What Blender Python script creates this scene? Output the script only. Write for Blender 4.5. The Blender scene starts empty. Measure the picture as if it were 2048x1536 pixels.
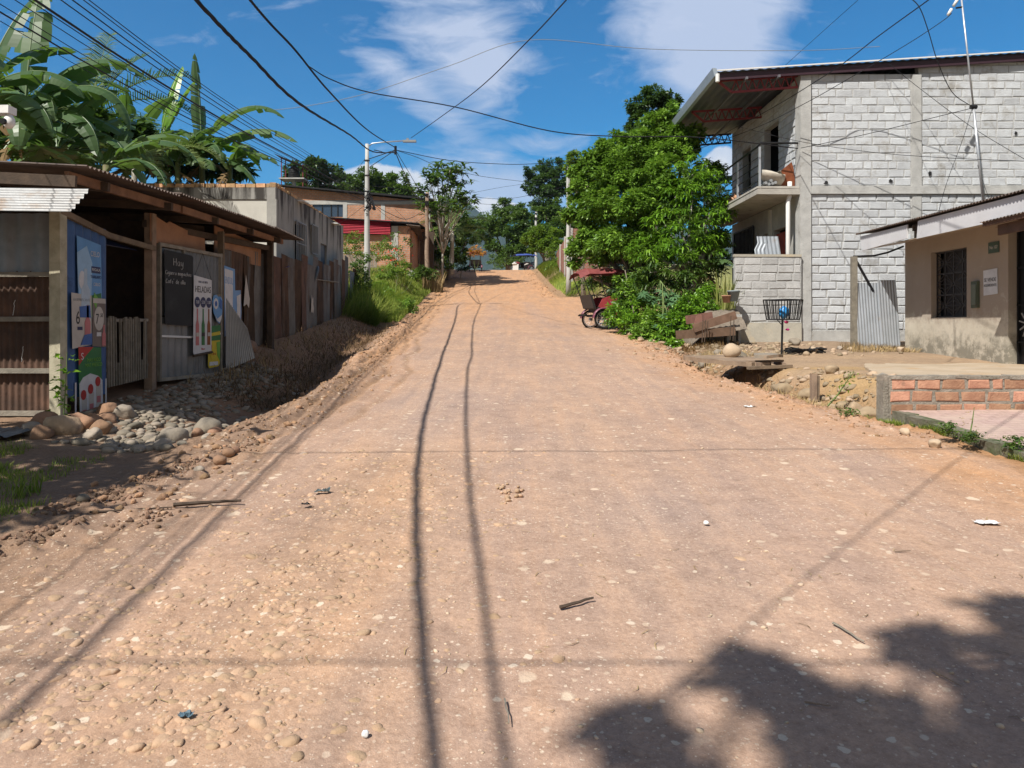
import bpy, math, random
import numpy as np
from mathutils import Vector
R=math.radians
sc=bpy.context.scene; COL=sc.collection
# ---------------- camera, sky, sun, exposure ----------------
F=1500.0; EYE=1.6; HZ=650.0
cam=bpy.data.cameras.new('camera'); cam.sensor_width=36; cam.lens=F/2048*36; cam.shift_y=-(768-HZ)/2048
cam.clip_start=.05; cam.clip_end=20000
co=bpy.data.objects.new('camera',cam); COL.objects.link(co); co.location=(0,0,EYE); co.rotation_euler=(R(90),0,0); sc.camera=co
SUN=Vector((.53,.63,-1)).normalized()          # direction light travels
EL=math.asin(-SUN.z); AZ=math.atan2(-SUN.x,-SUN.y)
sl=bpy.data.lights.new('sun','SUN'); sl.energy=5.0; sl.angle=R(.5); sl.color=(1,.95,.87)
so=bpy.data.objects.new('sun',sl); COL.objects.link(so); so.rotation_euler=SUN.to_track_quat('-Z','Y').to_euler()
sc.view_settings.view_transform='Standard'; sc.view_settings.look='None'; sc.view_settings.exposure=.37; sc.view_settings.gamma=1
def W(px,py,Y): return Vector(((px-1024)/F*Y, Y, EYE+(HZ-py)/F*Y))

class NT:
    def __init__(s,t): s.t=t; s.n=t.nodes; s.l=t.links
    def new(s,ty,**k):
        n=s.n.new(ty)
        for a,v in k.items():
            if hasattr(n,a): setattr(n,a,v)
        return n
    def link(s,a,b): s.l.new(a,b)
    def math(s,op,a,b=None,c=None,clamp=False):
        n=s.n.new('ShaderNodeMath'); n.operation=op; n.use_clamp=clamp
        for i,v in enumerate((a,b,c)):
            if v is None: continue
            if isinstance(v,(int,float)): n.inputs[i].default_value=v
            else: s.l.new(v,n.inputs[i])
        return n.outputs[0]
    def mix(s,f,a,b,mode='MIX'):
        n=s.n.new('ShaderNodeMix'); n.data_type='RGBA'; n.blend_type=mode; n.clamp_factor=True
        for k,v in ((0,f),(6,a),(7,b)):
            if isinstance(v,(int,float)): n.inputs[k].default_value=v if k==0 else (v,v,v,1)
            elif isinstance(v,tuple): n.inputs[k].default_value=tuple(v[:3])+(1,)
            else: s.l.new(v,n.inputs[k])
        return n.outputs[2]
    def noise(s,vec,scale,detail=4,rough=.55,dist=0,dim='3D'):
        n=s.n.new('ShaderNodeTexNoise'); n.noise_dimensions=dim
        n.inputs['Scale'].default_value=scale; n.inputs['Detail'].default_value=detail; n.inputs['Roughness'].default_value=rough; n.inputs['Distortion'].default_value=dist
        if vec is not None: s.l.new(vec,n.inputs['Vector'])
        return n.outputs['Fac']
    def ramp(s,f,pts,mode='LINEAR'):
        n=s.n.new('ShaderNodeValToRGB'); cr=n.color_ramp; cr.interpolation=mode
        while len(cr.elements)<len(pts): cr.elements.new(.5)
        for e,(p,c) in zip(cr.elements,pts):
            e.position=p; e.color=(c,c,c,1) if isinstance(c,(int,float)) else tuple(c[:3])+(1,)
        s.l.new(f,n.inputs[0]); return n.outputs[0]
    def maprange(s,v,a,b,c=0,d=1):
        n=s.n.new('ShaderNodeMapRange'); s.l.new(v,n.inputs[0])
        for i,x in enumerate((a,b,c,d)): n.inputs[i+1].default_value=x
        return n.outputs[0]

w=bpy.data.worlds.new('World'); sc.world=w; w.use_nodes=True; t=NT(w.node_tree); t.n.clear()
out=t.new('ShaderNodeOutputWorld'); bg=t.new('ShaderNodeBackground'); bg.inputs[1].default_value=.08
sky=t.new('ShaderNodeTexSky'); sky.sky_type='NISHITA'; sky.sun_disc=False; sky.sun_elevation=EL; sky.sun_rotation=AZ
sky.altitude=300; sky.air_density=1.0; sky.dust_density=.15; sky.ozone_density=3.0
tc=t.new('ShaderNodeTexCoord'); sx=t.new('ShaderNodeSeparateXYZ'); t.link(tc.outputs['Generated'],sx.inputs[0])
yy=t.math('MAXIMUM',sx.outputs[1],.12)
u=t.math('DIVIDE',sx.outputs[0],yy); v=t.math('DIVIDE',sx.outputs[2],yy)
cb=t.new('ShaderNodeCombineXYZ'); t.link(u,cb.inputs[0]); t.link(v,cb.inputs[1]); uv=cb.outputs[0]
def blob(px,py,rx,ry,rot=0):
    cx,cy=(px-1024)/F,(HZ-py)/F; c,s_=math.cos(R(rot)),math.sin(R(rot))
    dx=t.math('SUBTRACT',u,cx); dy=t.math('SUBTRACT',v,cy)
    a=t.math('DIVIDE',t.math('ADD',t.math('MULTIPLY',dx,c),t.math('MULTIPLY',dy,s_)),rx/F)
    b=t.math('DIVIDE',t.math('SUBTRACT',t.math('MULTIPLY',dy,c),t.math('MULTIPLY',dx,s_)),ry/F)
    d=t.math('ADD',t.math('MULTIPLY',a,a),t.math('MULTIPLY',b,b))
    return t.math('DIVIDE',1.0,t.math('ADD',1.0,t.math('MULTIPLY',d,d)))
def msum(L):
    r=L[0]
    for x in L[1:]: r=t.math('ADD',r,x)
    return r
mp=t.new('ShaderNodeMapping'); mp.vector_type='POINT'; mp.inputs['Rotation'].default_value=(0,0,R(40)); mp.inputs['Scale'].default_value=(1,2.6,1); t.link(uv,mp.inputs[0])
n1=t.noise(mp.outputs[0],9,8,.62,.6); n2=t.noise(uv,16,8,.6,.2)
wisp=msum([t.math('MULTIPLY',blob(905,75,150,105,-40),1.0),t.math('MULTIPLY',blob(835,195,160,34,-40),.62),t.math('MULTIPLY',blob(960,150,60,60,-30),.5),
           t.math('MULTIPLY',blob(1030,295,80,24,10),.55),t.math('MULTIPLY',blob(1140,290,60,20,30),.3)])
big=msum([blob(1390,50,185,115,-15),t.math('MULTIPLY',blob(1430,170,110,60,0),.8),t.math('MULTIPLY',blob(1480,20,130,70,10),.7)])
a1=t.math('MULTIPLY',t.maprange(t.math('ADD',n1,t.math('MULTIPLY',wisp,.42)),.62,1.0),.85)
a2=t.math('MULTIPLY',t.maprange(t.math('ADD',t.math('ADD',t.math('MULTIPLY',n1,.85),t.math('MULTIPLY',n2,.35)),t.math('MULTIPLY',big,.52)),.78,1.22),.82)
low=msum([t.math('MULTIPLY',blob(960,350,150,45,0),.8),blob(930,400,260,45,0)])
a3=t.math('MULTIPLY',t.maprange(t.math('ADD',t.math('MULTIPLY',n2,.6),t.math('MULTIPLY',low,.5)),.5,.95),.72)
cum=msum([blob(745,372,100,46,0),blob(850,410,90,40,0),blob(1448,322,46,36,0),blob(610,420,60,40,0),t.math('MULTIPLY',blob(990,420,90,25,0),.6)])
n3=t.noise(uv,24,8,.58,.3)
a4=t.maprange(t.math('ADD',t.math('MULTIPLY',n3,.5),t.math('MULTIPLY',cum,.5)),.52,.60)
tot=t.math('MINIMUM',msum([a1,a2,a3]),.86)
nb=t.new('ShaderNodeHueSaturation'); nb.inputs['Saturation'].default_value=1.85; nb.inputs['Value'].default_value=1.22; nb.inputs['Hue'].default_value=.497; t.link(sky.outputs[0],nb.inputs['Color'])
skc=nb.outputs[0]
c1=t.mix(tot,skc,(6.0,6.8,8.6))
cc=t.ramp(n3,[(.35,(6.2,7.0,8.4)),(.6,(8.6,8.8,9.2))])
c2=t.mix(t.math('MULTIPLY',a4,.9),c1,cc)
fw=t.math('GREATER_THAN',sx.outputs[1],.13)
gen=t.noise(tc.outputs['Generated'],3,6,.6); fill_clouds=t.mix(t.maprange(gen,.34,.52,.25,.95),skc,(3.6,3.45,3.3))  # unseen cloud cover added behind the camera for neutral fill light
c3=t.mix(fw,fill_clouds,c2)
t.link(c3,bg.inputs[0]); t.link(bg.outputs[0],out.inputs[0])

# ---------------- noise helpers ----------------
_rs=np.random.RandomState(7); _T=_rs.rand(256,256)
def vn(x,y):
    xi=np.floor(x).astype(int); yi=np.floor(y).astype(int); fx=x-xi; fy=y-yi
    fx=fx*fx*(3-2*fx); fy=fy*fy*(3-2*fy); a=_T[xi&255,yi&255]; b=_T[(xi+1)&255,yi&255]; c=_T[xi&255,(yi+1)&255]; d=_T[(xi+1)&255,(yi+1)&255]
    return (a*(1-fx)+b*fx)*(1-fy)+(c*(1-fx)+d*fx)*fy
def fbm(x,y,s,o=4,seed=0,g=.5):
    x=np.asarray(x,float)/s+seed*17.3; y=np.asarray(y,float)/s+seed*31.7; r=0; a=1; n=0
    for i in range(o):
        r=r+a*vn(x,y); n+=a; a*=g; x,y=x*1.93*.8-y*1.93*.6+5.1,x*1.93*.6+y*1.93*.8+3.7
    return r/n*2-1
def sm(x,a,b):
    t=np.clip((np.asarray(x,float)-a)/(b-a),0,1); return t*t*(3-2*t)
# ---------------- terrain ----------------
KY=[-40,-30,-10,0,10,18,24.5,31,38.5,50,62,70,74,80,100,140,300,3000,9000]
KZ=[-1.6,-1.2,-.4,0,.62,1.14,1.6,2.08,2.68,3.95,5.6,6.75,7.0,6.9,5.5,3,-3,-20,-25]
_ys=np.linspace(-40,160,2001); _zs=np.interp(_ys,KY,KZ); _k=np.hanning(41); _k/=_k.sum()
_zs=np.convolve(np.pad(_zs,20,'edge'),_k,'valid'); _zs[:60]=np.interp(_ys[:60],KY,KZ)
def zr(Y): Y=np.asarray(Y,float); return np.where(Y<158,np.interp(Y,_ys,_zs),np.interp(Y,KY,KZ))
def xl(Y): return np.interp(Y,[-30,3,7,10,13,20,28,36,50,70,100],[-2.85,-2.85,-2.85,-2.7,-2.85,-3.3,-3.9,-4.5,-5.1,-5.5,-6])
def xr(Y): return np.interp(Y,[-30,0,7.5,10,13,18,25,31,34,41,43,55,70,100],[4.3,4.3,4.15,3.75,3.35,3.5,3.75,4.2,9,9,2.6,2.2,1.8,1.5])
def ground(x,Y,detail=True):
    x=np.asarray(x,float); Y=np.asarray(Y,float)
    z=zr(Y).copy() if hasattr(zr(Y),'copy') else zr(Y)
    L=xl(Y); Rr=xr(Y)
    jn=fbm(x*0+3,Y,1.3,3,9)*.25; L=L+jn*sm(Y,3,6)
    dl=L-x; dr=x-Rr
    # left ditch and bank
    dd=np.interp(Y,[7.5,10.5,14,24,29],[0,.20,.26,.20,.05])
    z=z-dd*np.exp(-((dl-.75)/.5)**2)*sm(dl,-.2,.15)
    z=z+.07*np.exp(-((dl+.1)/.22)**2)*np.interp(Y,[7,10,24,30],[0,1,1,.3])
    z=z-.10*np.interp(Y,[5,7.5,10,13],[0,1,1,0])*np.exp(-((x+3.7)/.55)**2)
    z=z+.22*sm(dl,1.1,2.2)*np.interp(Y,[12,15,26],[0,1,1])
    hb=np.interp(Y,[25,29,34,45,60,74],[0,.35,.85,1.25,1.25,.8])
    z=z+hb*sm(dl,.1,2.6)
    z=z+np.interp(Y,[40,60,100],[0,2.5,1])*sm(dl,4,14)
    # right side
    dz=np.interp(Y,[-30,0,8.68,8.8,10,13,16,18.7,25,30,43,45,60,80],[.04,.04,.03,.30,.25,.08,.02,.0,0,.05,.05,.5,.8,.5])
    z=z+dz*sm(dr,np.where(Y>20,.1,.6),np.where(Y>20,1.5,1.15))
    dd=np.interp(Y,[7.9,8.8,11,13,14.6,16,18.5,19.5],[0,.13,.22,.62,.35,.14,.12,0])
    z=z-dd*np.exp(-((dr-.42)/.30)**2)
    z=z+.35*sm(Y,19,21)*sm(dr,.7,2.5)*(1-sm(Y,27,30))
    z=z-.02*sm(dr,2,6)*(Y>30)*(Y-30)*(Y<90)*.3
    if detail:
        road=sm(dl,.25,-.25)*sm(dr,.2,-.2)
        fade=1/(1+np.abs(Y)/25)
        n1=fbm(x,Y,1.6,3,1); n2=fbm(x,Y,.35,4,2); n3=fbm(x,Y,.07,3,3)
        z=z+road*(n1*.02+n2*.006+n3*.0035)+(1-road)*(n1*.035+n2*.028+np.abs(n3)*.012*fade)
        # stony patch, clods on the left edge
        st=np.exp(-((x+1.25-.10*(Y-4))/.75)**2)*sm(Y,2.2,2.6)*(1-sm(Y,5.8,7))
        z=z+st*(n2*.014+n3*.009)
        cl=np.exp(-((x-L-.0)/.42)**2)*(sm(Y,2,4))*(1-sm(Y,22,30))
        z=z+cl*np.tanh(np.maximum(fbm(x,Y,.12,4,5)-.04,0)*3.2)*.042
        cl=np.exp(-((x-Rr-.1)/.40)**2)*sm(Y,6,9)
        z=z+cl*np.maximum(fbm(x,Y,.10,3,6)-.05,0)*.09
        for off,am in ((.30,.036),(.62,.028),(.95,.018)):
            c=L+off+.10*np.sin(Y*.35+off*3); z=z-am*np.exp(-((x-c)/.07)**2)*sm(Y,5,8)*(1-sm(Y,45,60))*(.6+.8*(n2+.5))
    return z
def gz(x,Y,d=False): return float(ground(np.array([x]),np.array([Y]),d)[0])

def mesh_np(name,V,Fs,mat=None,parent=None,attr=None,smooth=False,col=None):
    V=np.ascontiguousarray(V,dtype=np.float32); me=bpy.data.meshes.new(name)
    if isinstance(Fs,np.ndarray): Fs=[Fs]
    Fs=[np.asarray(f) for f in Fs if len(f)]
    me.vertices.add(len(V)); me.vertices.foreach_set('co',V.ravel())
    nl=sum(f.size for f in Fs); nf=sum(len(f) for f in Fs)
    me.loops.add(nl); me.loops.foreach_set('vertex_index',np.concatenate([f.ravel() for f in Fs]).astype(np.int32))
    me.polygons.add(nf); tot=np.concatenate([np.full(len(f),f.shape[1]) for f in Fs]); st=np.concatenate([[0],np.cumsum(tot)[:-1]])
    me.polygons.foreach_set('loop_start',st.astype(np.int32)); me.polygons.foreach_set('loop_total',tot.astype(np.int32))
    if smooth: me.polygons.foreach_set('use_smooth',np.ones(nf,bool))
    me.update(calc_edges=True)
    if attr is not None:
        a=me.attributes.new('rnd','FLOAT','POINT'); a.data.foreach_set('value',np.ascontiguousarray(attr,dtype=np.float32))
    if col is not None:
        a=me.attributes.new('zone','FLOAT_COLOR','POINT'); a.data.foreach_set('color',np.ascontiguousarray(col,dtype=np.float32).ravel())
    o=bpy.data.objects.new(name,me); COL.objects.link(o)
    if mat: me.materials.append(mat)
    if parent: o.parent=parent
    return o
def wloc(p):
    v=Vector((0,0,0))
    while p: v=v+p.location; p=p.parent
    return v
def tag(o,label=None,cat=None,group=None,kind=None):
    if label: o['label']=label
    if cat: o['category']=cat
    if group: o['group']=group
    if kind: o['kind']=kind
    return o
def T(name,label,cat,loc=(0,0,0),group=None,rz=0):
    o=bpy.data.objects.new(name,None); COL.objects.link(o); o.location=loc; o.rotation_euler=(0,0,rz); o.empty_display_size=.2
    return tag(o,label,cat,group)
def copy_tree(o,parent=None):
    c=o.copy(); COL.objects.link(c); c.parent=parent
    for ch in list(o.children): copy_tree(ch,c)
    return c
class MB:
    def __init__(s,seed=0): s.V=[]; s.F=[]; s.A=[]; s.r=random.Random(seed)
    def add(s,V,F,a=None):
        o=len(s.V); a=s.r.random() if a is None else a
        s.V+= [tuple(v) for v in V]; s.A+=[a]*len(V); s.F+=[tuple(i+o for i in f) for f in F]; return s
    def box(s,x0,x1,y0,y1,z0,z1,j=0,a=None):
        j_=lambda:s.r.uniform(-j,j)
        V=[(x+j_(),y+j_(),z+j_()) for z in (z0,z1) for x,y in ((x0,y0),(x1,y0),(x1,y1),(x0,y1))]
        return s.add(V,[(0,3,2,1),(4,5,6,7),(0,1,5,4),(1,2,6,5),(2,3,7,6),(3,0,4,7)],a)
    def beam(s,p,q,wd,h,up=(0,0,1),a=None):
        p=Vector(p); q=Vector(q); d=(q-p).normalized(); up=Vector(up)
        if abs(d.dot(up))>.95: up=Vector((0,1,0))
        sd=d.cross(up).normalized()*wd/2; u_=sd.cross(d).normalized()*h/2
        V=[c+e for c in (p,q) for e in (-sd-u_,sd-u_,sd+u_,-sd+u_)]
        return s.add(V,[(3,2,1,0),(4,5,6,7),(0,1,5,4),(1,2,6,5),(2,3,7,6),(3,0,4,7)],a)
    def tube(s,P,r,n=6,cap=True,a=None):
        P=[Vector(p) for p in P]; rs=r if isinstance(r,(list,tuple)) else [r]*len(P); V=[]; Fc=[]; up=None
        for i,p in enumerate(P):
            d=(P[min(i+1,len(P)-1)]-P[max(i-1,0)]).normalized()
            if up is None:
                up=Vector((0,0,1)) if abs(d.z)<.9 else Vector((1,0,0))
            sd=d.cross(up).normalized(); up=sd.cross(d).normalized()
            for k in range(n):
                an=2*math.pi*k/n; V.append(p+(sd*math.cos(an)+up*math.sin(an))*rs[i])
        for i in range(len(P)-1):
            for k in range(n): Fc.append((i*n+k,i*n+(k+1)%n,(i+1)*n+(k+1)%n,(i+1)*n+k))
        if cap: Fc+= [tuple(range(n))[::-1],tuple((len(P)-1)*n+k for k in range(n))]
        return s.add(V,Fc,a)
    def sheet(s,P,a=None,th=0.0,nrm=None):   # polygon extruded by th
        P=[Vector(p) for p in P]; n=len(P)
        if th==0: return s.add(P,[tuple(range(n))],a)
        N=Vector(nrm).normalized() if nrm else (P[1]-P[0]).cross(P[2]-P[0]).normalized()
        V=P+[p+N*th for p in P]
        return s.add(V,[tuple(range(n))[::-1],tuple(range(n,2*n))]+[(i,(i+1)%n,n+(i+1)%n,n+i) for i in range(n)],a)
    def corr(s,o,u,v,L,H,pitch=.09,amp=.012,nrm=None,a=None,warp=0.0,trap=False):
        o=Vector(o); u=Vector(u).normalized(); v=Vector(v).normalized(); N=Vector(nrm) if nrm else u.cross(v).normalized()
        nx=max(2,int(L/pitch*6)); nv=5; V=[]; Fc=[]; ph=s.r.uniform(0,6.28)
        for j in range(nv+1):
            for i in range(nx+1):
                x=L*i/nx; w_=math.sin(2*math.pi*x/pitch)
                if trap: w_=max(-.5,min(.5,w_*1.3))*1.6
                h=H*j/nv
                V.append(o+u*x+v*h+N*(amp*w_+warp*math.sin(ph+x*2.3+h*1.7)))
        for j in range(nv):
            for i in range(nx): a_=j*(nx+1)+i; Fc.append((a_,a_+1,a_+nx+2,a_+nx+1))
        return s.add(V,Fc,a)
    def build(s,name,mat,parent=None,smooth=False):
        V=np.array(s.V,float); 
        if parent is not None: V=V-np.array(wloc(parent))
        me=bpy.data.meshes.new(name); me.from_pydata(V.tolist(),[],s.F)
        if smooth: me.polygons.foreach_set('use_smooth',[True]*len(me.polygons))
        at=me.attributes.new('rnd','FLOAT','POINT'); at.data.foreach_set('value',np.array(s.A,np.float32))
        me.materials.append(mat); me.update()
        o=bpy.data.objects.new(name,me); COL.objects.link(o)
        if parent is not None: o.parent=parent
        return o
def solo(mb,name,mat,label,cat,group=None,smooth=False,kind=None):
    """a one-mesh thing with its origin at its own base"""
    V=np.array(mb.V); c=np.array([V[:,0].mean(),V[:,1].mean(),V[:,2].min()])
    o=mb.build(name,mat,None,smooth); me=o.data; VV=(V-c).astype(np.float32); me.vertices.foreach_set('co',VV.ravel()); me.update(); o.location=c
    return tag(o,label,cat,group,kind)

# ---------------- materials ----------------
def mat(name,c1,c2=None,scale=4,rough=.85,metal=0,bump=.25,bs=40,var=0,stain=None,ss=2.5,st=.55,spec=.3,streak=1.0,coat=0,trans=0,noise_d=5,c3=None,topz=None):
    m=bpy.data.materials.new(name); m.use_nodes=True; k=NT(m.node_tree); b=m.node_tree.nodes['Principled BSDF']; ot=m.node_tree.nodes['Material Output']
    b.inputs['Roughness'].default_value=rough; b.inputs['Metallic'].default_value=metal; b.inputs['Specular IOR Level'].default_value=spec
    tcn=k.new('ShaderNodeTexCoord'); vec=tcn.outputs['Object']
    c2=c2 or tuple(x*.72 for x in c1)
    n=k.noise(vec,scale,noise_d,.6,.4); col=k.ramp(n,[(.32,c2),(.66,c1)])
    if c3:
        n4=k.noise(vec,scale*4.3,4,.6); col=k.mix(k.maprange(n4,.55,.72),col,c3)
    if stain:
        mpn=k.new('ShaderNodeMapping'); mpn.inputs['Scale'].default_value=(1,1,1/streak); mpn.inputs['Location'].default_value=(3.1,1.7,.4); k.link(vec,mpn.inputs[0])
        n2=k.noise(mpn.outputs[0],ss,6,.65,.3)
        if topz:
            sz=k.new('ShaderNodeSeparateXYZ'); k.link(vec,sz.inputs[0]); n2=k.math('ADD',n2,k.maprange(sz.outputs[2],topz-2.6,topz,-.10,.17))
        col=k.mix(k.maprange(n2,st,st+.14),col,stain)
    if var:
        at=k.new('ShaderNodeAttribute',attribute_name='rnd'); hs=k.new('ShaderNodeHueSaturation')
        k.link(k.maprange(at.outputs['Fac'],0,1,1-var,1+var),hs.inputs['Value']); k.link(k.maprange(at.outputs['Fac'],0,1,.5+var*.03,.5-var*.03),hs.inputs['Hue']); k.link(col,hs.inputs['Color']); col=hs.outputs[0]
    k.link(col,b.inputs['Base Color'])
    if bump:
        nb=k.noise(vec,bs,5,.65); bn=k.new('ShaderNodeBump'); bn.inputs['Strength'].default_value=bump; bn.inputs['Distance'].default_value=.02; k.link(nb,bn.inputs['Height']); k.link(bn.outputs[0],b.inputs['Normal'])
    if trans:
        tr=k.new('ShaderNodeBsdfTranslucent'); k.link(k.mix(.5,col,(.25,.5,.04),'MIX'),tr.inputs[0]); ms=k.new('ShaderNodeMixShader'); ms.inputs[0].default_value=trans
        k.link(b.outputs[0],ms.inputs[1]); k.link(tr.outputs[0],ms.inputs[2]); k.link(ms.outputs[0],ot.inputs[0])
    return m
def leafmat(name,dark,mid,light,rough=.42,trans=.28,spec=.45,tint=(.30,.55,.05)):
    m=bpy.data.materials.new(name); m.use_nodes=True; k=NT(m.node_tree); b=m.node_tree.nodes['Principled BSDF']; ot=m.node_tree.nodes['Material Output']
    at=k.new('ShaderNodeAttribute',attribute_name='rnd'); col=k.ramp(at.outputs['Fac'],[(0,dark),(.5,mid),(1,light)])
    k.link(col,b.inputs['Base Color']); b.inputs['Roughness'].default_value=rough; b.inputs['Specular IOR Level'].default_value=spec
    tr=k.new('ShaderNodeBsdfTranslucent'); k.link(k.mix(.45,col,tint),tr.inputs[0]); ms=k.new('ShaderNodeMixShader'); ms.inputs[0].default_value=trans
    k.link(b.outputs[0],ms.inputs[1]); k.link(tr.outputs[0],ms.inputs[2]); k.link(ms.outputs[0],ot.inputs[0])
    return m
def plain(name,c,rough=.6,metal=0,spec=.4):
    return mat(name,c,tuple(x*.85 for x in c),scale=8,rough=rough,metal=metal,bump=.08,spec=spec)
M={}
M['concrete']=mat('concrete',(.47,.47,.455),(.34,.34,.33),3,.9,bump=.5,bs=30,stain=(.24,.22,.19),ss=3,st=.58)
M['mortar']=mat('mortar',(.50,.50,.49),(.36,.36,.35),6,.95,bump=1.0,bs=35)
M['block']=mat('block',(.56,.585,.61),(.47,.485,.505),5,.9,bump=.8,bs=50,var=.10,stain=(.36,.35,.33),ss=2.6,st=.56)
M['brick']=mat('brick',(.48,.27,.175),(.34,.17,.11),7,.85,bump=.6,bs=40,var=.28,stain=(.14,.11,.08),ss=5,st=.60)
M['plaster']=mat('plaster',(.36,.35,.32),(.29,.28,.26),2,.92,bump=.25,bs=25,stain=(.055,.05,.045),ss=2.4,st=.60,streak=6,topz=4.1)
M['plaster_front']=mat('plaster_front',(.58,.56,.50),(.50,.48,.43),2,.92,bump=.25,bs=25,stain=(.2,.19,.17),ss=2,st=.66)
M['tin']=mat('tin',(.22,.23,.24),(.15,.16,.17),3,.5,metal=.35,bump=.1,var=.22,stain=(.12,.065,.04),ss=1.8,st=.60,streak=4)
M['tin_bright']=mat('tin_bright',(.46,.49,.53),(.36,.39,.42),2,.42,metal=.5,bump=.08,stain=(.40,.36,.32),ss=3,st=.62)
M['rust']=mat('rust',(.13,.075,.05),(.06,.04,.03),3,.8,metal=.1,bump=.25,var=.3,stain=(.22,.22,.22),ss=2.0,st=.58,streak=5)
M['tin_dirty']=mat('tin_dirty',(.17,.165,.16),(.11,.10,.095),3,.6,metal=.2,bump=.15,var=.25,stain=(.10,.06,.04),ss=1.6,st=.50,streak=4)
M['awning']=mat('awning_tin',(.27,.28,.29),(.20,.20,.20),2,.5,metal=.3,bump=.1,stain=(.17,.13,.10),ss=2.5,st=.52)
M['rust_roof']=mat('rust_roof',(.16,.12,.10),(.09,.07,.06),3,.7,metal=.2,bump=.2,stain=(.2,.11,.06),ss=2,st=.6)
M['wood']=mat('wood',(.27,.20,.14),(.17,.125,.09),6,.85,bump=.4,bs=60,var=.25)
M['wood_grey']=mat('wood_grey',(.30,.27,.22),(.19,.17,.14),8,.9,bump=.5,bs=60,var=.2)
M['wood_orange']=mat('wood_orange',(.26,.14,.08),(.16,.085,.05),4,.75,bump=.25,bs=50,var=.15,stain=(.2,.1,.05),ss=3,st=.62)
M['wood_dark']=mat('wood_dark',(.10,.07,.05),(.06,.045,.035),6,.9,bump=.3)
M['ply']=mat('ply',(.38,.20,.11),(.28,.14,.08),3,.7,bump=.15,stain=(.25,.12,.06),ss=4,st=.62)
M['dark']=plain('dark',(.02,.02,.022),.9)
M['iron']=plain('iron',(.018,.018,.02),.45,.3)
M['bluepaint']=mat('bluepaint',(.055,.12,.28),(.04,.09,.22),4,.5,bump=.1,stain=(.02,.05,.13),ss=3,st=.6)
M['white']=mat('white',(.74,.74,.72),(.66,.66,.65),3,.6,bump=.05)
M['maroon']=mat('maroon',(.22,.035,.04),(.16,.025,.03),3,.5,bump=.1)
M['redroof']=mat('redroof',(.42,.03,.05),(.34,.02,.04),3,.5,bump=.1)
M['black']=plain('black',(.012,.012,.013),.5)
M['cable']=plain('cable',(.008,.008,.012),.7)
M['pole']=mat('pole',(.50,.50,.48),(.42,.42,.41),2,.85,bump=.2,stain=(.3,.3,.29),ss=3,st=.6,streak=4)
M['galv']=plain('galv',(.55,.57,.6),.4,.6)
M['stone']=mat('stone',(.31,.26,.20),(.20,.175,.145),5,.8,bump=.4,bs=30,var=.3,stain=(.30,.20,.13),ss=2.5,st=.58)
M['stone_red']=mat('stone_red',(.36,.21,.13),(.24,.14,.095),5,.85,bump=.5,bs=25,var=.25)
M['glass']=plain('glass',(.04,.06,.09),.08,0,.9)
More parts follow.
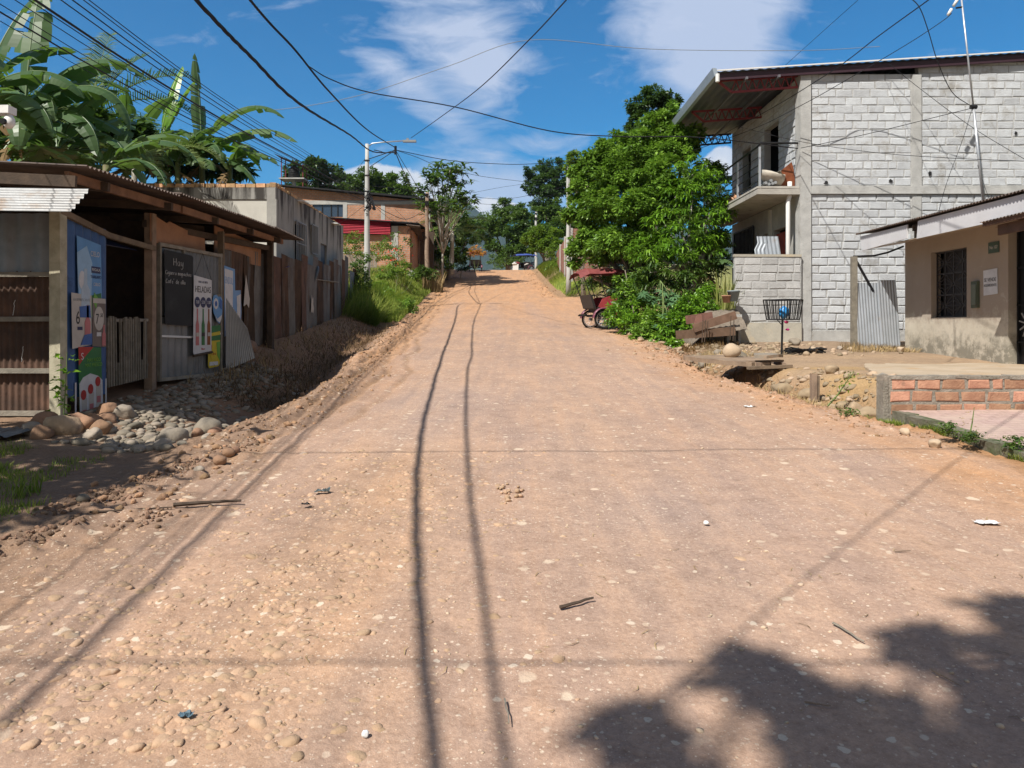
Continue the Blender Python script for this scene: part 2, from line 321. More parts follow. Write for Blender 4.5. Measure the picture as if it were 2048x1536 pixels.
# ---------------- ground and road ----------------
def ground_mat(name,road):
    m=bpy.data.materials.new(name); m.use_nodes=True; k=NT(m.node_tree); b=m.node_tree.nodes['Principled BSDF']
    b.inputs['Roughness'].default_value=.93; b.inputs['Specular IOR Level'].default_value=.18
    tcn=k.new('ShaderNodeTexCoord'); P=tcn.outputs['Object']; at=k.new('ShaderNodeAttribute',attribute_name='zone'); col=at.outputs['Color']; al=at.outputs['Alpha']
    n1=k.noise(P,.9,5,.6,.3); n2=k.noise(P,6,6,.68,.2); n3=k.noise(P,38,4,.7); n4=k.noise(P,140,3,.7)
    col=k.mix(1,col,k.ramp(n1,[(.3,(.90,.90,.92)),(.7,(1.09,1.06,1.02))]),'MULTIPLY')
    col=k.mix(1,col,k.ramp(n2,[(.3,(.84,.82,.80)),(.5,(1,1,1)),(.72,(1.14,1.12,1.08))]),'MULTIPLY')
    col=k.mix(1,col,k.ramp(n3,[(.3,(.80,.77,.74)),(.55,(1.02,1.02,1.02)),(.75,(1.16,1.14,1.1))]),'MULTIPLY')
    smp=k.new('ShaderNodeMapping'); smp.inputs['Scale'].default_value=(2.6,.22,1); k.link(P,smp.inputs[0]); ns=k.noise(smp.outputs[0],1.6,6,.65,.2)
    col=k.mix(.8 if road else 0.0,col,k.ramp(ns,[(.32,(.84,.86,.90)),(.5,(1,1,1)),(.68,(1.13,1.08,1.0))]),'MULTIPLY')
    col=k.mix(.7,col,k.ramp(n4,[(.3,(.82,.8,.78)),(.7,(1.15,1.13,1.1))]),'MULTIPLY')
    hs=[]
    def flecks(scale,thr,dens_scale,dens,c,seed,sh=(1,1,1)):
        mpn=k.new('ShaderNodeMapping'); mpn.inputs['Location'].default_value=(seed,seed*.7,0); mpn.inputs['Scale'].default_value=(1,1,.2); k.link(P,mpn.inputs[0])
        # warp
        wn=k.new('ShaderNodeTexNoise'); wn.inputs['Scale'].default_value=scale*1.8; wn.inputs['Detail'].default_value=3; k.link(mpn.outputs[0],wn.inputs['Vector'])
        vm=k.new('ShaderNodeVectorMath'); vm.operation='SCALE'; vm.inputs[3].default_value=.55/scale; k.link(wn.outputs['Color'],vm.inputs[0])
        va=k.new('ShaderNodeVectorMath'); va.operation='ADD'; k.link(mpn.outputs[0],va.inputs[0]); k.link(vm.outputs[0],va.inputs[1])
        vo=k.new('ShaderNodeTexVoronoi'); vo.inputs['Scale'].default_value=scale; vo.inputs['Randomness'].default_value=1; k.link(va.outputs[0],vo.inputs['Vector'])
        sp=k.new('ShaderNodeSeparateColor'); k.link(vo.outputs['Color'],sp.inputs[0])
        pres=k.math('GREATER_THAN',sp.outputs[0],thr)
        siz=k.maprange(sp.outputs[1],0,1,.14,.36)
        f=k.maprange(k.math('SUBTRACT',siz,vo.outputs['Distance']),0,.07)
        f=k.math('MULTIPLY',f,pres)
        dn=k.noise(P,dens_scale,3,.6); f=k.math('MULTIPLY',f,k.maprange(dn,dens,dens+.12))
        return k.math('MULTIPLY',f,al), sp.outputs[2]
    for (sc_,thr,ds,dd,ca,cb_,sd) in ((7,.80,1.1,.40,(.68,.56,.42),(.52,.40,.30),1.3),(16,.70,1.6,.38,(.68,.58,.46),(.50,.38,.28),4.1),(38,.60,2.0,.36,(.68,.57,.45),(.48,.36,.26),7.7),(90,.60,2.6,.34,(.66,.56,.45),(.40,.30,.22),9.7)):
        f,rn=flecks(sc_,thr,ds,dd,None,sd)
        col=k.mix(k.math('MULTIPLY',f,.80),col,k.mix(rn,cb_,ca)); hs.append(f)
    k.link(col,b.inputs['Base Color'])
    h=k.math('ADD',k.math('MULTIPLY',n2,.9),k.math('ADD',k.math('MULTIPLY',n3,.45),k.math('MULTIPLY',n4,.16)))
    h=k.math('ADD',h,k.math('MULTIPLY',hs[1],.10))
    bn=k.new('ShaderNodeBump'); bn.inputs['Strength'].default_value=.75 if road else 1.0; bn.inputs['Distance'].default_value=.016 if road else .03; k.link(h,bn.inputs['Height']); k.link(bn.outputs[0],b.inputs['Normal'])
    return m
M['road']=ground_mat('road_dirt',True); M['ground']=ground_mat('ground_dirt',False)
def build_ground():
    xi=np.arange(-5.2,6.001,.022); g=[]; s_=.03; x=0
    while x<3900: x+=s_; s_*=1.085; g.append(x)
    g=np.array(g); X=np.concatenate([(-5.2-g)[::-1],xi,6.0+g])
    ys=list(np.linspace(-30,1.4,20)); y=1.6
    while y<3900: ys.append(y); y+=max(.016,y*(.0055 if y<30 else .009 if y<85 else .05))
    Yv=np.array(ys); nx,ny=len(X),len(Yv); XX,YY=np.meshgrid(X,Yv); xf,yf=XX.ravel(),YY.ravel()
    far=(yf>150)|(np.abs(xf)>120)
    z=np.where(far,ground(xf,yf,False),ground(xf,yf))
    z=np.where(yf<1.5,ground(xf,yf,False),z)
    L=xl(yf)+fbm(xf*0+3,yf,1.3,3,9)*.25*sm(yf,3,6); Rr=xr(yf)
    wob=fbm(xf,yf,.5,4,11)*.22
    inr=(sm(L-xf+wob,.25,-.15))*(sm(xf-Rr+wob,.25,-.15))
    base=np.array([.405,.286,.220]); orange=np.array([.47,.265,.135]); mud=np.array([.25,.172,.122]); verge=np.array([.41,.235,.125]); yard=np.array([.36,.265,.18]); soil=np.array([.20,.145,.085]); clay=np.array([.46,.30,.105])
    def mix(a,b,t): t=np.clip(t,0,1)[:,None]; return a*(1-t)+b*t
    c=np.tile(base,(len(xf),1)); n=fbm(xf,yf,2.4,4,21); n_=fbm(xf,yf,.7,4,22)
    c=mix(c,np.array([.385,.285,.235]),sm(n,.0,.5)*.8)
    c=mix(c,orange,sm(yf,11,38)*.7+.0*n)
    c=mix(c,orange*1.02,(np.exp(-((xf-Rr+.35)/.6)**2)*sm(yf,3,6)*.8)*(.6+.6*n_))
    c=mix(c,orange*.95,np.exp(-((xf-L-.45)/.5)**2)*sm(yf,6,12)*.7)
    c=mix(c,np.array([.25,.168,.118]),sm(L+.95-xf+wob*2.2,0,.7)*.85*(1-sm(yf,9,16)))
    st=np.exp(-((xf+1.25-.10*(yf-4))/.8)**2)*sm(yf,1.5,2.6)*(1-sm(yf,6,8))
    c=mix(c,np.array([.41,.27,.18]),st*.75)
    # compact wheel paths are smoother and greyer
    for off in (-1.6,.15,1.9): c=mix(c,np.array([.37,.262,.21]),np.exp(-((xf-off+yf*.03)/.35)**2)*.45*(yf<40))
    for off in (.30,.62,.95):
        cc_=L+off+.10*np.sin(yf*.35+off*3); c=mix(c,np.array([.27,.17,.10]),np.exp(-((xf-cc_)/.06)**2)*sm(yf,5,8)*.85*(.6+n_))
    o=c*0; ls=L-xf; rs=xf-Rr
    left=mix(np.tile(mud,(len(xf),1)),np.array([.40,.235,.13]),sm(n_,.15,.4)*.6*np.exp(-((ls-.1)/.35)**2))
    left=mix(left,np.array([.33,.20,.125]),sm(ls,.3,1.2)*sm(yf,8,11)); left=mix(left,soil,sm(ls,.6,2.5)*sm(yf,24,30))
    left=mix(left,np.array([.34,.26,.19]),sm(n_,.1,.5)*(yf<9)*.6)
    right=mix(np.tile(verge,(len(xf),1)),yard,sm(rs,.35,1.0)); right=mix(right,clay,np.exp(-((xf-4.6)/.6)**2-((yf-9.9)/1.2)**2)*.5*(.6+n_)+np.exp(-((xf-5.2)/1.0)**2-((yf-12.3)/.35)**2)*.5)
    right=mix(right,np.array([.24,.17,.12]),np.exp(-((rs-.42)/.28)**2)*sm(yf,8,9.5)*.7*(yf<20)); right=mix(right,np.array([.25,.19,.14]),sm(yf,14.6,16.2)*sm(rs,.5,1.2)*.7)
    right=mix(right,soil*1.3,sm(yf,19,21)*sm(rs,.5,2)*(1-sm(yf,31,34))); right=mix(right,np.array([.30,.2,.12]),sm(yf,42,44)); right=mix(right,np.array([.25,.26,.10]),sm(yf,44,46)*sm(rs,.7,1.6))
    c=mix(np.where((xf<0)[:,None],left,right),c,inr)
    c=mix(c,np.array([.05,.075,.025]),sm(yf,80,110)); c=mix(c,np.array([.07,.09,.03]),sm(np.abs(xf),14,22))
    al=np.clip(inr*.95+.18*(1-inr),0,1)*(1-sm(yf,60,90))
    cc=np.concatenate([c,al[:,None]],1)
    V=np.stack([xf,yf,z],1)
    i=np.arange(ny-1)[:,None]*nx+np.arange(nx-1)[None,:]; Fq=np.stack([i,i+1,i+nx+1,i+nx],-1).reshape(-1,4)
    mx=xf[Fq].mean(1); my=yf[Fq].mean(1)
    isr=(mx>xl(my)+fbm(mx*0+3,my,1.3,3,9)*.25*sm(my,3,6))&(mx<xr(my))&(my<76)&(my>-29)
    for nm,msk,mt in (('dirt_road',isr,M['road']),('ground',~isr,M['ground'])):
        f=Fq[msk]; us=np.unique(f); mp_=np.zeros(len(V),np.int64); mp_[us]=np.arange(len(us))
        o=mesh_np(nm,V[us],mp_[f],mt,smooth=True,col=cc[us]); o['kind']='structure'
build_ground()

# ---------------- pebbles ----------------
import bmesh
def ico(sub):
    bm=bmesh.new(); bmesh.ops.create_icosphere(bm,subdivisions=sub,radius=1); V=np.array([v.co[:] for v in bm.verts]); Fc=np.array([[v.index for v in f.verts] for f in bm.faces]); bm.free(); return V,Fc
I1=ico(1); I2=ico(2); I3=ico(3)
def pebbles(name,P,S,mt,seed=0,flat=.55,base=I2,sink=.35,label=None,lump=.18,kind='stuff'):
    r=np.random.RandomState(seed); V0,F0=base; n=len(P); P=np.asarray(P); S=np.asarray(S)
    a=r.rand(n)*6.28; el=r.uniform(.65,1.0,n); fl=flat*r.uniform(.75,1.25,n)
    d=1+lump*np.sin(V0[None,:,0]*2.3+r.rand(n,1)*6)*np.cos(V0[None,:,1]*2.1+r.rand(n,1)*6)+lump*.5*np.sin(V0[None,:,2]*3+r.rand(n,1)*6)
    for q in range(6):
        ax=r.normal(size=(n,3)); ax/=np.linalg.norm(ax,axis=1,keepdims=True); tt=r.uniform(.62,.95,(n,1)); dt=ax@V0.T
        d=np.where(dt*d>tt,tt/np.maximum(dt,.05),d)
    v=V0[None]*d[:,:,None]*S[:,None,None]*np.stack([np.ones(n),el,fl],1)[:,None,:]
    ca,sa=np.cos(a)[:,None],np.sin(a)[:,None]; x=v[:,:,0]*ca-v[:,:,1]*sa; y=v[:,:,0]*sa+v[:,:,1]*ca; tl=r.uniform(-.3,.3,(n,1)); z=v[:,:,2]+x*tl
    v=np.stack([x,y,z],-1)+P[:,None,:]; v[:,:,2]+=(S*fl*(1-2*sink))[:,None]
    Fc=(F0[None]+np.arange(n)[:,None,None]*len(V0)).reshape(-1,3)
    o=mesh_np(name,v.reshape(-1,3),Fc,mt,attr=np.repeat(r.rand(n),len(V0)),smooth=True)
    if kind: o['kind']=kind
    if label: o['label']=label
    return o
rs=np.random.RandomState(3)
M['dustystone']=mat('dusty_stone',(.47,.32,.21),(.37,.245,.155),9,.92,bump=.4,bs=60,var=.16,stain=(.58,.46,.35),ss=6,st=.60)
M['palestone']=mat('pale_stone',(.60,.47,.34),(.45,.33,.23),9,.9,bump=.3,bs=60,var=.2)
n=3600; yy_=np.exp(rs.uniform(math.log(2.5),math.log(7),n)); xx_=-1.25+.10*(yy_-4)+rs.normal(0,.62,n); k_=(fbm(xx_,yy_,.5,3,44)+rs.uniform(-.5,.5,n))>-.12; xx_,yy_=xx_[k_],yy_[k_]; s_=np.clip(rs.lognormal(-3.95,.5,len(xx_)),.006,.048)
g0=pebbles('embedded_gravel',np.stack([xx_,yy_,ground(xx_,yy_)],1),s_,M['dustystone'],1,.5,I2,.76)
n=3000; yy_=np.exp(rs.uniform(math.log(2.4),math.log(34),n)); L_,R_=xl(yy_),xr(yy_); xx_=L_+(R_-L_)*rs.rand(n); k_=fbm(xx_,yy_,.9,3,61)+rs.uniform(-.35,.35,n)>.05; xx_,yy_=xx_[k_],yy_[k_]; s_=np.clip(rs.lognormal(-4.95,.45,len(xx_)),.004,.022)
g0=pebbles('loose_gravel',np.stack([xx_,yy_,ground(xx_,yy_)],1),s_,M['palestone'],2,.5,I1,.45)
def sc_pts(n,y0,y1,fx,sx,seed):
    r=np.random.RandomState(seed); y=r.uniform(y0,y1,n); x=fx(y)+r.normal(0,sx,n); return x,y,r
# crumbled edges of the road
x,y,r=sc_pts(1300,5,24,lambda y:xl(y)+.05,.30,11); pebbles('dirt_clods',np.stack([x,y,ground(x,y)],1),np.clip(r.lognormal(-4.15,.55,len(x)),.006,.06),mat('clod',(.40,.24,.14),(.27,.17,.10),8,.95,bump=.8,bs=40,var=.25),4,.7,I1,.4,lump=.35)
x,y,r=sc_pts(1100,7.5,22,lambda y:xr(y)-.05,.3,12); pebbles('dirt_clods',np.stack([x,y,ground(x,y)],1),np.clip(r.lognormal(-4.1,.5,len(x)),.006,.05),bpy.data.materials['clod'],5,.7,I1,.4,lump=.35)
x,y,r=sc_pts(500,24,66,lambda y:xl(y)+.1,.3,13); x2,y2,r2=sc_pts(500,22,66,lambda y:xr(y)-.1,.4,14); k2=(y2<31)|(y2>43); x=np.concatenate([x,x2[k2]]); y=np.concatenate([y,y2[k2]])
pebbles('dirt_clods',np.stack([x,y,ground(x,y)],1),np.clip(r.lognormal(-3.3,.4,len(x)),.02,.09),bpy.data.materials['clod'],6,.7,I1,.4,lump=.35)
M['rubble']=mat('rubble',(.40,.30,.20),(.26,.20,.14),6,.9,bump=.5,bs=30,var=.3)
r=np.random.RandomState(55); cx_=[];cy_=[]
for (a,b_,c_,d_,n_) in ((-2.75,6.6,-2.95,5.9,130),(-3.0,5.75,-3.15,5.1,170),(-2.85,5.6,-2.95,5.3,60),(-2.9,4.9,-3.0,4.3,110),(-2.55,7.4,-2.6,6.9,60),(-2.35,5.2,-2.5,4.8,50),(-2.9,9.2,-2.85,7.6,90)):
    t_=r.rand(n_); cx_.append(a+(c_-a)*t_+r.normal(0,.07,n_)); cy_.append(b_+(d_-b_)*t_+r.normal(0,.08,n_))
x=np.concatenate(cx_); y=np.concatenate(cy_); pebbles('mud_clods',np.stack([x,y,ground(x,y)],1),np.clip(r.lognormal(-4.4,.5,len(x)),.005,.026),mat('clod_dark',(.27,.17,.11),(.16,.10,.07),9,.95,bump=.9,bs=45,var=.25),14,.75,I2,.35,lump=.4)
# cobble bed beside the shack
x,y,r=sc_pts(1500,7.3,13.5,lambda y:np.interp(y,[7.3,8.2,9.5,12,14.8],[-3.75,-3.9,-4.35,-4.45,-4.7]),.36,15); k2=(x<xl(y)-.45)&(x>-5.15)
x,y=x[k2],y[k2]; pebbles('river_pebbles',np.stack([x,y,ground(x,y)],1),np.clip(r.lognormal(-3.3,.45,len(x)),.015,.09),mat('cobble_bed',(.30,.25,.19),(.18,.16,.13),5,.85,bump=.5,bs=30,var=.35),7,.5,I2,.42)
x,y,r=sc_pts(420,9.3,18.6,lambda y:xr(y)+.75,.30,16); k2=~((x>4.28)&(y<8.9)); x,y=x[k2],y[k2]; pebbles('rubble',np.stack([x,y,ground(x,y)],1),np.clip(r.lognormal(-3.3,.5,len(x)),.012,.09),M['rubble'],8,.6,I2,.35)
x,y,r=sc_pts(300,14.8,18.2,lambda y:xr(y)+1.9,1.0,17); pebbles('rubble',np.stack([x,y,ground(x,y)],1),np.clip(r.lognormal(-3.2,.5,len(x)),.012,.09),M['rubble'],9,.6,I2,.35)

def rock(x,y,s,mt,label,cat,group=None,seed=1,flat=.7,zoff=0,name='rock',lump=.16,sub=I3,ang=None,aspect=None,sink=.2):
    r=np.random.RandomState(seed); V0,F0=sub; d=1+0*V0[:,0]
    for q in range(5):
        pass
    for q in range(3):
        ax=r.normal(size=3)*2.2; d+=lump*.22*np.sin(V0@ax+r.rand()*6)
    for q in range(12 if lump>.12 else 7):
        ax=r.normal(size=3); ax/=np.linalg.norm(ax); tt=r.uniform(.60,.88) if lump>.12 else r.uniform(.78,.97); dt=V0@ax; d=np.where(dt*d>tt,tt/np.maximum(dt,.05),d)
    nz=fbm(V0[:,0]*3+seed,V0[:,1]*3+V0[:,2]*2,.9,4,seed%9); d=d*(1+nz*(.07 if lump>.12 else .03))
    asp=aspect or (1,r.uniform(.65,.95),flat); v=V0*d[:,None]*s*np.array(asp); an=r.rand()*6.28 if ang is None else ang; c,s2=math.cos(an),math.sin(an)
    v=np.stack([v[:,0]*c-v[:,1]*s2,v[:,0]*s2+v[:,1]*c,v[:,2]+v[:,0]*r.uniform(-.15,.15)],1)
    o=mesh_np(name,v,F0,mt,attr=np.full(len(v),r.rand()),smooth=True); zb=-v[:,2].min()
    o.location=(x,y,gz(x,y)+zb*(1-2*sink)+zoff); return tag(o,label,cat,group)

# ---------------- plants ----------------
def leaf_mesh(name,P,N,D,L,Wd,mt,parent=None,rnd=None,fold=.25,bend=.15,loc=None,kind=None):
    """P base points, D leaf direction, N up normal; each leaf = 4 tris over 6 verts"""
    P=np.asarray(P,float); n=len(P); D=D/np.linalg.norm(D,axis=1,keepdims=True); S=np.cross(D,N); S/= (np.linalg.norm(S,axis=1,keepdims=True)+1e-9); U=np.cross(S,D)
    L=np.asarray(L)[:,None]; Wd=np.asarray(Wd)[:,None]
    m1=P+D*L*.5+U*L*bend*.6; tip=P+D*L-U*L*bend*.3
    l=P+D*L*.42+S*Wd*.5+U*Wd*fold+U*L*bend*.5; r_=P+D*L*.42-S*Wd*.5+U*Wd*fold+U*L*bend*.5
    V=np.stack([P,l,tip,r_,m1],1).reshape(-1,3); b=np.arange(n)[:,None]*5
    Fc=np.concatenate([b+np.array([[0,4,1]]),b+np.array([[4,2,1]]),b+np.array([[0,3,4]]),b+np.array([[4,3,2]])],0)
    if rnd is None: rnd=np.random.RandomState(n).rand(n)
    if parent is not None: V=V-np.array(wloc(parent))
    o=mesh_np(name,V,Fc,mt,parent,attr=np.repeat(rnd,5))
    if kind: o['kind']=kind
    return o
def cloud(clumps,n,seed,subr=.30,nsub=26,shell=(.62,1.0),flat=.9,low=.25):
    """leaf positions gathered in sub-clumps spread through each ellipsoid"""
    r=np.random.RandomState(seed); P=[];Dv=[];Rn=[]
    tot=sum(c[3]**2 for c in clumps)
    for (cx,cy,cz,R_) in clumps:
        m=max(40,int(n*R_**2/tot)); d=r.normal(size=(nsub,3)); d/=np.linalg.norm(d,axis=1,keepdims=True); k=d[:,2]<-low; d[k,2]*=.4
        rad=R_*r.uniform(shell[0],shell[1],nsub); sc_=d*rad[:,None]*np.array([1,1,flat]); sr=R_*subr*r.uniform(.6,1.3,nsub); shade=r.rand(nsub)
        j=r.randint(nsub,size=m); q=r.normal(size=(m,3)); q/=np.linalg.norm(q,axis=1,keepdims=True); q*=(r.rand(m)**.4)[:,None]*sr[j][:,None]
        p=sc_[j]+q*np.array([1,1,.75]); P.append(p+np.array([cx,cy,cz])); out_=p/R_+q/sr[j][:,None]*.8; Dv.append(out_); Rn.append(np.clip(.25+.5*shade[j]+r.normal(0,.17,m),0,1))
    return np.concatenate(P),np.concatenate(Dv),np.concatenate(Rn),r
def crown(name,clumps,n,seed,size,mt,parent=None,aspect=.5,droop=.25,**k):
    P,D,rn,r=cloud(clumps,n,seed,**k); m=len(P); d=D+r.normal(0,.55,(m,3)); d[:,2]=d[:,2]*.6-droop; N=r.normal(0,.45,(m,3))+np.array([0,0,1])+D*.3
    L=size*r.uniform(.6,1.25,m); return leaf_mesh(name,P,N,d,L,L*aspect*r.uniform(.8,1.15,m),mt,parent,rn)
def whorls(name,pts,mt,parent,seed,L=.28,wd=.06,nl=11,droop=.7,up=.5,stem=None):
    r=np.random.RandomState(seed); P=[];D=[];Rn=[]
    for p in pts:
        s=r.rand()
        for i in range(nl):
            a=r.rand()*6.28; e=r.uniform(-droop,up); P.append(np.array(p)+r.normal(0,L*.12,3)); D.append([math.cos(a),math.sin(a),e]); Rn.append(np.clip(s*.6+.2+r.normal(0,.15),0,1))
    P=np.array(P);D=np.array(D);m=len(P); Ls=L*r.uniform(.7,1.2,m)
    return leaf_mesh(name,P,np.tile([0,0,1.],(m,1))+r.normal(0,.2,(m,3)),D,Ls,np.full(m,wd)*r.uniform(.8,1.2,m),mt,parent,np.array(Rn),bend=.28,fold=.2)
def limbs(name,base,tips,r0,mt,parent,seed=0,trunk_top=None,r1=.02):
    mb=MB(seed); rr=random.Random(seed); base=Vector(base); tt=Vector(trunk_top) if trunk_top else base+Vector((0,0,1.5))
    n=6; P=[base.lerp(tt,i/n)+Vector((rr.uniform(-1,1),rr.uniform(-1,1),0))*r0*.35*(0 if i in(0,) else 1) for i in range(n+1)]
    mb.tube(P,[r0*(1.25 if i==0 else 1-.4*i/n) for i in range(n+1)],9)
    for q in tips:
        q=Vector(q); s0=P[rr.choice([3,4,5,6])]; mid=s0.lerp(q,.5)+Vector((rr.uniform(-.2,.2),rr.uniform(-.2,.2),-.1*(q-s0).length)); c=[]
        for i in range(6):
            f=i/5; c.append(s0*(1-f)**2+mid*2*f*(1-f)+q*f*f)
        mb.tube(c,[r0*.5*(1-f/5)+r1 for f in range(6)],6)
    return mb.build(name,mt,parent,True)
def tree(name,label,clumps,n,seed,size,mt,base,r0,group=None,aspect=.5,cat='tree',bark=None,**k):
    t=T(name,label,cat,base,group); crown('crown',clumps,n,seed,size,mt,t,aspect,**k)
    cz=min(c[2]-c[3]*.3 for c in clumps); top=Vector((sum(c[0] for c in clumps)/len(clumps)*.5+base[0]*.5,sum(c[1] for c in clumps)/len(clumps)*.5+base[1]*.5,max(base[2]+.6,cz)))
    limbs('trunk',base,[c[:3] for c in clumps],r0,bark or M['bark'],t,seed,top); return t
M['bark']=mat('bark',(.24,.20,.16),(.13,.11,.09),9,.9,bump=.6,bs=25)
M['barkpale']=mat('bark_pale',(.42,.40,.35),(.28,.26,.22),7,.9,bump=.3,bs=25)
M['leaf_big']=leafmat('leaf_big',(.06,.11,.014),(.13,.25,.03),(.29,.46,.06))
M['leaf_mango']=leafmat('leaf_mango',(.05,.12,.012),(.12,.26,.02),(.27,.47,.04),.32)
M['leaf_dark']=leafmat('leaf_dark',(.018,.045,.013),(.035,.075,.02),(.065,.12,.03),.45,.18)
M['leaf_mid']=leafmat('leaf_mid',(.03,.065,.014),(.065,.12,.022),(.14,.21,.04),.45,.22)
M['leaf_lime']=leafmat('leaf_lime',(.07,.13,.012),(.13,.21,.02),(.22,.31,.03),.45,.3)
M['leaf_blue']=leafmat('leaf_blue',(.05,.11,.05),(.08,.17,.07),(.12,.23,.10),.5,.2)
M['banana']=leafmat('banana_leaf',(.035,.075,.026),(.07,.13,.045),(.16,.24,.10),.42,.30,.45)
M['banana_dead']=leafmat('banana_dead',(.10,.065,.03),(.18,.12,.06),(.27,.19,.10),.8,.15,.1,(.4,.25,.1))
M['banana_new']=leafmat('banana_new',(.10,.22,.02),(.15,.30,.03),(.2,.36,.04),.35,.4)
M['palm']=leafmat('palm_leaf',(.03,.07,.018),(.06,.11,.025),(.13,.18,.05),.55,.2,.25)
M['palm_pale']=leafmat('palm_pale',(.10,.15,.04),(.16,.22,.07),(.26,.32,.12),.55,.25,.25)
M['grass']=leafmat('grass_blade',(.10,.15,.02),(.19,.25,.035),(.36,.38,.09),.6,.3,.2)
M['straw']=leafmat('straw',(.18,.12,.06),(.30,.21,.10),(.42,.32,.17),.8,.1,.1,(.4,.3,.1))
M['straw_dark']=leafmat('straw_dark',(.09,.06,.035),(.15,.10,.055),(.24,.165,.09),.8,.1,.1,(.3,.2,.1))
M['stemg']=mat('stem_green',(.16,.22,.07),(.10,.15,.05),6,.6,bump=.1)
M['bstem']=mat('banana_stem',(.20,.22,.09),(.10,.10,.05),4,.6,bump=.2,stain=(.12,.08,.04),ss=3,st=.55,streak=3)
def grass(name,x,y,h,wd,mt,seed,label=None,lean=.45,kind='stuff',z=None,zo=0):
    r=np.random.RandomState(seed); n=len(x); x=np.asarray(x);y=np.asarray(y); z=ground(x,y,False)-.01 if z is None else z
    a=r.rand(n)*6.28; l=r.uniform(.1,1,n)*lean; h=h*r.uniform(.5,1.2,n); d=np.stack([np.cos(a)*l,np.sin(a)*l,np.ones(n)],1); d/=np.linalg.norm(d,axis=1,keepdims=True)
    s=np.stack([-np.sin(a),np.cos(a),0*a],1)*(wd*r.uniform(.6,1.2,n))[:,None]/2; P=np.stack([x,y,z+zo],1)
    m=P+d*h[:,None]*.55; tp=P+d*h[:,None]+np.stack([np.cos(a)*l,np.sin(a)*l,-.3*l],1)*h[:,None]*.45
    V=np.stack([P-s,P+s,m+s*.8,m-s*.8,tp],1).reshape(-1,3); b=np.arange(n)[:,None]*5
    o=mesh_np(name,V,[b+np.array([[0,1,2,3]]),b+np.array([[3,2,4]])],mt,attr=np.repeat(r.rand(n),5))
    if kind: o['kind']=kind
    if label: o['label']=label
    return o
def banana_leaf(parent,base,az,el,L,Wd,droop,seed,mt,name='leaf',ns=26,tear=.55,pet=.14,roll=0):
    """arching midrib with two rows of torn blade strips"""
    r=random.Random(seed); V=[];Fq=[];A=[]; P=[];D=[]; p=Vector(base); e=el; st=L/ns
    for i in range(ns+1):
        P.append(p.copy()); d=Vector((math.cos(az)*math.cos(e),math.sin(az)*math.cos(e),math.sin(e))); D.append(d); p=p+d*st; e-=droop/ns*(.4+1.6*i/ns)
    rib=MB(seed); rib.tube(P,[max(.004,.028*(1-i/ns)) for i in range(ns+1)],5,a=.9)
    sh=r.random()*.4+.3; side0=Vector((-math.sin(az),math.cos(az),0))
    for sd in (-1,1):
        dr=r.uniform(.0,.5)+.15; i=int(ns*pet)
        while i<ns:
            k=i+r.choice([1,1,2,2,3]) if r.random()<tear else i+r.choice([3,4,5]); k=min(k,ns); jr=dr+r.uniform(-.25,.3)*tear*2; a=max(0,min(1,sh+r.uniform(-.12,.12)))
            for q in range(i,k):
                row=[]
                for w_ in (q,q+1):
                    f=(w_/ns-pet)/(1-pet); f=min(max(f,0),1); wd=Wd*.5*(math.sin(math.pi*min(1,f**.62*1.0))**.55 if 0<f<1 else .02)
                    n_=(side0*sd).cross(D[w_]); n_=D[w_].cross(side0).normalized(); n_=-n_ if n_.z<0 and abs(n_.z)>.1 else n_
                    sv=side0*sd; shr=.94 if (w_==k and k<ns) else 1
                    p0=P[w_]; p1=p0+(sv*math.cos(jr-.25)-n_*math.sin(jr-.25))*wd*.5*shr+D[w_]*wd*.08; p2=p1+(sv*math.cos(jr+.15)-n_*math.sin(jr+.15))*wd*.5*shr+D[w_]*wd*.12
                    off=D[w_]*(-.012 if (w_==k) else (.012 if w_==i else 0)); row.append((p0,p1+off*.6,p2+off*1.6))
                o=len(V); V+= [x for rw in row for x in rw]; A+=[a]*6; Fq+=[(o,o+1,o+4,o+3),(o+1,o+2,o+5,o+4)]
            i=k
    o=len(rib.V); allV=[tuple(v) for v in V]+rib.V
    me=MB(); me.V=allV; me.A=A+rib.A; me.F=Fq+[tuple(j+len(V) for j in f) for f in rib.F]
    return me.build(name,mt,parent,False)
def banana(label,base,h,leaves,seed,group=None,r0=.13):
    base=Vector(base); t=T('banana_plant',label,'banana plant',base,group); mb=MB(seed); top=base+Vector((.05,0,h))
    mb.tube([base.lerp(top,i/6)+Vector((.03*math.sin(i+seed),.03*math.cos(i*1.3),0)) for i in range(7)],[r0*(1-.08*i) for i in range(7)],10); mb.build('pseudostem',M['bstem'],t,True)
    for i,(az,el,L,Wd,dr,*o) in enumerate(leaves):
        banana_leaf(t,top-Vector((0,0,.15*(i%3))),R(az),R(el),L,Wd,dr,seed*31+i,M['banana_new'] if o else M['banana'],tear=.15 if o else .55)
    for q in range(2): banana_leaf(t,top-Vector((0,0,.25+.2*q)),R(seed*77+q*150),R(-25),1.5,.3,1.0,seed*5+q,M['banana_dead'],tear=.9)
    return t
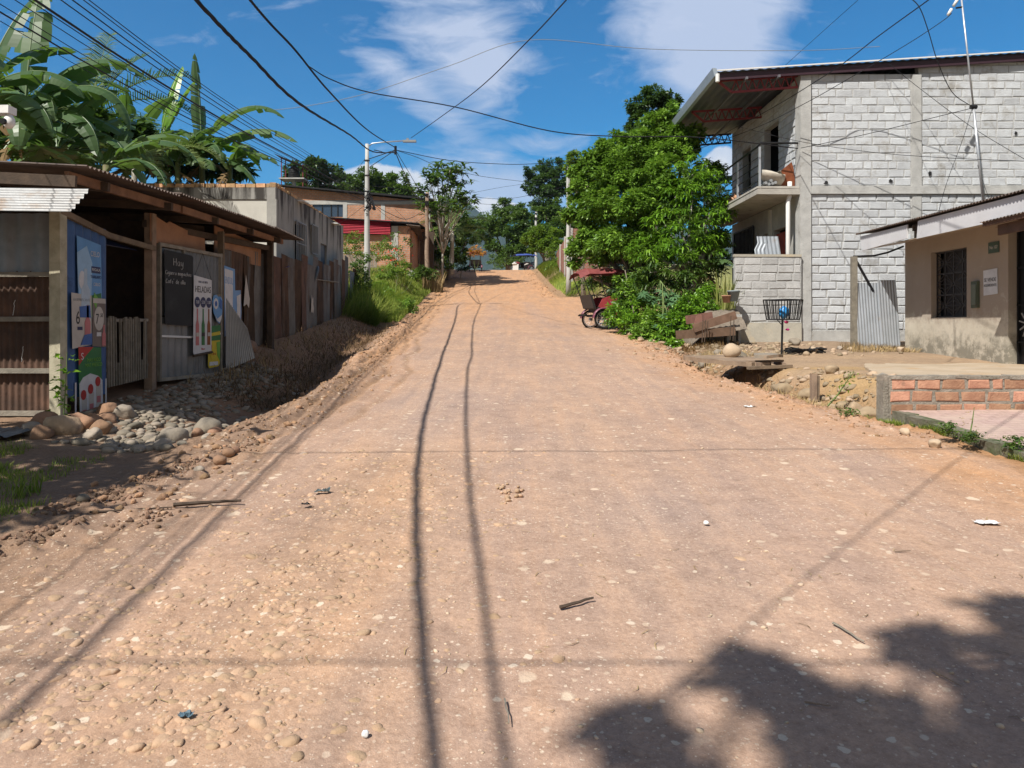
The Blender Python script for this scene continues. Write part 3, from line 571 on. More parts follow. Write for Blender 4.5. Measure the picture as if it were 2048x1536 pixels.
def frond(mb,base,az,el,L,droop,seed,ll=.55,nl=44,wid=.03,vfold=.5):
    r=random.Random(seed); p=Vector(base); e=el; ns=16; P=[];D=[]
    for i in range(ns+1):
        P.append(p.copy()); d=Vector((math.cos(az)*math.cos(e),math.sin(az)*math.cos(e),math.sin(e))); D.append(d); p=p+d*L/ns; e-=droop/ns*(.5+1.0*i/ns)
    mb.tube(P,[max(.006,.03*(1-i/ns)) for i in range(ns+1)],5,a=.8); side=Vector((-math.sin(az),math.cos(az),0))
    for i in range(nl):
        f=.12+.88*i/nl; q=f*ns; a=min(int(q),ns-1); pp=P[a].lerp(P[a+1],q-a); d=D[a]; up=side.cross(d).normalized(); up=-up if up.z<0 else up
        for sd in (-1,1):
            l=ll*(math.sin(math.pi*(.12+f*.83))**.6)*r.uniform(.85,1.1); dv=(side*sd*.85+d*.55+up*r.uniform(vfold-.25,vfold+.15)).normalized(); m=pp+dv*l*.55; tp=m+(dv+Vector((0,0,-.65))).normalized()*l*.45
            wv=d*wid*.5; mb.add([pp-wv,pp+wv,m+wv,m-wv,tp],[(0,1,2,3),(3,2,4)],r.random())
def palm(name,label,base,h,fr,seed,mt,group=None,r0=.16,**k):
    base=Vector(base); t=T(name,label,'palm tree',base,group); mb=MB(seed); top=base+Vector((.1,0,h)); mb.tube([base.lerp(top,i/5) for i in range(6)],[r0*(1.2-.08*i) for i in range(6)],9); mb.build('trunk',M['barkpale'],t,True)
    for i,(az,el,L,dr) in enumerate(fr):
        m2=MB(seed+i); frond(m2,top,R(az),R(el),L,dr,seed*7+i,**k); m2.build('frond',mt,t)
    return t
def Pc(L): # crown clumps from (px,py,r_px,Y)
    return [tuple(W(a,b,Y))+(r_/F*Y,) for a,b,r_,Y in L]
# ---------------- lettering helper ----------------
def text(s,name,mt,parent,origin,xdir,updir,size,nrm_off=.004,align='CENTER',ext=.0008,xs=1.0):
    cu=bpy.data.curves.new('tx','FONT'); cu.body=s; cu.size=size; cu.align_x=align; cu.align_y='CENTER'; cu.extrude=ext; cu.space_line=.95
    to=bpy.data.objects.new('tx',cu); COL.objects.link(to); bpy.context.view_layer.update()
    me=bpy.data.meshes.new_from_object(to.evaluated_get(bpy.context.evaluated_depsgraph_get())); bpy.data.objects.remove(to); bpy.data.curves.remove(cu)
    X=Vector(xdir).normalized(); U=Vector(updir).normalized(); N=X.cross(U); O=Vector(origin)-(wloc(parent) if parent else Vector())
    for v in me.vertices: c=v.co.copy(); v.co=O+X*c.x*xs+U*c.y+N*(nrm_off+c.z)
    me.materials.clear(); me.materials.append(mt); me.name=name
    o=bpy.data.objects.new(name,me); COL.objects.link(o); o.parent=parent; return o
class Panel:
    """local 2D frame on a wall: o = top left, x right, y down, n outward"""
    def __init__(s,o,x,dn,t,n=None): s.o=Vector(o); s.x=Vector(x).normalized(); s.d=Vector(dn).normalized(); s.n=Vector(n).normalized() if n else s.d.cross(s.x).normalized(); s.t=t
    def p(s,a,b,c=0): return s.o+s.x*a+s.d*b+s.n*c
    def rect(s,name,mt,x0,x1,y0,y1,c,th=.003): return s.poly(name,mt,[(x0,y0),(x1,y0),(x1,y1),(x0,y1)],c,th)
    def poly(s,name,mt,P,c,th=.003):
        mb=MB(); a=[s.p(x,y,c) for x,y in P]; mb.sheet(a,.5,th,s.n); return mb.build(name,mt,s.t)
    def disc(s,name,mt,x,y,rx,ry,c,n=20): return s.poly(name,mt,[(x+rx*math.cos(6.283*i/n),y+ry*math.sin(6.283*i/n)) for i in range(n)],c)
    def bottle(s,name,mt,x,y0,y1,w,c,neck=.38):
        h=y1-y0; yn=y0+h*.32; ys=y0+h*neck+h*.06
        return s.poly(name,mt,[(x-w*.18,y0),(x+w*.18,y0),(x+w*.2,yn),(x+w*.5,ys),(x+w*.5,y1),(x-w*.5,y1),(x-w*.5,ys),(x-w*.2,yn)],c)
    def txt(s,st,mt,x,y,size,c=.005,xs=1.0,name='lettering'): return text(st,name,mt,s.t,s.p(x,y),s.x,-s.d,size,c,xs=xs)
def pm(n,c,r=.5): return plain(n,c,r)
inkw=pm('print_white',(.62,.62,.64)); inkb=pm('print_black',(.015,.015,.02)); inkn=pm('print_navy',(.02,.03,.10)); inkr=pm('print_red',(.42,.03,.03)); inkg=pm('print_green',(.02,.16,.05)); inkl=pm('print_sky',(.12,.30,.58)); inky=pm('print_yellow',(.62,.48,.04)); inkp=pm('print_pink',(.50,.16,.17)); inka=pm('print_amber',(.25,.07,.02)); inkc=pm('print_cream',(.50,.46,.42)); chalk=pm('chalk',(.5,.5,.5)); slate=mat('slate',(.028,.03,.032),(.02,.021,.023),3,.7,bump=.05,stain=(.05,.05,.052),ss=2,st=.6)
inkbl=pm('print_blue',(.04,.12,.36)); inkgy=pm('print_grey',(.25,.26,.28)); inklg=pm('print_lightgreen',(.15,.38,.06))
# ---------------- tin shack ----------------
XS=-5.2
sh=T('tin_shack','low open fronted shack of rusty tin and planks under a corrugated roof at left','shack',(XS,10.5,.7))
mb=MB(1)
mb.corr((-9.5,8.62,2.18),(1,0,0),(0,0,1),3.1,.70,.20,.018,(0,-1,0),.3); mb.corr((-6.45,8.60,2.18),(1,0,0),(0,0,1),1.15,.70,.20,.018,(0,-1,0),.8)
mb.build('tin_wall',M['tin'],sh,True)
mb=MB(2)
for x0 in (-9.5,-8.7,-7.9,-7.1,-6.3,): mb.corr((x0,8.62+mb.r.uniform(-.01,.01),.60),(1,0,0),(0,0,1),.84 if x0<-6.4 else 1.02,1.62,.075,.011,(0,-1,0))
mb.build('rusty_wall',M['rust'],sh,True)
mb=MB(3)
for z in (2.17,1.66,1.08,.60): mb.beam((-9.6,8.575,z),(-5.27,8.565,z+.012*math.sin(z*9)),.05,.055)
mb.build('rail',M['wood_grey'],sh)
wm=MB(); r=random.Random(5)
for q in ((-5.72,1.93),(-5.62,1.40),(-5.9,1.30)):
    pts=[(q[0]+i*.003+r.uniform(-.006,.006),8.592,q[1]-.22+i*.022) for i in range(9)]
    wm.tube(pts,.003,4)
    if 0: wm.tube([(q[0]-.12,8.592,q[1]-.3),(q[0]-.03,8.592,q[1]-.15),(q[0]+.04,8.592,q[1]-.24),(q[0]+.1,8.592,q[1]-.27)],.004,4)
wm.build('paint_drip',M['white'],sh)
for (x,y,z0,z1,s_,m_) in ((XS+.02,8.56,.50,2.92,.125,'wood_pale'),(XS,10.78,.66,3.2,.12,'wood'),(-4.98,15.45,1.0,3.3,.11,'wood_dark'),(-4.98,12.85,.8,3.2,.09,'wood')):
    if m_ not in M: M[m_]=mat(m_,(.50,.46,.34),(.34,.31,.22),7,.85,bump=.4,bs=60)
    mb=MB(int(y)); mb.box(x-s_/2,x+s_/2,y-s_/2,y+s_/2,z0,z1,.006); mb.build('post',M[m_],sh)
mb=MB(4); mb.beam((XS+.06,8.52,2.90),(XS+.05,9.6,2.74),.05,.07); mb.beam((XS+.05,9.6,2.742),(XS+.05,10.8,2.70),.05,.07); mb.build('lintel',M['wood'],sh)
mb=MB(5); mb.beam((-4.72,7.95,3.18),(-4.75,10.9,3.26),.05,.10); mb.beam((-4.72,10.7,3.25),(-4.78,15.6,3.33),.05,.10); mb.build('eave_beam',M['wood_orange'],sh)
mb=MB(6)
for y in (8.6,10.2,11.8,13.4,15.0): mb.beam((-9,y,3.42),(-4.62,y,3.17+(y-8)*.018),.06,.10)
mb.beam((-9.6,7.95,3.36),(-4.62,7.95,3.12),.04,.12); mb.beam((-5.25,10.7,3.05),(-5.0,15.4,3.18),.06,.1); mb.box(-5.95,-5.87,7.97,8.03,2.95,3.38)
mb.build('rafter',M['wood_dark'],sh)
mb=MB(7)
def roofsheet(y0,y1,x0,x1,z00,z01,dz): 
    mb.corr((x1,y0,z00),(0,y1-y0,z01-z00),(x0-x1,0,dz),math.hypot(y1-y0,z01-z00),math.hypot(x1-x0,dz),.085,.016,(0,0,1))
roofsheet(7.88,10.2,-9.7,-4.47,3.27,3.345,.26); roofsheet(10.1,12.3,-9.7,-4.45,3.37,3.40,.26); roofsheet(12.15,14.2,-9.7,-4.43,3.40,3.42,.27); roofsheet(14.05,15.95,-9.7,-4.42,3.435,3.40,.27)
mb.build('roof',M['rust_roof'],sh,True)
mb=MB(8); mb.corr((-7.6,7.62,2.79),(0,.28,.24),(1,0,-.012),.44,3.12,.10,.011,(0,-1,.9)); o=mb.build('awning_sheet',M['awning'],sh,True); tag(o,'bright galvanised sheet hung under the roof edge')
mb=MB(9); mb.sheet([(-9.7,15.6,.9),(-5.0,15.6,.95),(-5.0,15.6,3.2),(-9.7,15.6,3.5)],.5,.02); mb.sheet([(-9.6,8.7,.6),(-9.6,15.6,.9),(-9.6,15.6,3.5),(-9.6,8.7,3.4)],.5,.02); mb.sheet([(-7.4,10.6,.7),(-5.3,12.9,.7),(-5.3,12.9,3.3),(-7.4,10.6,3.3)],.4,.02)
mb.build('inner_wall',M['wood_dark'],sh)
mb=MB(10); mb.sheet([(-6.6,8.75,2.9),(-5.35,9.7,2.65),(-5.35,10.7,2.66),(-6.6,10.7,3.1)],.5,.01); mb.build('tarpaulin',pm('tarp_blue',(.015,.03,.09)),sh)
mb=MB(11); mb.corr((XS+.02,8.64,.75),(.02,1,-.03),(0,0,1),.92,2.09,.16,.012,(1,0,0)); mb.build('blue_panel',M['bluepaint'],sh,True)
g=MB(12); r=random.Random(9)
for i in range(17):
    y=9.60+i*.063; zt=1.70+r.uniform(-.03,.02)-(.6 if i in (4,14) else 0); g.beam((XS+.03,y,.80+.05*i/17),(XS+.03+r.uniform(-.01,.01),y+r.uniform(-.01,.01),zt),.028,.018,(0,1,0))
for z in (1.66,1.02): g.beam((XS+.0,9.55,z),(XS+.0,10.70,z+.01),.03,.04)
g.build('picket_gate',M['wood_grey'],sh)
p0=Vector((-5.17,10.93,0)); p1=Vector((-4.90,12.60,0)); ud=(p1-p0).normalized(); nd=Vector((ud.y,-ud.x,0))
mb=MB(13); mb.corr(p0+Vector((0,0,.80)),ud,(0,0,1),.95,.92,.17,.012,nd,.75); mb.corr(p0+ud*.93+Vector((0,0,.80)),ud,(0,0,1),.74,.92,.075,.010,nd,.35); mb.corr(p0+Vector((0,0,1.74)),ud,(0,0,1),.75,1.0,.17,.012,nd,.3); mb.corr(p0+ud*.73+Vector((0,0,1.70)),ud,(0,0,1),.93,1.05,.10,.011,nd,.2)
dr=mb.build('door_panel',M['tin'],sh,True)
mb=MB(14); zs=(.80,2.76)
for k_ in (0.02,1.66): mb.beam(p0+ud*k_+Vector((0,0,.78))+nd*.02,p0+ud*k_+Vector((0,0,2.80))+nd*.02,.05,.05)
mb.beam(p0+Vector((0,0,2.78))+nd*.02,p1+Vector((0,0,2.76))+nd*.02,.05,.05); mb.beam(p0+Vector((0,0,.80))+nd*.02,p1+Vector((0,0,.79))+nd*.02,.04,.05); mb.beam(p0+ud*.85+Vector((0,0,2.04))+nd*.02,p1+Vector((0,0,2.10))+nd*.02,.03,.04); mb.beam(p0+ud*.62+Vector((0,0,1.95))+nd*.02,p0+ud*.62+Vector((0,0,2.77))+nd*.02,.03,.05)
mb.build('frame',M['wood_grey'],dr)
mb=MB(15); mb.beam(p0+Vector((0,0,1.44))+nd*.03,p0+ud*.8+Vector((0,0,1.41))+nd*.03,.02,.03); mb.beam(p0+ud*.8+Vector((0,0,1.41))+nd*.03,p1+Vector((0,0,1.46))+nd*.03,.02,.03); mb.build('white_strip',M['white'],dr)
mb=MB(16); mb.sheet([(XS+.03,10.70,2.80),(XS+.03,12.62,2.72),(XS+.03,12.58,3.08),(XS+.03,12.0,3.14),(XS+.03,11.9,3.10),(XS+.03,11.3,3.16),(XS+.03,11.2,3.12),(XS+.03,10.70,3.20)],.5,.015,(1,0,0)); mb.build('plywood_panel',M['ply'],sh)
mb=MB(17); mb.sheet([(XS+.05,12.95,2.78),(XS+.06,15.3,2.80),(XS+.06,15.32,3.18),(XS+.05,15.0,3.24),(XS+.05,12.95,3.32)],.9,.015,(1,0,0)); mb.build('plywood_panel',M['ply'],sh)
# security camera on its mast by the shack roof
cm=T('security_camera','white dome security camera before the banana leaves at the left edge','security camera',(-4.1,6.05,3.25))
mb=MB(); mb.box(-4.20,-4.03,6.0,6.1,3.30,3.36,.003); mb.build('housing',M['white'],cm)
mb=MB(); mb.tube([(-4.06,6.05,3.30),(-4.055,6.05,3.26),(-4.05,6.04,3.225),(-4.05,6.03,3.20),(-4.05,6.02,3.185)],[.022,.040,.044,.034,.015],14); mb.build('dome',M['white'],cm,True)
mb=MB(); mb.tube([(-4.055,5.985,3.225),(-4.055,5.962,3.222)],[.026,.022],12); mb.build('lens',M['black'],cm)
mb=MB(); mb.tube([(-4.9,6.05,.3),(-4.9,6.05,3.34)],.03,8); mb.tube([(-4.9,6.05,3.34),(-4.2,6.05,3.34)],.018,8); mb.build('bracket',M['galv'],cm)
# posters on the blue panel
def PA(o,y0,y1,z0,z1): return None
bx=Vector((0,1,0)); dn=Vector((0,0,-1)); XP=XS+.045
t=T('water_poster','pale blue bottled water poster, topmost on the blue tin panel','poster',(XP,9.1,2.5)); p=Panel((XP,8.88,2.66),bx,dn,t,(1,0,0))
p.poly('sheet',inkl,[(0,0),(.52,.06),(.55,.95),(.04,.98)],0); p.poly('light_patch',pm('print_ice',(.30,.48,.68)),[(.0,.2),(.2,.1),(.32,.3),(.3,.7),(.1,.9),(.02,.6)],.004); p.poly('green_field',inkg,[(.30,.70),(.52,.66),(.55,.94),(.3,.96)],.004); p.bottle('bottle',pm('print_pale',(.42,.52,.62)),.17,.38,.96,.18,.008); p.disc('white_spot',inkw,.10,.52,.07,.11,.007); p.poly('blue_foot',inkbl,[(.04,.84),(.26,.82),(.28,.97),(.05,.97)],.011); p.poly('green_leaf',inklg,[(.36,.66),(.44,.72),(.40,.86),(.34,.78)],.008); p.txt('CIELO',inkw,.38,.19,.09,.008,.8); p.rect('caption_bar',inkn,.30,.50,.34,.42,.006); p.txt('REGALA',inkw,.40,.38,.05,.011); p.txt('TAREAPO',inkn,.40,.47,.055,.008); p.txt('CIELO',inkw,.42,.56,.055,.008)
t=T('price_poster','white beer poster priced 6.50 in the middle of the blue tin panel','poster',(XP,8.95,1.9)); p=Panel((XP+.006,8.76,1.98),bx,dn,t,(1,0,0))
p.poly('sheet',inkc,[(0,0),(.42,.02),(.42,.62),(.02,.66)],0); p.txt('LA REFRESCANTE',inkgy,.21,.08,.045,.005); p.txt('6',inkb,.13,.30,.22,.005,.8); p.txt('.50',inkb,.22,.26,.08,.005,.8); p.rect('caption_bar',inkn,.12,.22,.40,.44,.005); p.bottle('bottle',inkp,.33,.14,.60,.12,.005); p.poly('blue_corner',inkbl,[(.18,.62),(.26,.5),(.42,.48),(.42,.62)],.008)
t=T('price_poster','narrow dark beer poster priced 7.50 beside the white 6.50 poster','poster',(XP,9.3,1.9)); p=Panel((XP+.006,9.20,1.94),bx,dn,t,(1,0,0))
p.poly('sheet',pm('print_brown',(.16,.13,.12)),[(0,0),(.30,.01),(.31,.62),(0,.60)],0); p.rect('top_strip',inkc,.01,.29,.01,.07,.004); p.disc('price_disc',inkc,.14,.26,.11,.15,.004); p.txt('7',inkb,.10,.27,.18,.008,.8); p.txt('.50',inkb,.19,.22,.07,.008,.8); p.rect('label_patch',inkw,.09,.19,.43,.48,.004); p.bottle('bottle',inkp,.25,.34,.60,.08,.006)
t=T('yogurt_poster','red, green and white drink poster, lowest on the blue tin panel','poster',(XP,9.1,1.2)); p=Panel((XP+.004,8.90,1.34),bx,dn,t,(1,0,0))
p.poly('sheet',inkg,[(0,0),(.50,.02),(.54,1.02),(.04,1.0)],0); p.poly('red_corner',inkr,[(0,0),(.32,.01),(.14,.12),(.01,.22)],.004); p.txt('S',inkw,.08,.12,.12,.008); p.poly('white_field',inkw,[(.02,.44),(.10,.37),(.25,.33),(.42,.37),(.52,.43),(.54,.94),(.04,.92)],.004); p.txt('MAS RICO\nMAS FRESCO',inklg,.33,.2,.065,.006)
for i,(x,y0) in enumerate(((.12,.62),(.27,.56),(.43,.48))): p.rect('carton',inkc,x-.055,x+.055,y0,.88,.007); p.disc('price_disc',inkr,x-.02,y0-.04,.055,.06,.010); p.rect('carton_label',inkp,x-.04,x+.04,y0+.14,y0+.22,.010)
p.rect('grey_foot',inkgy,.05,.54,.95,1.0,.004)
for x in (-.06,.60): p.rect('torn_tape',inkw,x,x+.03,.42,1.22,-.002)
# chalkboard
zt=2.70; ch=T('chalkboard','black chalkboard with white handwriting hung on the tin door panel','chalkboard',tuple(p0+ud*.4+Vector((0,0,2.0)))); p=Panel(p0+ud*.06+Vector((0,0,2.71))+nd*.05,ud,(0,0,-1),ch,nd)
p.poly('board',slate,[(0.02,0),(.72,.03),(.75,.06),(.72,1.13),(.04,1.10)],0,.01)
hand=[('H',[(0,0,0,1),(0,.5,.6,.5),(.6,0,.6,1)])]
L_={'H':[[(0,0),(0,1)],[(0,.5),(.6,.52)],[(.6,0),(.58,1)]],'a':[[(.5,.55),(.2,.6),(0,.35),(.15,0),(.42,.15),(.5,.55),(.52,0)]],'y':[[(0,.6),(.1,.1),(.35,.05),(.5,.6),(.45,-.2),(.2,-.45),(0,-.3)]],'C':[[(.6,.9),(.3,1),(.05,.6),(.1,.1),(.4,0),(.62,.15)]],'i':[[(0,.6),(.02,0)],[(0,.85),(.02,.9)]],'g':[[(.5,.6),(.2,.65),(0,.4),(.15,.1),(.45,.25),(.5,.6),(.48,-.3),(.2,-.45),(0,-.3)]],'r':[[(0,.6),(.02,0)],[(.02,.4),(.2,.62),(.4,.55)]],'o':[[(.25,.6),(0,.35),(.15,.0),(.45,.1),(.48,.5),(.25,.6)]],'m':[[(0,.6),(0,0)],[(0,.45),(.2,.6),(.28,.4),(.28,0)],[(.28,.42),(.5,.6),(.58,.35),(.58,0)]],'p':[[(0,.6),(0,-.5)],[(0,.5),(.3,.62),(.45,.3),(.3,.02),(0,.1)]],'c':[[(.45,.5),(.2,.6),(0,.3),(.15,0),(.45,.08)]],'h':[[(0,1),(0,0)],[(0,.4),(.25,.6),(.4,.4),(.42,0)]],'f':[[(.4,.95),(.15,.9),(.1,0)],[(-.1,.55),(.35,.58)]],'e':[[(0,.32),(.42,.36),(.3,.62),(.05,.45),(.1,.05),(.42,.08)]],'d':[[(.45,1),(.45,0)],[(.45,.5),(.15,.6),(0,.25),(.2,0),(.45,.15)]],'l':[[(0,1),(.02,0)]],"'":[[(0,1.0),(.12,1.15)]],'s':[[(.4,.55),(.1,.55),(.1,.35),(.4,.25),(.3,.02),(0,.05)]]}
def write(s,x,y,h,name):
    m_=MB(); r=random.Random(len(s))
    for c in s:
        if c==' ': x+=h*.5; continue
        w_=0
        for stroke in L_[c]:
            m_.tube([p.p(x+a*h,y-b*h+r.uniform(-.03,.03)*h,.013) for a,b in stroke],.0042,4); w_=max(w_,max(a for a,b in stroke))
        x+=(w_+.28)*h
    m_.build(name,chalk,ch)
write('Hay',.24,.22,.11,'chalk_line'); write('Cigarro mapachos',.04,.36,.058,'chalk_line'); write("Cafe' de olla",.05,.49,.062,'chalk_line')
# beer banner
bn=T('beer_banner','long white banner reading HELADAS with three beer bottles, hung by a string beside the chalkboard','banner',tuple(p0+ud*1.05+Vector((0,0,1.9)))); p=Panel(p0+ud*.80+Vector((0,0,2.38))+nd*.075,ud,(0,0,-1),bn,nd)
p.poly('sheet',inkw,[(.0,0),(.50,.05),(.49,1.20),(.0,1.25),(-.02,1.2)],0,.004); p.txt('VIVE LAS BIEN',inkn,.25,.10,.05,.006,.85); p.txt('HELADAS',inkb,.25,.22,.145,.006,.72)
for i,(x,pr,c_) in enumerate(((.09,'7.00',inkp),(.25,'5.50',inkg),(.41,'7.00',inka))):
    p.disc('price_disc',inkn,x,.42,.075,.085,.006); p.txt(pr,inkw,x,.42,.07,.010,.8); b=p.bottle('bottle',c_,x,.52,1.10,.085,.006); p.rect('bottle_label',inkc if i!=1 else inkb,x-.04,x+.04,.90,.96,.010)
p.txt('Blom',inkr,.25,1.16,.05,.006)
m_=MB(); m_.tube([p.p(.02,0,.01),p.p(.25,-.36,.0),p.p(.48,.05,.01)],.004,4); m_.build('string',M['cable'],bn); m_=MB(); m_.tube([p.p(-.03,1.26,.01),p.p(.5,1.22,.01)],.02,8); m_.build('bottom_roll',M['wood_dark'],bn)
# small signs
sg=T('oval_sign','small blue and white oval sign beside the HELADAS banner','sign',tuple(p0+ud*1.5+Vector((0,0,1.9)))); p=Panel(p0+ud*1.34+Vector((0,0,2.10))+nd*.06,ud,(0,0,-1),sg,nd)
p.poly('plate',inkl,[(.0,.12),(.04,.02),(.12,0),(.20,.04),(.24,.02),(.30,.08),(.30,.28),(.26,.42),(.22,.48),(.14,.44),(.04,.30)],0,.006); p.disc('white_disc',inkw,.10,.15,.07,.09,.008); p.disc('blue_disc',inkbl,.10,.15,.035,.045,.012); p.poly('white_band',inkw,[(.06,.32),(.14,.40),(.28,.33),(.26,.40),(.22,.46),(.14,.43)],.008); p.poly('blue_band',inkbl,[(.22,.06),(.29,.10),(.28,.24),(.21,.20)],.008)
sg=T('snack_sign','yellow and green snack sign low on the door panel, under the oval sign','sign',tuple(p0+ud*1.45+Vector((0,0,1.5)))); p=Panel(p0+ud*1.22+Vector((0,0,1.60))+nd*.06,ud,(0,0,-1),sg,nd)
p.poly('plate',inky,[(.0,.08),(.06,.02),(.32,0),(.36,.02),(.34,.64),(.30,.68),(.03,.70),(.0,.66)],0,.006); p.poly('green_top',inkg,[(0,.09),(.06,.02),(.32,0),(.36,.02),(.355,.10),(.0,.14)],.008); p.poly('green_band',inkg,[(.0,.19),(.355,.16),(.35,.25),(.0,.26)],.008); p.poly('green_side',inklg,[(.24,.28),(.35,.27),(.34,.6),(.26,.5)],.008); p.disc('red_spot',inkr,.06,.36,.04,.05,.009); p.disc('yellow_pack',inky,.15,.46,.10,.12,.009); p.txt('Cifrut',inkr,.15,.47,.075,.013,.8); p.rect('white_foot',inkw,.03,.28,.60,.66,.009)
# leaning grille beside the panel
mb=MB(20); a_=Vector((-4.86,12.66,.80)); 
P4=[(-4.85,12.70,.83),(-4.52,13.15,1.02),(-4.62,13.05,1.55),(-4.86,12.75,2.05)]
mb.sheet(P4,.5,.01,(1,-.4,0))
for i in range(15):
    f=i/14; a0=Vector(P4[0]).lerp(Vector(P4[1]),f); 
    top=Vector(P4[3]).lerp(Vector(P4[2]),min(1,f*1.0)); mb.beam(a0+Vector((.012,-.008,0)),top+Vector((.012,-.008,0)),.006,.02,a=.1)
M['slatted']=mat('slatted',(.55,.55,.54),(.45,.45,.45),3,.7,bump=.1,var=.5)
solo(mb,'slatted_sheet',M['slatted'],'pale slatted sheet leaning on the tin fence right behind the shack door panel','sheet')
# ---------------- tin fence ----------------
fe=T('tin_fence','tall fence of upright rusty corrugated sheets between the shack and the lamp post','fence',(-5.5,19,1.2))
r=random.Random(21); A=Vector((-5.02,12.75,0)); B=Vector((-5.92,26.6,0)); d=(B-A).normalized(); n_=Vector((d.y,-d.x,0)); s_=0; i=0; Lf=(B-A).length
kinds=['tin','rust','rust','tin','tin','rust','rust','tin','rust','rust','tin','tin','rust','tin','tin','rust','tin','tin','rust','tin']
M['tin_blotch']=M['tin']
while s_<Lf:
    wd=r.uniform(.62,.95); p_=A+d*s_; zb=gz(p_.x,p_.y)-.12; h=r.uniform(1.85,2.12)+(.0 if s_>2 else .15); tl=r.uniform(-.05,.05)*(1 if i%5 else 1.8)
    mb=MB(50+i); mb.corr(p_+n_*r.uniform(.0,.04)+Vector((0,0,zb)),d,Vector((d.x*tl,d.y*tl,1)),wd,h,r.choice([.075,.12,.17]),.012,n_,None,.012)
    mb.build('tin_sheet',M[{'tin':'tin_dirty'}.get(kinds[i%len(kinds)],'rust')],fe,True); s_+=wd*.92; i+=1
mb=MB(77); mb.beam(A+Vector((-.10,0,1.4+.85)),B+Vector((-.10,0,1.75+1.1)),.05,.07); mb.build('rail',M['wood'],fe)
for i,(yy,lab) in enumerate(((27.4,'t'),(28.4,'t'))):
    p_=Vector((-5.95-.05*i,yy,0)); mb=MB(90+i); zb=gz(p_.x,p_.y)-.1; mb.corr(p_+Vector((0,0,zb)),(0,1,0),(.0,.12*(1-i*2),1),.8,1.5,.1,.012,(1,0,0),None,.02); mb.build('tin_sheet',M['rust' if i else 'tin'],fe,True)
# torn posters on the fence
def onf(s,z,off=.05): q=A+d*s+n_*off; return Vector((q.x,q.y,z))
t=T('torn_poster','torn pale blue and white poster on the first fence sheet past the door panel','poster',tuple(onf(.3,2.3))); p=Panel(onf(.10,2.62,.09),d,(0,0,-1),t,n_)
p.poly('sheet',inkl,[(0,0),(.60,.02),(.62,.4),(.95,.38),(1.0,.8),(.9,1.32),(.5,1.25),(.3,1.18),(.02,1.22)],0,.004); p.poly('white_area',inkw,[(.02,.05),(.48,.06),(.46,1.1),(.3,1.05),(.05,1.12)],.004); p.txt('ENDUL',inkl,.25,.25,.17,.008,.8); p.poly('pale_patch',inkw,[(.7,.5),(.95,.45),(.9,1.2),(.75,1.1)],.006)
for i,(s_,z,P_) in enumerate(((1.35,2.55,[(0.15,0),(.40,.45),(.35,.62),(.2,.55),(0,.6)]),(7.6,2.42,[(.1,0),(.2,.12),(.32,.06),(.3,.25),(.4,.35),(.3,.5),(.12,.45),(.0,.5),(.05,.25)]))):
    t=T('torn_paper',['white torn paper scrap hanging next to the pale blue poster on the fence','small ragged white sticker remnant in the middle of the tin fence'][i],'paper',tuple(onf(s_,z))); p=Panel(onf(s_,z,.06),d,(0,0,-1),t,n_); p.poly('scrap',inkc,P_,0,.004)
# basin, tarp and planks above the fence
q=onf(8.6,3.0,-.28); bsn=T('basin','upturned grey plastic basin lying on planks above the tin fence','basin',tuple(q)); mb=MB(); ax=Vector((.7,.45,-.35)).normalized(); mb.tube([q-ax*.34,q-ax*.33,q+ax*.14,q+ax*.15,q+ax*.2],[.02,.24,.36,.40,.40],20); mb.build('bowl',pm('basin_grey',(.10,.12,.14)),bsn,True)
mb=MB(3); q=onf(9.6,2.93,-.3)
for k_ in range(4): mb.beam(q+Vector((-.3+.2*k_,-1.6,-.14+.03*k_)),q+Vector((-.28+.2*k_,1.7,-.02+.02*k_)),.18,.025)
solo(mb,'plank_pile',M['wood_grey'],'loose planks laid flat behind the top of the tin fence under the basin','planks')
mb=MB(3); q=onf(3.2,2.9,-.5); r=random.Random(2)
V=[];Fc=[]
for j in range(9):
    for i in range(9): V.append(q+Vector((-.5+.12*i+r.uniform(-.03,.03),-.9+.36*j,.02+.16*math.sin(i*.5)*math.sin(j*.45+.4)+r.uniform(-.03,.03))))
for j in range(8):
    for i in range(8): a=j*9+i; Fc.append((a,a+1,a+10,a+9))
mb.add(V,Fc,.5); solo(mb,'blue_tarp',pm('tarp',(.02,.05,.28)),'crumpled blue tarpaulin heaped behind the fence top near the shack roof post','tarpaulin')
# ---------------- grey plastered house ----------------
def wall_open(mb,o,u,L,z0,z1,th,ops,a=.5):
    """wall along u from o, with openings (s0,s1,za,zb)"""
    o=Vector(o);u=Vector(u).normalized();n=Vector((-u.y,u.x,0)); xs=sorted({0,L}|{v for q in ops for v in q[:2]})
    def bx(s0,s1,a0,a1):
        if a1-a0<.005 or s1-s0<.005: return
        c=[o+u*s0,o+u*s1,o+u*s1+n*th,o+u*s0+n*th]; V=[(p.x,p.y,z) for z in (a0,a1) for p in c]; mb.add(V,[(0,3,2,1),(4,5,6,7),(0,1,5,4),(1,2,6,5),(2,3,7,6),(3,0,4,7)],a)
    for s0,s1 in zip(xs[:-1],xs[1:]):
        m_=(s0+s1)/2; cur=z0
        for q in sorted([q for q in ops if q[0]<m_<q[1]],key=lambda q:q[2]): bx(s0,s1,cur,q[2]); cur=q[3]
        bx(s0,s1,cur,z1)
HX=-6.3
gh=T('plastered_house','grey plastered single storey house with mould streaks and brick topped walls, behind the tin fence','house',(-7.8,24,1.2))
mb=MB(1); wall_open(mb,(HX,20.0,0),(0,1,0),8.0,.8,5.28,.18,[(1.75,2.75,2.75,4.62),(3.45,4.1,3.85,4.75),(4.7,5.5,1.6,4.3)]); mb.build('side_wall',M['plaster'],gh)
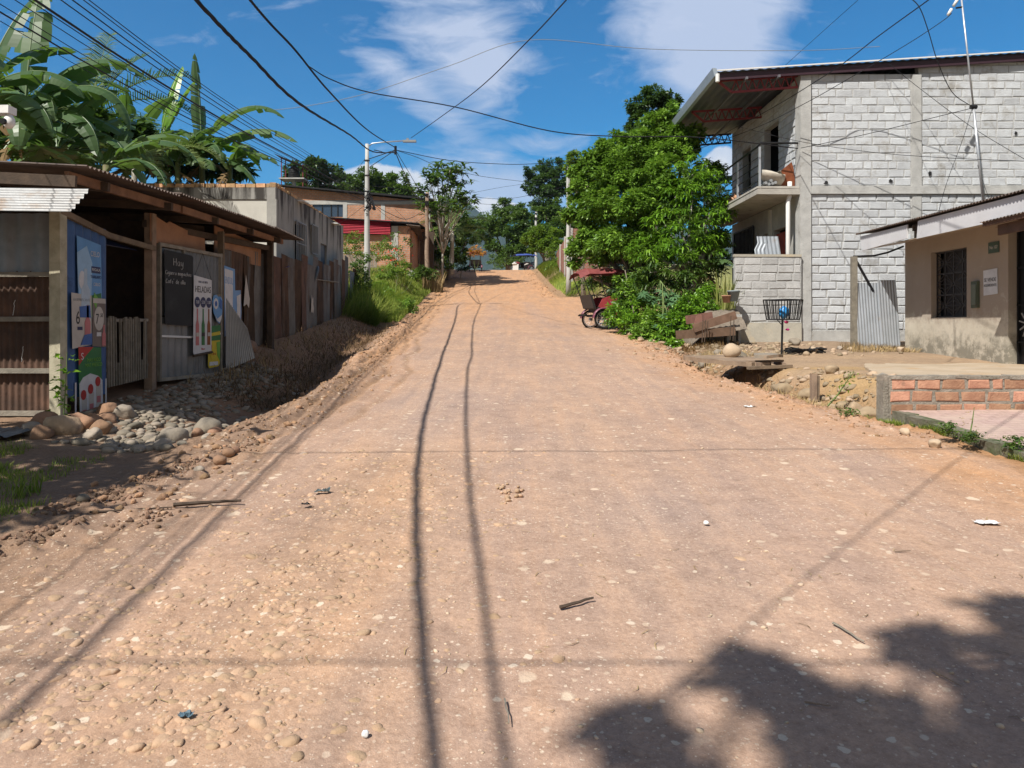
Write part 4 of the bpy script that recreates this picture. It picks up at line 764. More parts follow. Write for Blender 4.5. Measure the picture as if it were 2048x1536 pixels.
mb=MB(2); mb.box(-10.6,HX-.19,20.0,20.18,.8,4.95); mb.build('front_wall',M['plaster_front'],gh)
mb=MB(3); mb.box(-10.6,HX-.0,19.97,20.18,4.955,5.26,.004); mb.box(HX-.22,HX+.03,19.95,20.18,.8,4.95,.004); mb.build('beam',M['plaster'],gh)
mb=MB(4); mb.box(-10.6,-10.42,20.2,28,.8,5.3); mb.box(-10.6,HX-.19,27.8,28,.8,4.6); mb.box(-7.9,HX-.2,20.2,27.8,4.9,5.0); mb.build('rear_wall',M['plaster'],gh)
mb=MB(5); r=random.Random(3); x=-10.6
M['brick_pale']=mat('brick_pale',(.60,.38,.20),(.48,.28,.15),6,.9,bump=.5,var=.3,stain=(.07,.06,.05),ss=3.5,st=.52)
while x<HX-.1: w_=.26; mb.box(x,x+w_-.02,19.99+r.uniform(-.01,.01),20.13,5.27,5.27+.10+r.uniform(-.01,.01),.004); x+=w_+.01
y=20.0
while y<27.9: w_=.26; mb.box(HX-.15,HX+.0+r.uniform(-.01,.01),y,y+w_-.02,5.29,5.40-(y-20)*.015+r.uniform(-.02,.01),.006); y+=w_+.012
mb.build('brick_course',M['brick_pale'],gh)
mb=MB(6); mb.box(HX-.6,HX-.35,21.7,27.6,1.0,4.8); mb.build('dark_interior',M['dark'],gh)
def grille(name,parent,X,y0,y1,z0,z1,nv=6,nh=3,mt=None,rr=.010,frame=.03,axis='x'):
    mb=MB()
    def P(y,z): return (X,y,z) if axis=='x' else (y,X,z)
    for i in range(nv+1): y=y0+(y1-y0)*i/nv; mb.beam(P(y,z0),P(y,z1),rr*2,rr*2)
    for i in range(nh+1): z=z0+(z1-z0)*i/nh; mb.beam(P(y0,z),P(y1,z),rr*2.2,rr*2.2)
    for a_,b_ in ((P(y0,z0),P(y1,z0)),(P(y0,z1),P(y1,z1)),(P(y0,z0),P(y0,z1)),(P(y1,z0),P(y1,z1))): mb.beam(a_,b_,frame,frame)
    return mb.build(name,mt or M['iron'],parent)
M['pgrey']=pm('grille_grey',(.28,.29,.30))
grille('window',gh,HX+.06,21.75,22.75,2.75,4.62,6,3,M['pgrey']); grille('window',gh,HX+.06,23.45,24.1,3.85,4.75,4,1,M['pgrey'])
mb=MB(7); mb.box(HX-.12,HX-.06,24.7,25.5,1.6,4.3); mb.build('door',pm('door_slate',(.08,.09,.11)),gh)
mb=MB(8); mb.beam((HX+.2,22.3,5.25),(HX-.1,22.3,5.27),.5,.03); mb.beam((HX+.22,26.4,5.15),(HX-.1,26.4,5.17),.5,.03); mb.build('roof_slab_end',M['white'],gh)
# ---------------- brick building on the bank ----------------
def brickmat(name,bw,bh,c1,c2,mo,axis='xz'):
    m=bpy.data.materials.new(name); m.use_nodes=True; k=NT(m.node_tree); b=m.node_tree.nodes['Principled BSDF']; b.inputs['Roughness'].default_value=.9; b.inputs['Specular IOR Level'].default_value=.2
    tcn=k.new('ShaderNodeTexCoord'); sp=k.new('ShaderNodeSeparateXYZ'); k.link(tcn.outputs['Object'],sp.inputs[0]); cb_=k.new('ShaderNodeCombineXYZ'); k.link(k.math('ADD',sp.outputs[0],sp.outputs[1]),cb_.inputs[0]); k.link(sp.outputs[2],cb_.inputs[1])
    br=k.new('ShaderNodeTexBrick'); k.link(cb_.outputs[0],br.inputs['Vector']); br.inputs['Scale'].default_value=1; br.inputs['Brick Width'].default_value=bw; br.inputs['Row Height'].default_value=bh; br.inputs['Mortar Size'].default_value=.014; br.inputs['Mortar Smooth'].default_value=.3
    br.inputs['Color1'].default_value=c1+(1,); br.inputs['Color2'].default_value=c2+(1,); br.inputs['Mortar'].default_value=mo+(1,); br.inputs['Bias'].default_value=-.1
    n=k.noise(tcn.outputs['Object'],1.3,6,.65); col=k.mix(1,br.outputs[0],k.ramp(n,[(.3,.72),(.7,1.15)]),'MULTIPLY'); n2=k.noise(tcn.outputs['Object'],9,5,.7); col=k.mix(1,col,k.ramp(n2,[(.3,.8),(.7,1.12)]),'MULTIPLY'); k.link(col,b.inputs['Base Color'])
    bn=k.new('ShaderNodeBump'); bn.inputs['Strength'].default_value=.8; bn.inputs['Distance'].default_value=.02; k.link(k.math('ADD',k.math('MULTIPLY',br.outputs['Fac'],-1.0),k.math('MULTIPLY',n2,.6)),bn.inputs['Height']); k.link(bn.outputs[0],b.inputs['Normal']); return m
M['farbrick']=brickmat('far_brick',.26,.13,(.56,.27,.155),(.47,.22,.125),(.42,.36,.30))
BY=55.0
def bpx(px): return (px-1024)/F*BY
def bpz(py): return EYE+(HZ-py)/F*BY
bb=T('brick_building','two storey raw brick building with concrete columns and dark roof line beyond the annex','building',(-11,BY,5.8))
x0,x1=bpx(560),bpx(858); zt0,zt1=bpz(372),bpz(402)
mb=MB(1); s0=bpx(625)-x0; s1=bpx(688)-x0; wall_open(mb,(x0,BY,0),(1,0,0),x1-x0,5.0,zt1-.15,.25,[(s0,s1,bpz(434),bpz(409))])
mb.add([(x0,BY,zt1-.15),(x1,BY,zt1-.15),(x1,BY,zt1-.05),(x0,BY,zt0-.05),(x0,BY+.25,zt1-.15),(x1,BY+.25,zt1-.15),(x1,BY+.25,zt1-.05),(x0,BY+.25,zt0-.05)],[(0,1,2,3),(7,6,5,4),(3,2,6,7)],.5)
mb.box(x1-.25,x1,BY+.26,BY+12,5.0,zt1-.2); mb.box(x0,x1,BY+12,BY+12.2,5,zt1); mb.box(x0,x0+.25,BY+.26,BY+12,5,zt1); mb.build('wall',M['farbrick'],bb)
mb=MB(2); M['cgrey']=mat('concrete_light',(.46,.45,.42),(.36,.35,.33),3,.9,bump=.3)
for px in (686,762,852): mb.box(bpx(px)-.0,bpx(px)+.30,BY-.03,BY+.1,5.0,bpz(402)-.05)
mb.box(x0,x1+.05,BY-.02,BY+.1,bpz(409),bpz(400)-.05+.0); mb.build('column',M['cgrey'],bb)
mb=MB(3); mb.sheet([(x0-.5,BY-.5,zt0),(x1+.4,BY-.5,zt1),(x1+.4,BY+12.5,zt1+.2),(x0-.5,BY+12.5,zt0+.2)],.5,.10,(0,0,1)); mb.build('roof',M['dark'],bb)
wn=MB(4); wn.box(bpx(625),bpx(688),BY+.10,BY+.13,bpz(434),bpz(409)); wn=wn.build('window',M['glass'],bb)
mb=MB(5)
for px in (625,644,662,675,687.5): mb.beam((bpx(px),BY+.07,bpz(434)),(bpx(px),BY+.07,bpz(409)),.06,.05)
mb.beam((bpx(625),BY+.07,bpz(434)),(bpx(688),BY+.07,bpz(434)),.06,.06); mb.build('frame',M['iron'],wn)
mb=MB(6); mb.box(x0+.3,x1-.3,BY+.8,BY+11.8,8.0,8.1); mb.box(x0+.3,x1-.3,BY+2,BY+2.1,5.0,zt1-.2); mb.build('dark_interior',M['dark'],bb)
AY=50.0
def apx(px): return (px-1024)/F*AY
def apz(py): return EYE+(HZ-py)/F*AY
an=T('brick_annex','low brick annex with a crimson roof band and an open dark doorway','building',(-9,AY,5.2))
mb=MB(7); mb.box(apx(590),apx(816),AY,AY+.2,3.8,apz(470)+.0); mb.build('wall',M['farbrick'],an)
mb=MB(8); mb.corr((apx(640),AY-.25,apz(463)),(1,0,-.05),(0,0,1),apx(782)-apx(640),.92,.2,.02,(0,-1,0)); 
mb=MB(8)
for k_ in range(9): z=apz(466)+k_*.105; mb.sheet([(apx(630),AY-.30,z-.02+.05),(apx(782),AY-.30,z-.12),(apx(782),AY-.22,z-.02),(apx(630),AY-.22,z+.13)],.5,.004,(0,-1,0))
mb.build('roof_band',M['redroof'],an)
mb=MB(9); mb.sheet([(apx(600),AY-.5,apz(434)),(apx(838),AY-.5,apz(449)),(apx(838),AY+5,apz(449)+.3),(apx(600),AY+5,apz(434)+.3)],.5,.06,(0,0,1)); mb.build('roof',M['dark'],an)
mb=MB(10); mb.box(apx(783),apx(796),AY-.06,AY+.2,4.0,apz(452)); mb.build('column',M['cgrey'],an)
mb=MB(11); mb.box(apx(797),apx(820),AY-.03,AY+.2,4.0,apz(452)); mb.box(apx(818),apx(818)+.2,AY+.2,AY+5,4,apz(460)); mb.build('pier',M['farbrick'],an)
mb=MB(12); mb.box(apx(820)+.3,apx(858),AY+3.0,AY+3.2,4,8.2); mb.build('dark_interior',M['wood_dark'],an)
mb=MB(13); mb.sheet([(apx(815),AY-.6,apz(452)),(apx(842),AY-.6,apz(455)),(apx(836),AY+4,apz(478)),(apx(815),AY+4,apz(452))],.5,.05,(0,0,1)); mb.build('canopy',M['rust_roof'],an)
mb=MB(13); mb.box(apx(818),apx(832),AY-.8,AY-.3,gz(apx(825),AY-.5)-.1,gz(apx(825),AY-.5)+.45); solo(mb,'concrete_block',M['cgrey'],'squared concrete block on the bank in front of the dark annex doorway','block')
# picket garden fence near lamp post
gf=T('picket_fence','short slatted garden fence with a white top rail in front of the brick annex','fence',(apx(730),44,4))
mb=MB(14); fy=44.0; fx=lambda px:(px-1024)/F*fy; fz=lambda py:EYE+(HZ-py)/F*fy
for i in range(20): x=fx(686)+(fx(752)-fx(686))*i/19; mb.box(x-.04,x+.04,fy,fy+.03,fz(535),fz(508)+mb.r.uniform(-.05,.05))
mb.build('picket',M['wood_grey'],gf); mb=MB(15); mb.beam((fx(684),fy-.03,fz(505)),(fx(755),fy-.03,fz(506)),.05,.06); mb.build('rail',M['white'],gf)
# water tank on its stand
TY=60.0
def tp(px,py): return ((px-1024)/F*TY,TY,EYE+(HZ-py)/F*TY)
wt=T('water_tank','black water tank on a stand under a tilted tin cover above the roofs','water tank',tp(588,380))
mb=MB(16); c=tp(588,358); b_=Vector((c[0],c[1],c[2])); mb.tube([b_,b_+Vector((0,0,.75)),b_+Vector((0,0,.82)),b_+Vector((0,0,.95)),b_+Vector((0,0,1.0))],[.42,.42,.39,.22,.15],18)
for k_ in range(4): mb.tube([b_+Vector((0,0,.12+.18*k_)),b_+Vector((0,0,.16+.18*k_))],[.435,.435],18)
mb.build('tank',M['black'],wt,True)
mb=MB(17); z0=b_.z
for dx,dy in ((-.85,-.5),(.85,-.5),(-.85,.6),(.85,.6)): mb.beam(b_+Vector((dx,dy,-1.0)),b_+Vector((dx,dy,1.35+(-dx)*.35)),.06,.06)
mb.build('frame',M['maroon'],wt)
mb=MB(18); mb.box(b_.x-1.0,b_.x+1.0,b_.y-.7,b_.y+.7,z0-.12,z0-.02); mb.box(b_.x-.12,b_.x+.12,b_.y-.12,b_.y+.12,5.5,z0-.12); mb.build('stand',M['cgrey'],wt)
mb=MB(19); mb.corr(b_+Vector((-1.35,-.9,1.85)),(1,0,-.42),(0,1,0),2.8,1.8,.15,.02,(0,0,1)); mb.build('cover',M['rust_roof'],wt,True)
mb=MB(20); q=Vector(tp(582,384)); mb.corr(q+Vector((-1.5,-1.2,-.0)),(1,0,-.22),(0,1,0),3.4,2.0,.15,.02,(0,0,1)); mb.build('lower_roof',M['rust_roof'],wt,True)
mb=MB(21); q=Vector((-8.6,27.5,5.2)); mb.tube([(-8.2,27,4.9),(-8.2,27,6.55)],.02,6); mb.tube([(-8.2,27,6.5),(-8.42,26.9,6.62)],[.012,.012],6); mb.box(-8.52,-8.32,26.75,26.95,6.55,6.66); solo(mb,'rooftop_floodlight',M['galv'],'small floodlight on a thin mast on the plastered house roof, left of the water tank','floodlight')
# ---------------- two storey block house ----------------
X0,Y0,Y1,X1=7.2,18.7,24.6,14.6
bh=T('block_house','two storey house of bare whitewashed concrete blocks with a steel truss roof overhanging its balcony','house',(10,21,1.1))
def courses(mb,o,u,nrm,L,z0,z1,bw,bhh,seed,dep=.03,miss=0.0,gp=0.0):
    """every block a slightly irregular chamfered body standing proud of the mortar"""
    r=random.Random(seed); o=Vector(o);u=Vector(u).normalized();n=Vector(nrm).normalized(); z=z0; row=0
    while z<z1-.03:
        h=min(bhh,z1-z); s=-(bw*.5 if row%2 else 0)+r.uniform(-.03,.03)
        while s<L:
            w_=bw*r.uniform(.94,1.06) if r.random()>.06 else bw*.5; a=max(s,0)+.014+gp; b=min(s+w_,L)-.012-gp-r.uniform(0,.012)
            if b-a>.04 and r.random()>=miss:
                g=.013+gp*.5+r.uniform(0,.009); q=[(a,z+g),(b,z+g),(b,z+h-g*.6),(a,z+h-g*.6)]; j=lambda m_:r.uniform(-m_,m_); d1=dep*r.uniform(.65,1.15); c=.012; t1,t2=j(.004),j(.004)
                qq=[(x+j(.010),zz+j(.007)) for x,zz in q]; cx,cz=(a+b)/2,z+h/2
                bk=[o+u*x+Vector((0,0,zz)) for x,zz in qq]; md=[o+u*x+Vector((0,0,zz))+n*(d1*.6+t1*(1 if i in(0,3) else -1)) for i,(x,zz) in enumerate(qq)]
                ft=[o+u*(x+(c if x<cx else -c)+j(.004))+Vector((0,0,zz+(c if zz<cz else -c)+j(.004)))+n*(d1+t1*(1 if i in(0,3) else -1)+t2*(1 if i<2 else -1)) for i,(x,zz) in enumerate(qq)]
                F_=[(8,9,10,11)]
                for k in range(4): k2=(k+1)%4; F_+=[(k,k2,4+k2,4+k),(4+k,4+k2,8+k2,8+k)]
                mb.add(bk+md+ft,F_)
            s+=w_
        z+=bhh; row+=1
mb=MB(1); mb.box(X0+.02,X1,Y0+.02,Y0+.2,1.0,7.86); mb.box(10.15,X1,Y0+.022,Y0+.2,7.861,8.17); mb.box(X1-.2,X1,Y0+.2,Y1,1.0,8.3); mb.box(X0+.2,X1-.2,Y1-.2,Y1,1.0,8.0); mb.build('core_wall',M['mortar'],bh)
mb=MB(2); courses(mb,(7.46,Y0+.02,0),(1,0,0),(0,-1,0),2.50,5.08,7.86,.42,.20,1,.012); courses(mb,(10.22,Y0+.02,0),(1,0,0),(0,-1,0),4.38,5.08,8.17,.42,.20,2,.012)
courses(mb,(7.46,Y0+.02,0),(1,0,0),(0,-1,0),2.50,1.48,4.86,.42,.20,3,.019); courses(mb,(10.22,Y0+.02,0),(1,0,0),(0,-1,0),4.38,1.25,4.86,.42,.20,4,.019); mb.build('block_face',M['block'],bh)
mb=MB(3); mb.box(X0-.03,X0+.245,Y0-.05,Y0+.25,.95,7.90,.012); mb.build('corner_column',M['concrete'],bh)
mb=MB(3); mb.box(9.97,10.2,Y0-.035,Y0+.1,4.88,7.83,.01); mb.box(9.99,10.19,Y0-.025,Y0+.1,4.12,4.80,.01); mb.build('column',M['concrete'],bh)
mb=MB(4); mb.box(X0+.25,X1,Y0-.045,Y0+.1,4.868,5.06,.008); mb.build('ring_beam',M['concrete'],bh)
r=random.Random(5)
for px,py in ((1652,366),(1782,362),(1860,347),(2032,266)):
    c=W(px,py,Y0-.012); mb=MB(px); mb.sheet([(c.x+r.uniform(.03,.07)*math.cos(a),c.y,c.z+r.uniform(.03,.06)*math.sin(a)) for a in (0,.9,1.8,2.6,3.5,4.4,5.3)],.5,.003,(0,-1,0)); mb.build('painted_hole',M['dark'],bh)  # flat dark patches painting the shade inside broken blocks, no real recess
mb=MB(4); mb.box(X0+.25,9.2,Y0-.02,Y0+.1,1.05,1.46,.008); mb.build('footing',M['concrete'],bh)
# side wall with openings (faces the road)
mb=MB(5); wall_open(mb,(X0+.20,Y0+.25,0),(0,1,0),Y1-Y0-.25,5.02,7.84,.18,[(1.35,2.5,5.05,7.15),(3.7,4.5,5.75,7.0)]); wall_open(mb,(X0+.20,Y0+.25,0),(0,1,0),Y1-Y0-.25,1.0,4.87,.18,[(.55,1.75,1.1,4.2),(2.1,2.6,3.3,4.2),(3.4,5.3,2.2,4.55)])
mb.build('side_wall',M['cgrey'],bh)
mb=MB(6)
for (s0,s1,z0_,z1_) in ((0,1.35,5.05,7.84),(2.5,3.7,5.05,7.84),(4.5,5.6,5.05,7.84),(1.35,2.5,7.2,7.84),(3.7,4.5,7.05,7.84),(3.7,4.5,5.05,5.7)): courses(mb,(X0+.02,Y0+.25+s0,0),(0,1,0),(-1,0,0),s1-s0,z0_,z1_,.4,.2,int(s0*10)+3,.02)
mb.build('side_block_face',M['block'],bh)
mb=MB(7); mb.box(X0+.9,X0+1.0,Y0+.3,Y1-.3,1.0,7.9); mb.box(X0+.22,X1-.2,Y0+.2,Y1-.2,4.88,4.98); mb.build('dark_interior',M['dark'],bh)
grille('window',bh,X0-.02,22.35,24.25,2.2,4.55,14,3,M['iron'],.011,.04)
mb=MB(8); mb.box(X0+.10,X0+.16,19.55,20.7,1.2,4.1); mb.build('door',mat('door_red',(.35,.06,.035),(.22,.04,.03),4,.6,bump=.1),bh)
mb=MB(8); mb.box(X0-.04,X0+.02,20.82,21.0,2.6,4.8); mb.build('pilaster',M['plaster_front'],bh)
# roof
ro=MB(9); ro.corr((4.98,18.52,7.85),(9.9,0,.62),(0,1,0),9.95,6.6,.22,.010,(0,0,1)); M['roofgrey']=mat('roof_grey',(.11,.12,.14),(.09,.10,.115),3,.45,metal=.2,bump=.03); ro=ro.build('roof',M['roofgrey'],bh,True)
mb=MB(10); mb.beam((5.0,18.50,7.875),(14.9,18.50,8.495),.03,.03); mb.build('edge_trim',M['white'],ro)
mb=MB(10); mb.beam((5.05,18.60,7.745),(14.9,18.60,8.365),.05,.16); mb.build('edge_purlin',pm('purlin_dark',(.045,.02,.03)),ro)
mb=MB(11); mb.sheet([(4.93,18.45,7.92),(4.93,25.2,7.90),(4.98,25.2,7.72),(4.98,18.45,7.72)],.5,.10,(1,0,0)); gut=mb.build('gutter',mat('gutter_blue',(.34,.40,.46),(.28,.33,.38),3,.5,metal=.2,bump=.03),ro)
mb=MB(11); mb.tube([(5.03,18.35,7.74),(5.03,18.35,7.55)],.05,10); mb.build('downspout',M['white'],ro)
def truss(Y,mt,zb=0,x0=5.15,x1=7.15,H=.30):
    mb=MB(12); z=lambda x:7.72+zb+(x-5)*.063; n_=8
    for w_ in (0,): 
        mb.beam((x0,Y,z(x0)-.02),(x1,Y,z(x1)-.02),.05,.05); mb.beam((x0+.35,Y,z(x0)-H),(x1,Y,z(x1)-H),.05,.05); mb.beam((x0,Y,z(x0)-.02),(x0+.35,Y,z(x0)-H),.05,.05)
        for i in range(n_):
            a=x0+.35+(x1-x0-.35)*i/n_; b=x0+.35+(x1-x0-.35)*(i+1)/n_; c=(a+b)/2; mb.beam((a,Y,z(a)-H),(c,Y,z(c)-.02),.025,.025); mb.beam((c,Y,z(c)-.02),(b,Y,z(b)-H),.025,.025)
    return mb.build('truss',mt,ro)
truss(18.78,M['maroon']); truss(21.5,M['maroon']); truss(24.5,pm('truss_navy',(.03,.025,.07)))
mb=MB(13); mb.beam((5.8,18.5,7.70),(5.8,25,7.70),.05,.06); mb.beam((6.6,18.5,7.75),(6.6,25,7.75),.05,.06); mb.build('purlin',pm('purlin_grey',(.15,.15,.17)),ro)
# balcony
bal=MB(14); bal.box(6.12,X0-.035,Y0-.02,24.6,4.86,5.01,.012); bal.box(6.10,6.2,Y0-.03,24.6,5.01,5.06,.008); bal.box(6.2,X0-.035,Y0-.03,Y0+.06,5.012,5.055,.008); bal=bal.build('balcony_slab',mat('slab_concrete',(.44,.42,.38),(.33,.31,.28),3,.9,bump=.4,stain=(.16,.15,.13),ss=4,st=.6),bh)
for y in (18.78,20.6,22.4,24.2): mb=MB(15); mb.beam((6.2,y,5.02),(6.2,y,6.06),.05,.05); mb.build('baluster',M['galv'],bal)
mb=MB(16); mb.tube([(X0,18.80,6.16),(6.24,18.80,6.16),(6.2,18.95,6.10),(6.2,24.4,6.08)],.026,8); 
for k_ in range(4): mb.tube([(6.2,18.8,5.22+.2*k_),(6.2,24.4,5.22+.2*k_)],.010,6)
mb.build('railing',M['iron'],bal)
# things on the balcony
mb=MB(17); c=Vector((6.62,18.95,5.16)); mb.tube([c+Vector((.0,.0,-.1)),c+Vector((-.02,0,.02)),c+Vector((-.05,0,.10)),c+Vector((-.06,0,.13)),c+Vector((-.05,0,.12))],[.16,.28,.34,.33,.28],18); 
for v_i,v in enumerate(mb.V): x,y,z=v; dx=x-c.x; mb.V[v_i]=(x,y,z-dx*.35+.08)
solo(mb,'cement_trough',mat('trough',(.50,.46,.39),(.38,.35,.3),5,.9,bump=.3),'tipped pale round trough on the balcony slab of the block house','trough',None,True)
mb=MB(18)
for i,(dx,dz) in enumerate(((0,0),(.09,.02),(.05,.09),(-.08,.03),(.16,.04))): mb.tube([(6.42+dx,18.72,5.12+dz),(6.46+dx,20.4,5.12+dz)],.038,10)
solo(mb,'pipe_bundle',M['pgrey'],'bundle of grey pipes lying on the balcony slab with open ends forward','pipes')
mb=MB(19); mb.sheet([(6.75,18.92,5.05),(7.14,18.95,5.06),(7.14,18.95,5.35),(7.10,18.95,5.60),(7.06,18.95,5.72),(6.70,18.92,5.42)],.5,.01,(0,-1,0)); solo(mb,'rusty_plate',mat('rust_plate',(.24,.075,.03),(.15,.045,.02),5,.8,bump=.15,stain=(.10,.03,.015),ss=3,st=.58),'orange rusty steel plate propped on the balcony against the corner column','plate')
mb=MB(20); r=random.Random(4)
for i in range(4): mb.tube([(6.35+r.uniform(-.05,.05),21.0+.35*i,5.12),(6.35,21.1+.35*i,5.2),(6.33,21.2+.35*i,5.3)],[.05,.12,.06],8)
solo(mb,'cloth_heap',pm('peach_cloth',(.55,.30,.18)),'peach coloured cloth heap by the far balcony railing','cloth',None,True)
mb=MB(21); mb.tube([(6.93,18.83,1.3),(6.93,18.83,4.7),(6.98,18.85,4.86),(6.98,18.85,5.2)],.055,12); solo(mb,'drain_pipe',M['white'],'white vertical drain pipe under the balcony beside the corner column','pipe',None,True)
mb=MB(22); mb.corr((6.20,18.95,3.0),(1,0,0),(-.12,.1,1),.66,.86,.10,.014,(0,-1,0)); mb2=mb
for i,v in enumerate(mb.V): mb.V[i]=(v[0]+(.22 if v[2]>3.6 and v[0]<6.4 else 0)*.5,v[1],v[2])
solo(mb,'corrugated_offcut',M['tin_bright'],'curved corrugated offcut standing behind the low block wall under the balcony','sheet',None,True)
# low wall in front
lw=T('low_block_wall','shoulder high block wall with a rendered base joining the left corner of the block house','wall',(6.3,18.6,1.1))
mb=MB(23); mb.box(5.52,7.165,18.57,18.70,.95,3.32,.006); mb.build('core_wall',M['mortar'],lw)
mb=MB(24); courses(mb,(5.52,18.57,0),(1,0,0),(0,-1,0),1.63,1.68,3.27,.42,.20,8,.014); mb.build('block_face',mat('block_grey',(.47,.47,.465),(.37,.37,.365),5,.9,bump=.7,bs=50,var=.10,stain=(.28,.27,.26),ss=2,st=.6),lw)
mb=MB(25); mb.box(5.50,7.165,18.54,18.69,3.285,3.345,.010); mb.box(5.50,7.165,18.55,18.6,1.0,1.66,.006); mb.build('render_coat',mat('render',(.46,.43,.36),(.36,.34,.29),2.5,.92,bump=.4,bs=20,stain=(.50,.42,.30),ss=1.5,st=.55),lw)
# mast with wires in front of the block house
ms=T('antenna_mast','thin grey steel mast with two white insulators standing in front of the block house wall','mast',(9.95,17.0,3.6)); M_Y=17.0
def mp_(px,py): return W(px,py,M_Y)
mb=MB(26); mb.tube([mp_(1966,400),mp_(1947,215)],.028,8); mb.tube([mp_(1947,216),mp_(1922,-10)],.020,8); mb.build('mast',M['galv'],ms,True)
for q in ((1917,-4,1907,12),(1903,18,1896,30)):
    mb=MB(27); mb.tube([mp_(q[0],q[1]),mp_(q[2],q[3])],.035,8); mb.build('insulator',M['white'],ms,True)
mb=MB(28); mb.tube([mp_(1941,214),mp_(1953,214)],.05,8); mb.tube([mp_(1925,14),mp_(1912,16)],.02,6); mb.build('clamp',M['iron'],ms)
# ---------------- small plastered house at right ----------------
SX=8.7
sm_=T('small_house','small brown plastered house with barred window, white fascia and corrugated eave, at the right edge','house',(SX,14,.87))
wallm=bpy.data.materials.new('house_plaster'); wallm.use_nodes=True; k=NT(wallm.node_tree); b=wallm.node_tree.nodes['Principled BSDF']; b.inputs['Roughness'].default_value=.9; b.inputs['Specular IOR Level'].default_value=.2
tcn=k.new('ShaderNodeTexCoord'); P_=tcn.outputs['Object']; sp=k.new('ShaderNodeSeparateXYZ'); k.link(P_,sp.inputs[0]); n=k.noise(P_,1.6,6,.6,.4); n2=k.noise(P_,5,6,.7,.3)
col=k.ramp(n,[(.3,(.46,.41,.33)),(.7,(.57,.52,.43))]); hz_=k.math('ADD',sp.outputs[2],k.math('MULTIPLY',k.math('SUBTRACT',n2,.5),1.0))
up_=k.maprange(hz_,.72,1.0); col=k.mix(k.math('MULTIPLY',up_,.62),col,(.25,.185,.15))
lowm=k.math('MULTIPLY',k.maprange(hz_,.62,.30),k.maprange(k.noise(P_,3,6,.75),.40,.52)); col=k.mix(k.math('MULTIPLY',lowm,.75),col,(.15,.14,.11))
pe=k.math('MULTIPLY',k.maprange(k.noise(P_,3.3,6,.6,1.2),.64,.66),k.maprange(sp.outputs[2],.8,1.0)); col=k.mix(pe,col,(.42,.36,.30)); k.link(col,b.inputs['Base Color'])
bn=k.new('ShaderNodeBump'); bn.inputs['Strength'].default_value=.35; bn.inputs['Distance'].default_value=.03; k.link(k.math('ADD',n2,k.math('MULTIPLY',pe,-.5)),bn.inputs['Height']); k.link(bn.outputs[0],b.inputs['Normal'])
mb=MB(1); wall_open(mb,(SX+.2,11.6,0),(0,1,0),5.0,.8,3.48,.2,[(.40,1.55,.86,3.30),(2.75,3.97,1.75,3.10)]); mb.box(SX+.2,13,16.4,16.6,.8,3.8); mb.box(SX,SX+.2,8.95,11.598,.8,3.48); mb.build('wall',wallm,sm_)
for i in range(1): pass
mb=MB(2); mb.box(SX-.10,SX+.1,11.50,11.97,.8,1.35,.004); mb.box(SX-.05,SX+.1,11.50,11.97,1.352,3.3,.004); mb.build('pillar',mat('pillar_paint',(.52,.50,.47),(.32,.08,.06),1.2,.8,bump=.1,stain=(.32,.07,.05),ss=1.2,st=.5),sm_)
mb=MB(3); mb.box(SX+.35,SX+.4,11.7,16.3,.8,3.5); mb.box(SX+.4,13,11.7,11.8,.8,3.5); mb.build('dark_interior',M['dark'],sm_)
# window grille with fan pattern
mb=MB(4); wy0,wy1,wz0,wz1=14.37,15.55,1.77,3.08; gx=SX+.12
for i in range(5): y=wy0+(wy1-wy0)*i/4; mb.beam((gx,y,wz0),(gx,y,wz1),.02,.03)
for i in range(4): z=wz0+(wz1-wz0)*i/3; mb.beam((gx,wy0,z),(gx,wy1,z),.02,.03)
r=random.Random(3)
for i in range(4):
    for j in range(3):
        ya,yb=wy0+(wy1-wy0)*i/4,wy0+(wy1-wy0)*(i+1)/4; za,zb=wz0+(wz1-wz0)*j/3,wz0+(wz1-wz0)*(j+1)/3
        cy_,cz_=(ya if (i+j)%2 else yb),(za+zb)/2
        for k_ in range(5): zz=za+(zb-za)*k_/4; mb.beam((gx-.012,cy_,cz_),(gx-.012,yb if (i+j)%2 else ya,zz),.012,.012)
mb.build('window_grille',pm('grille_brown',(.035,.03,.03)),sm_)
mb=MB(5)
for z0_,z1_ in ((wz0-.02,wz0),(wz1,wz1+.02)): mb.box(gx-.03,gx+.05,wy0-.02,wy1+.02,z0_,z1_)
mb.box(SX+.24,SX+.26,wy0,wy1,wz0,wz1); mb.build('window_shutter',pm('shutter',(.05,.045,.045)),sm_)
# iron door with flower work
dr2=MB(6); dr2.box(SX+.18,SX+.22,12.02,13.13,.88,3.28); dr2=dr2.build('door',M['black'],sm_)
mb=MB(7); r=random.Random(8); gx=SX+.15
for y in (12.04,12.57,13.11): mb.beam((gx,y,.9),(gx,y,3.26),.03,.03)
for z in (.9,1.30,1.95,2.6,3.26): mb.beam((gx,12.02,z),(gx,13.13,z),.03,.03)
mb.build('door_frame',M['iron'],dr2)
mb=MB(8); M['petal']=pm('petal_iron',(.30,.29,.27),.4)
for cy_ in (12.30,12.84):
    for k_ in range(10): a=k_*.628+.2; mb.beam((gx-.02,cy_,1.62),(gx-.03,cy_+.20*math.cos(a),1.62+.25*math.sin(a)),.018,.022)
    for dz in (-.28,.3): mb.tube([(gx-.02,cy_+.07*math.cos(q*.7),1.62+dz+.05*math.sin(q*.7)) for q in range(9)],.010,5)
mb.build('iron_flower',M['petal'],dr2)
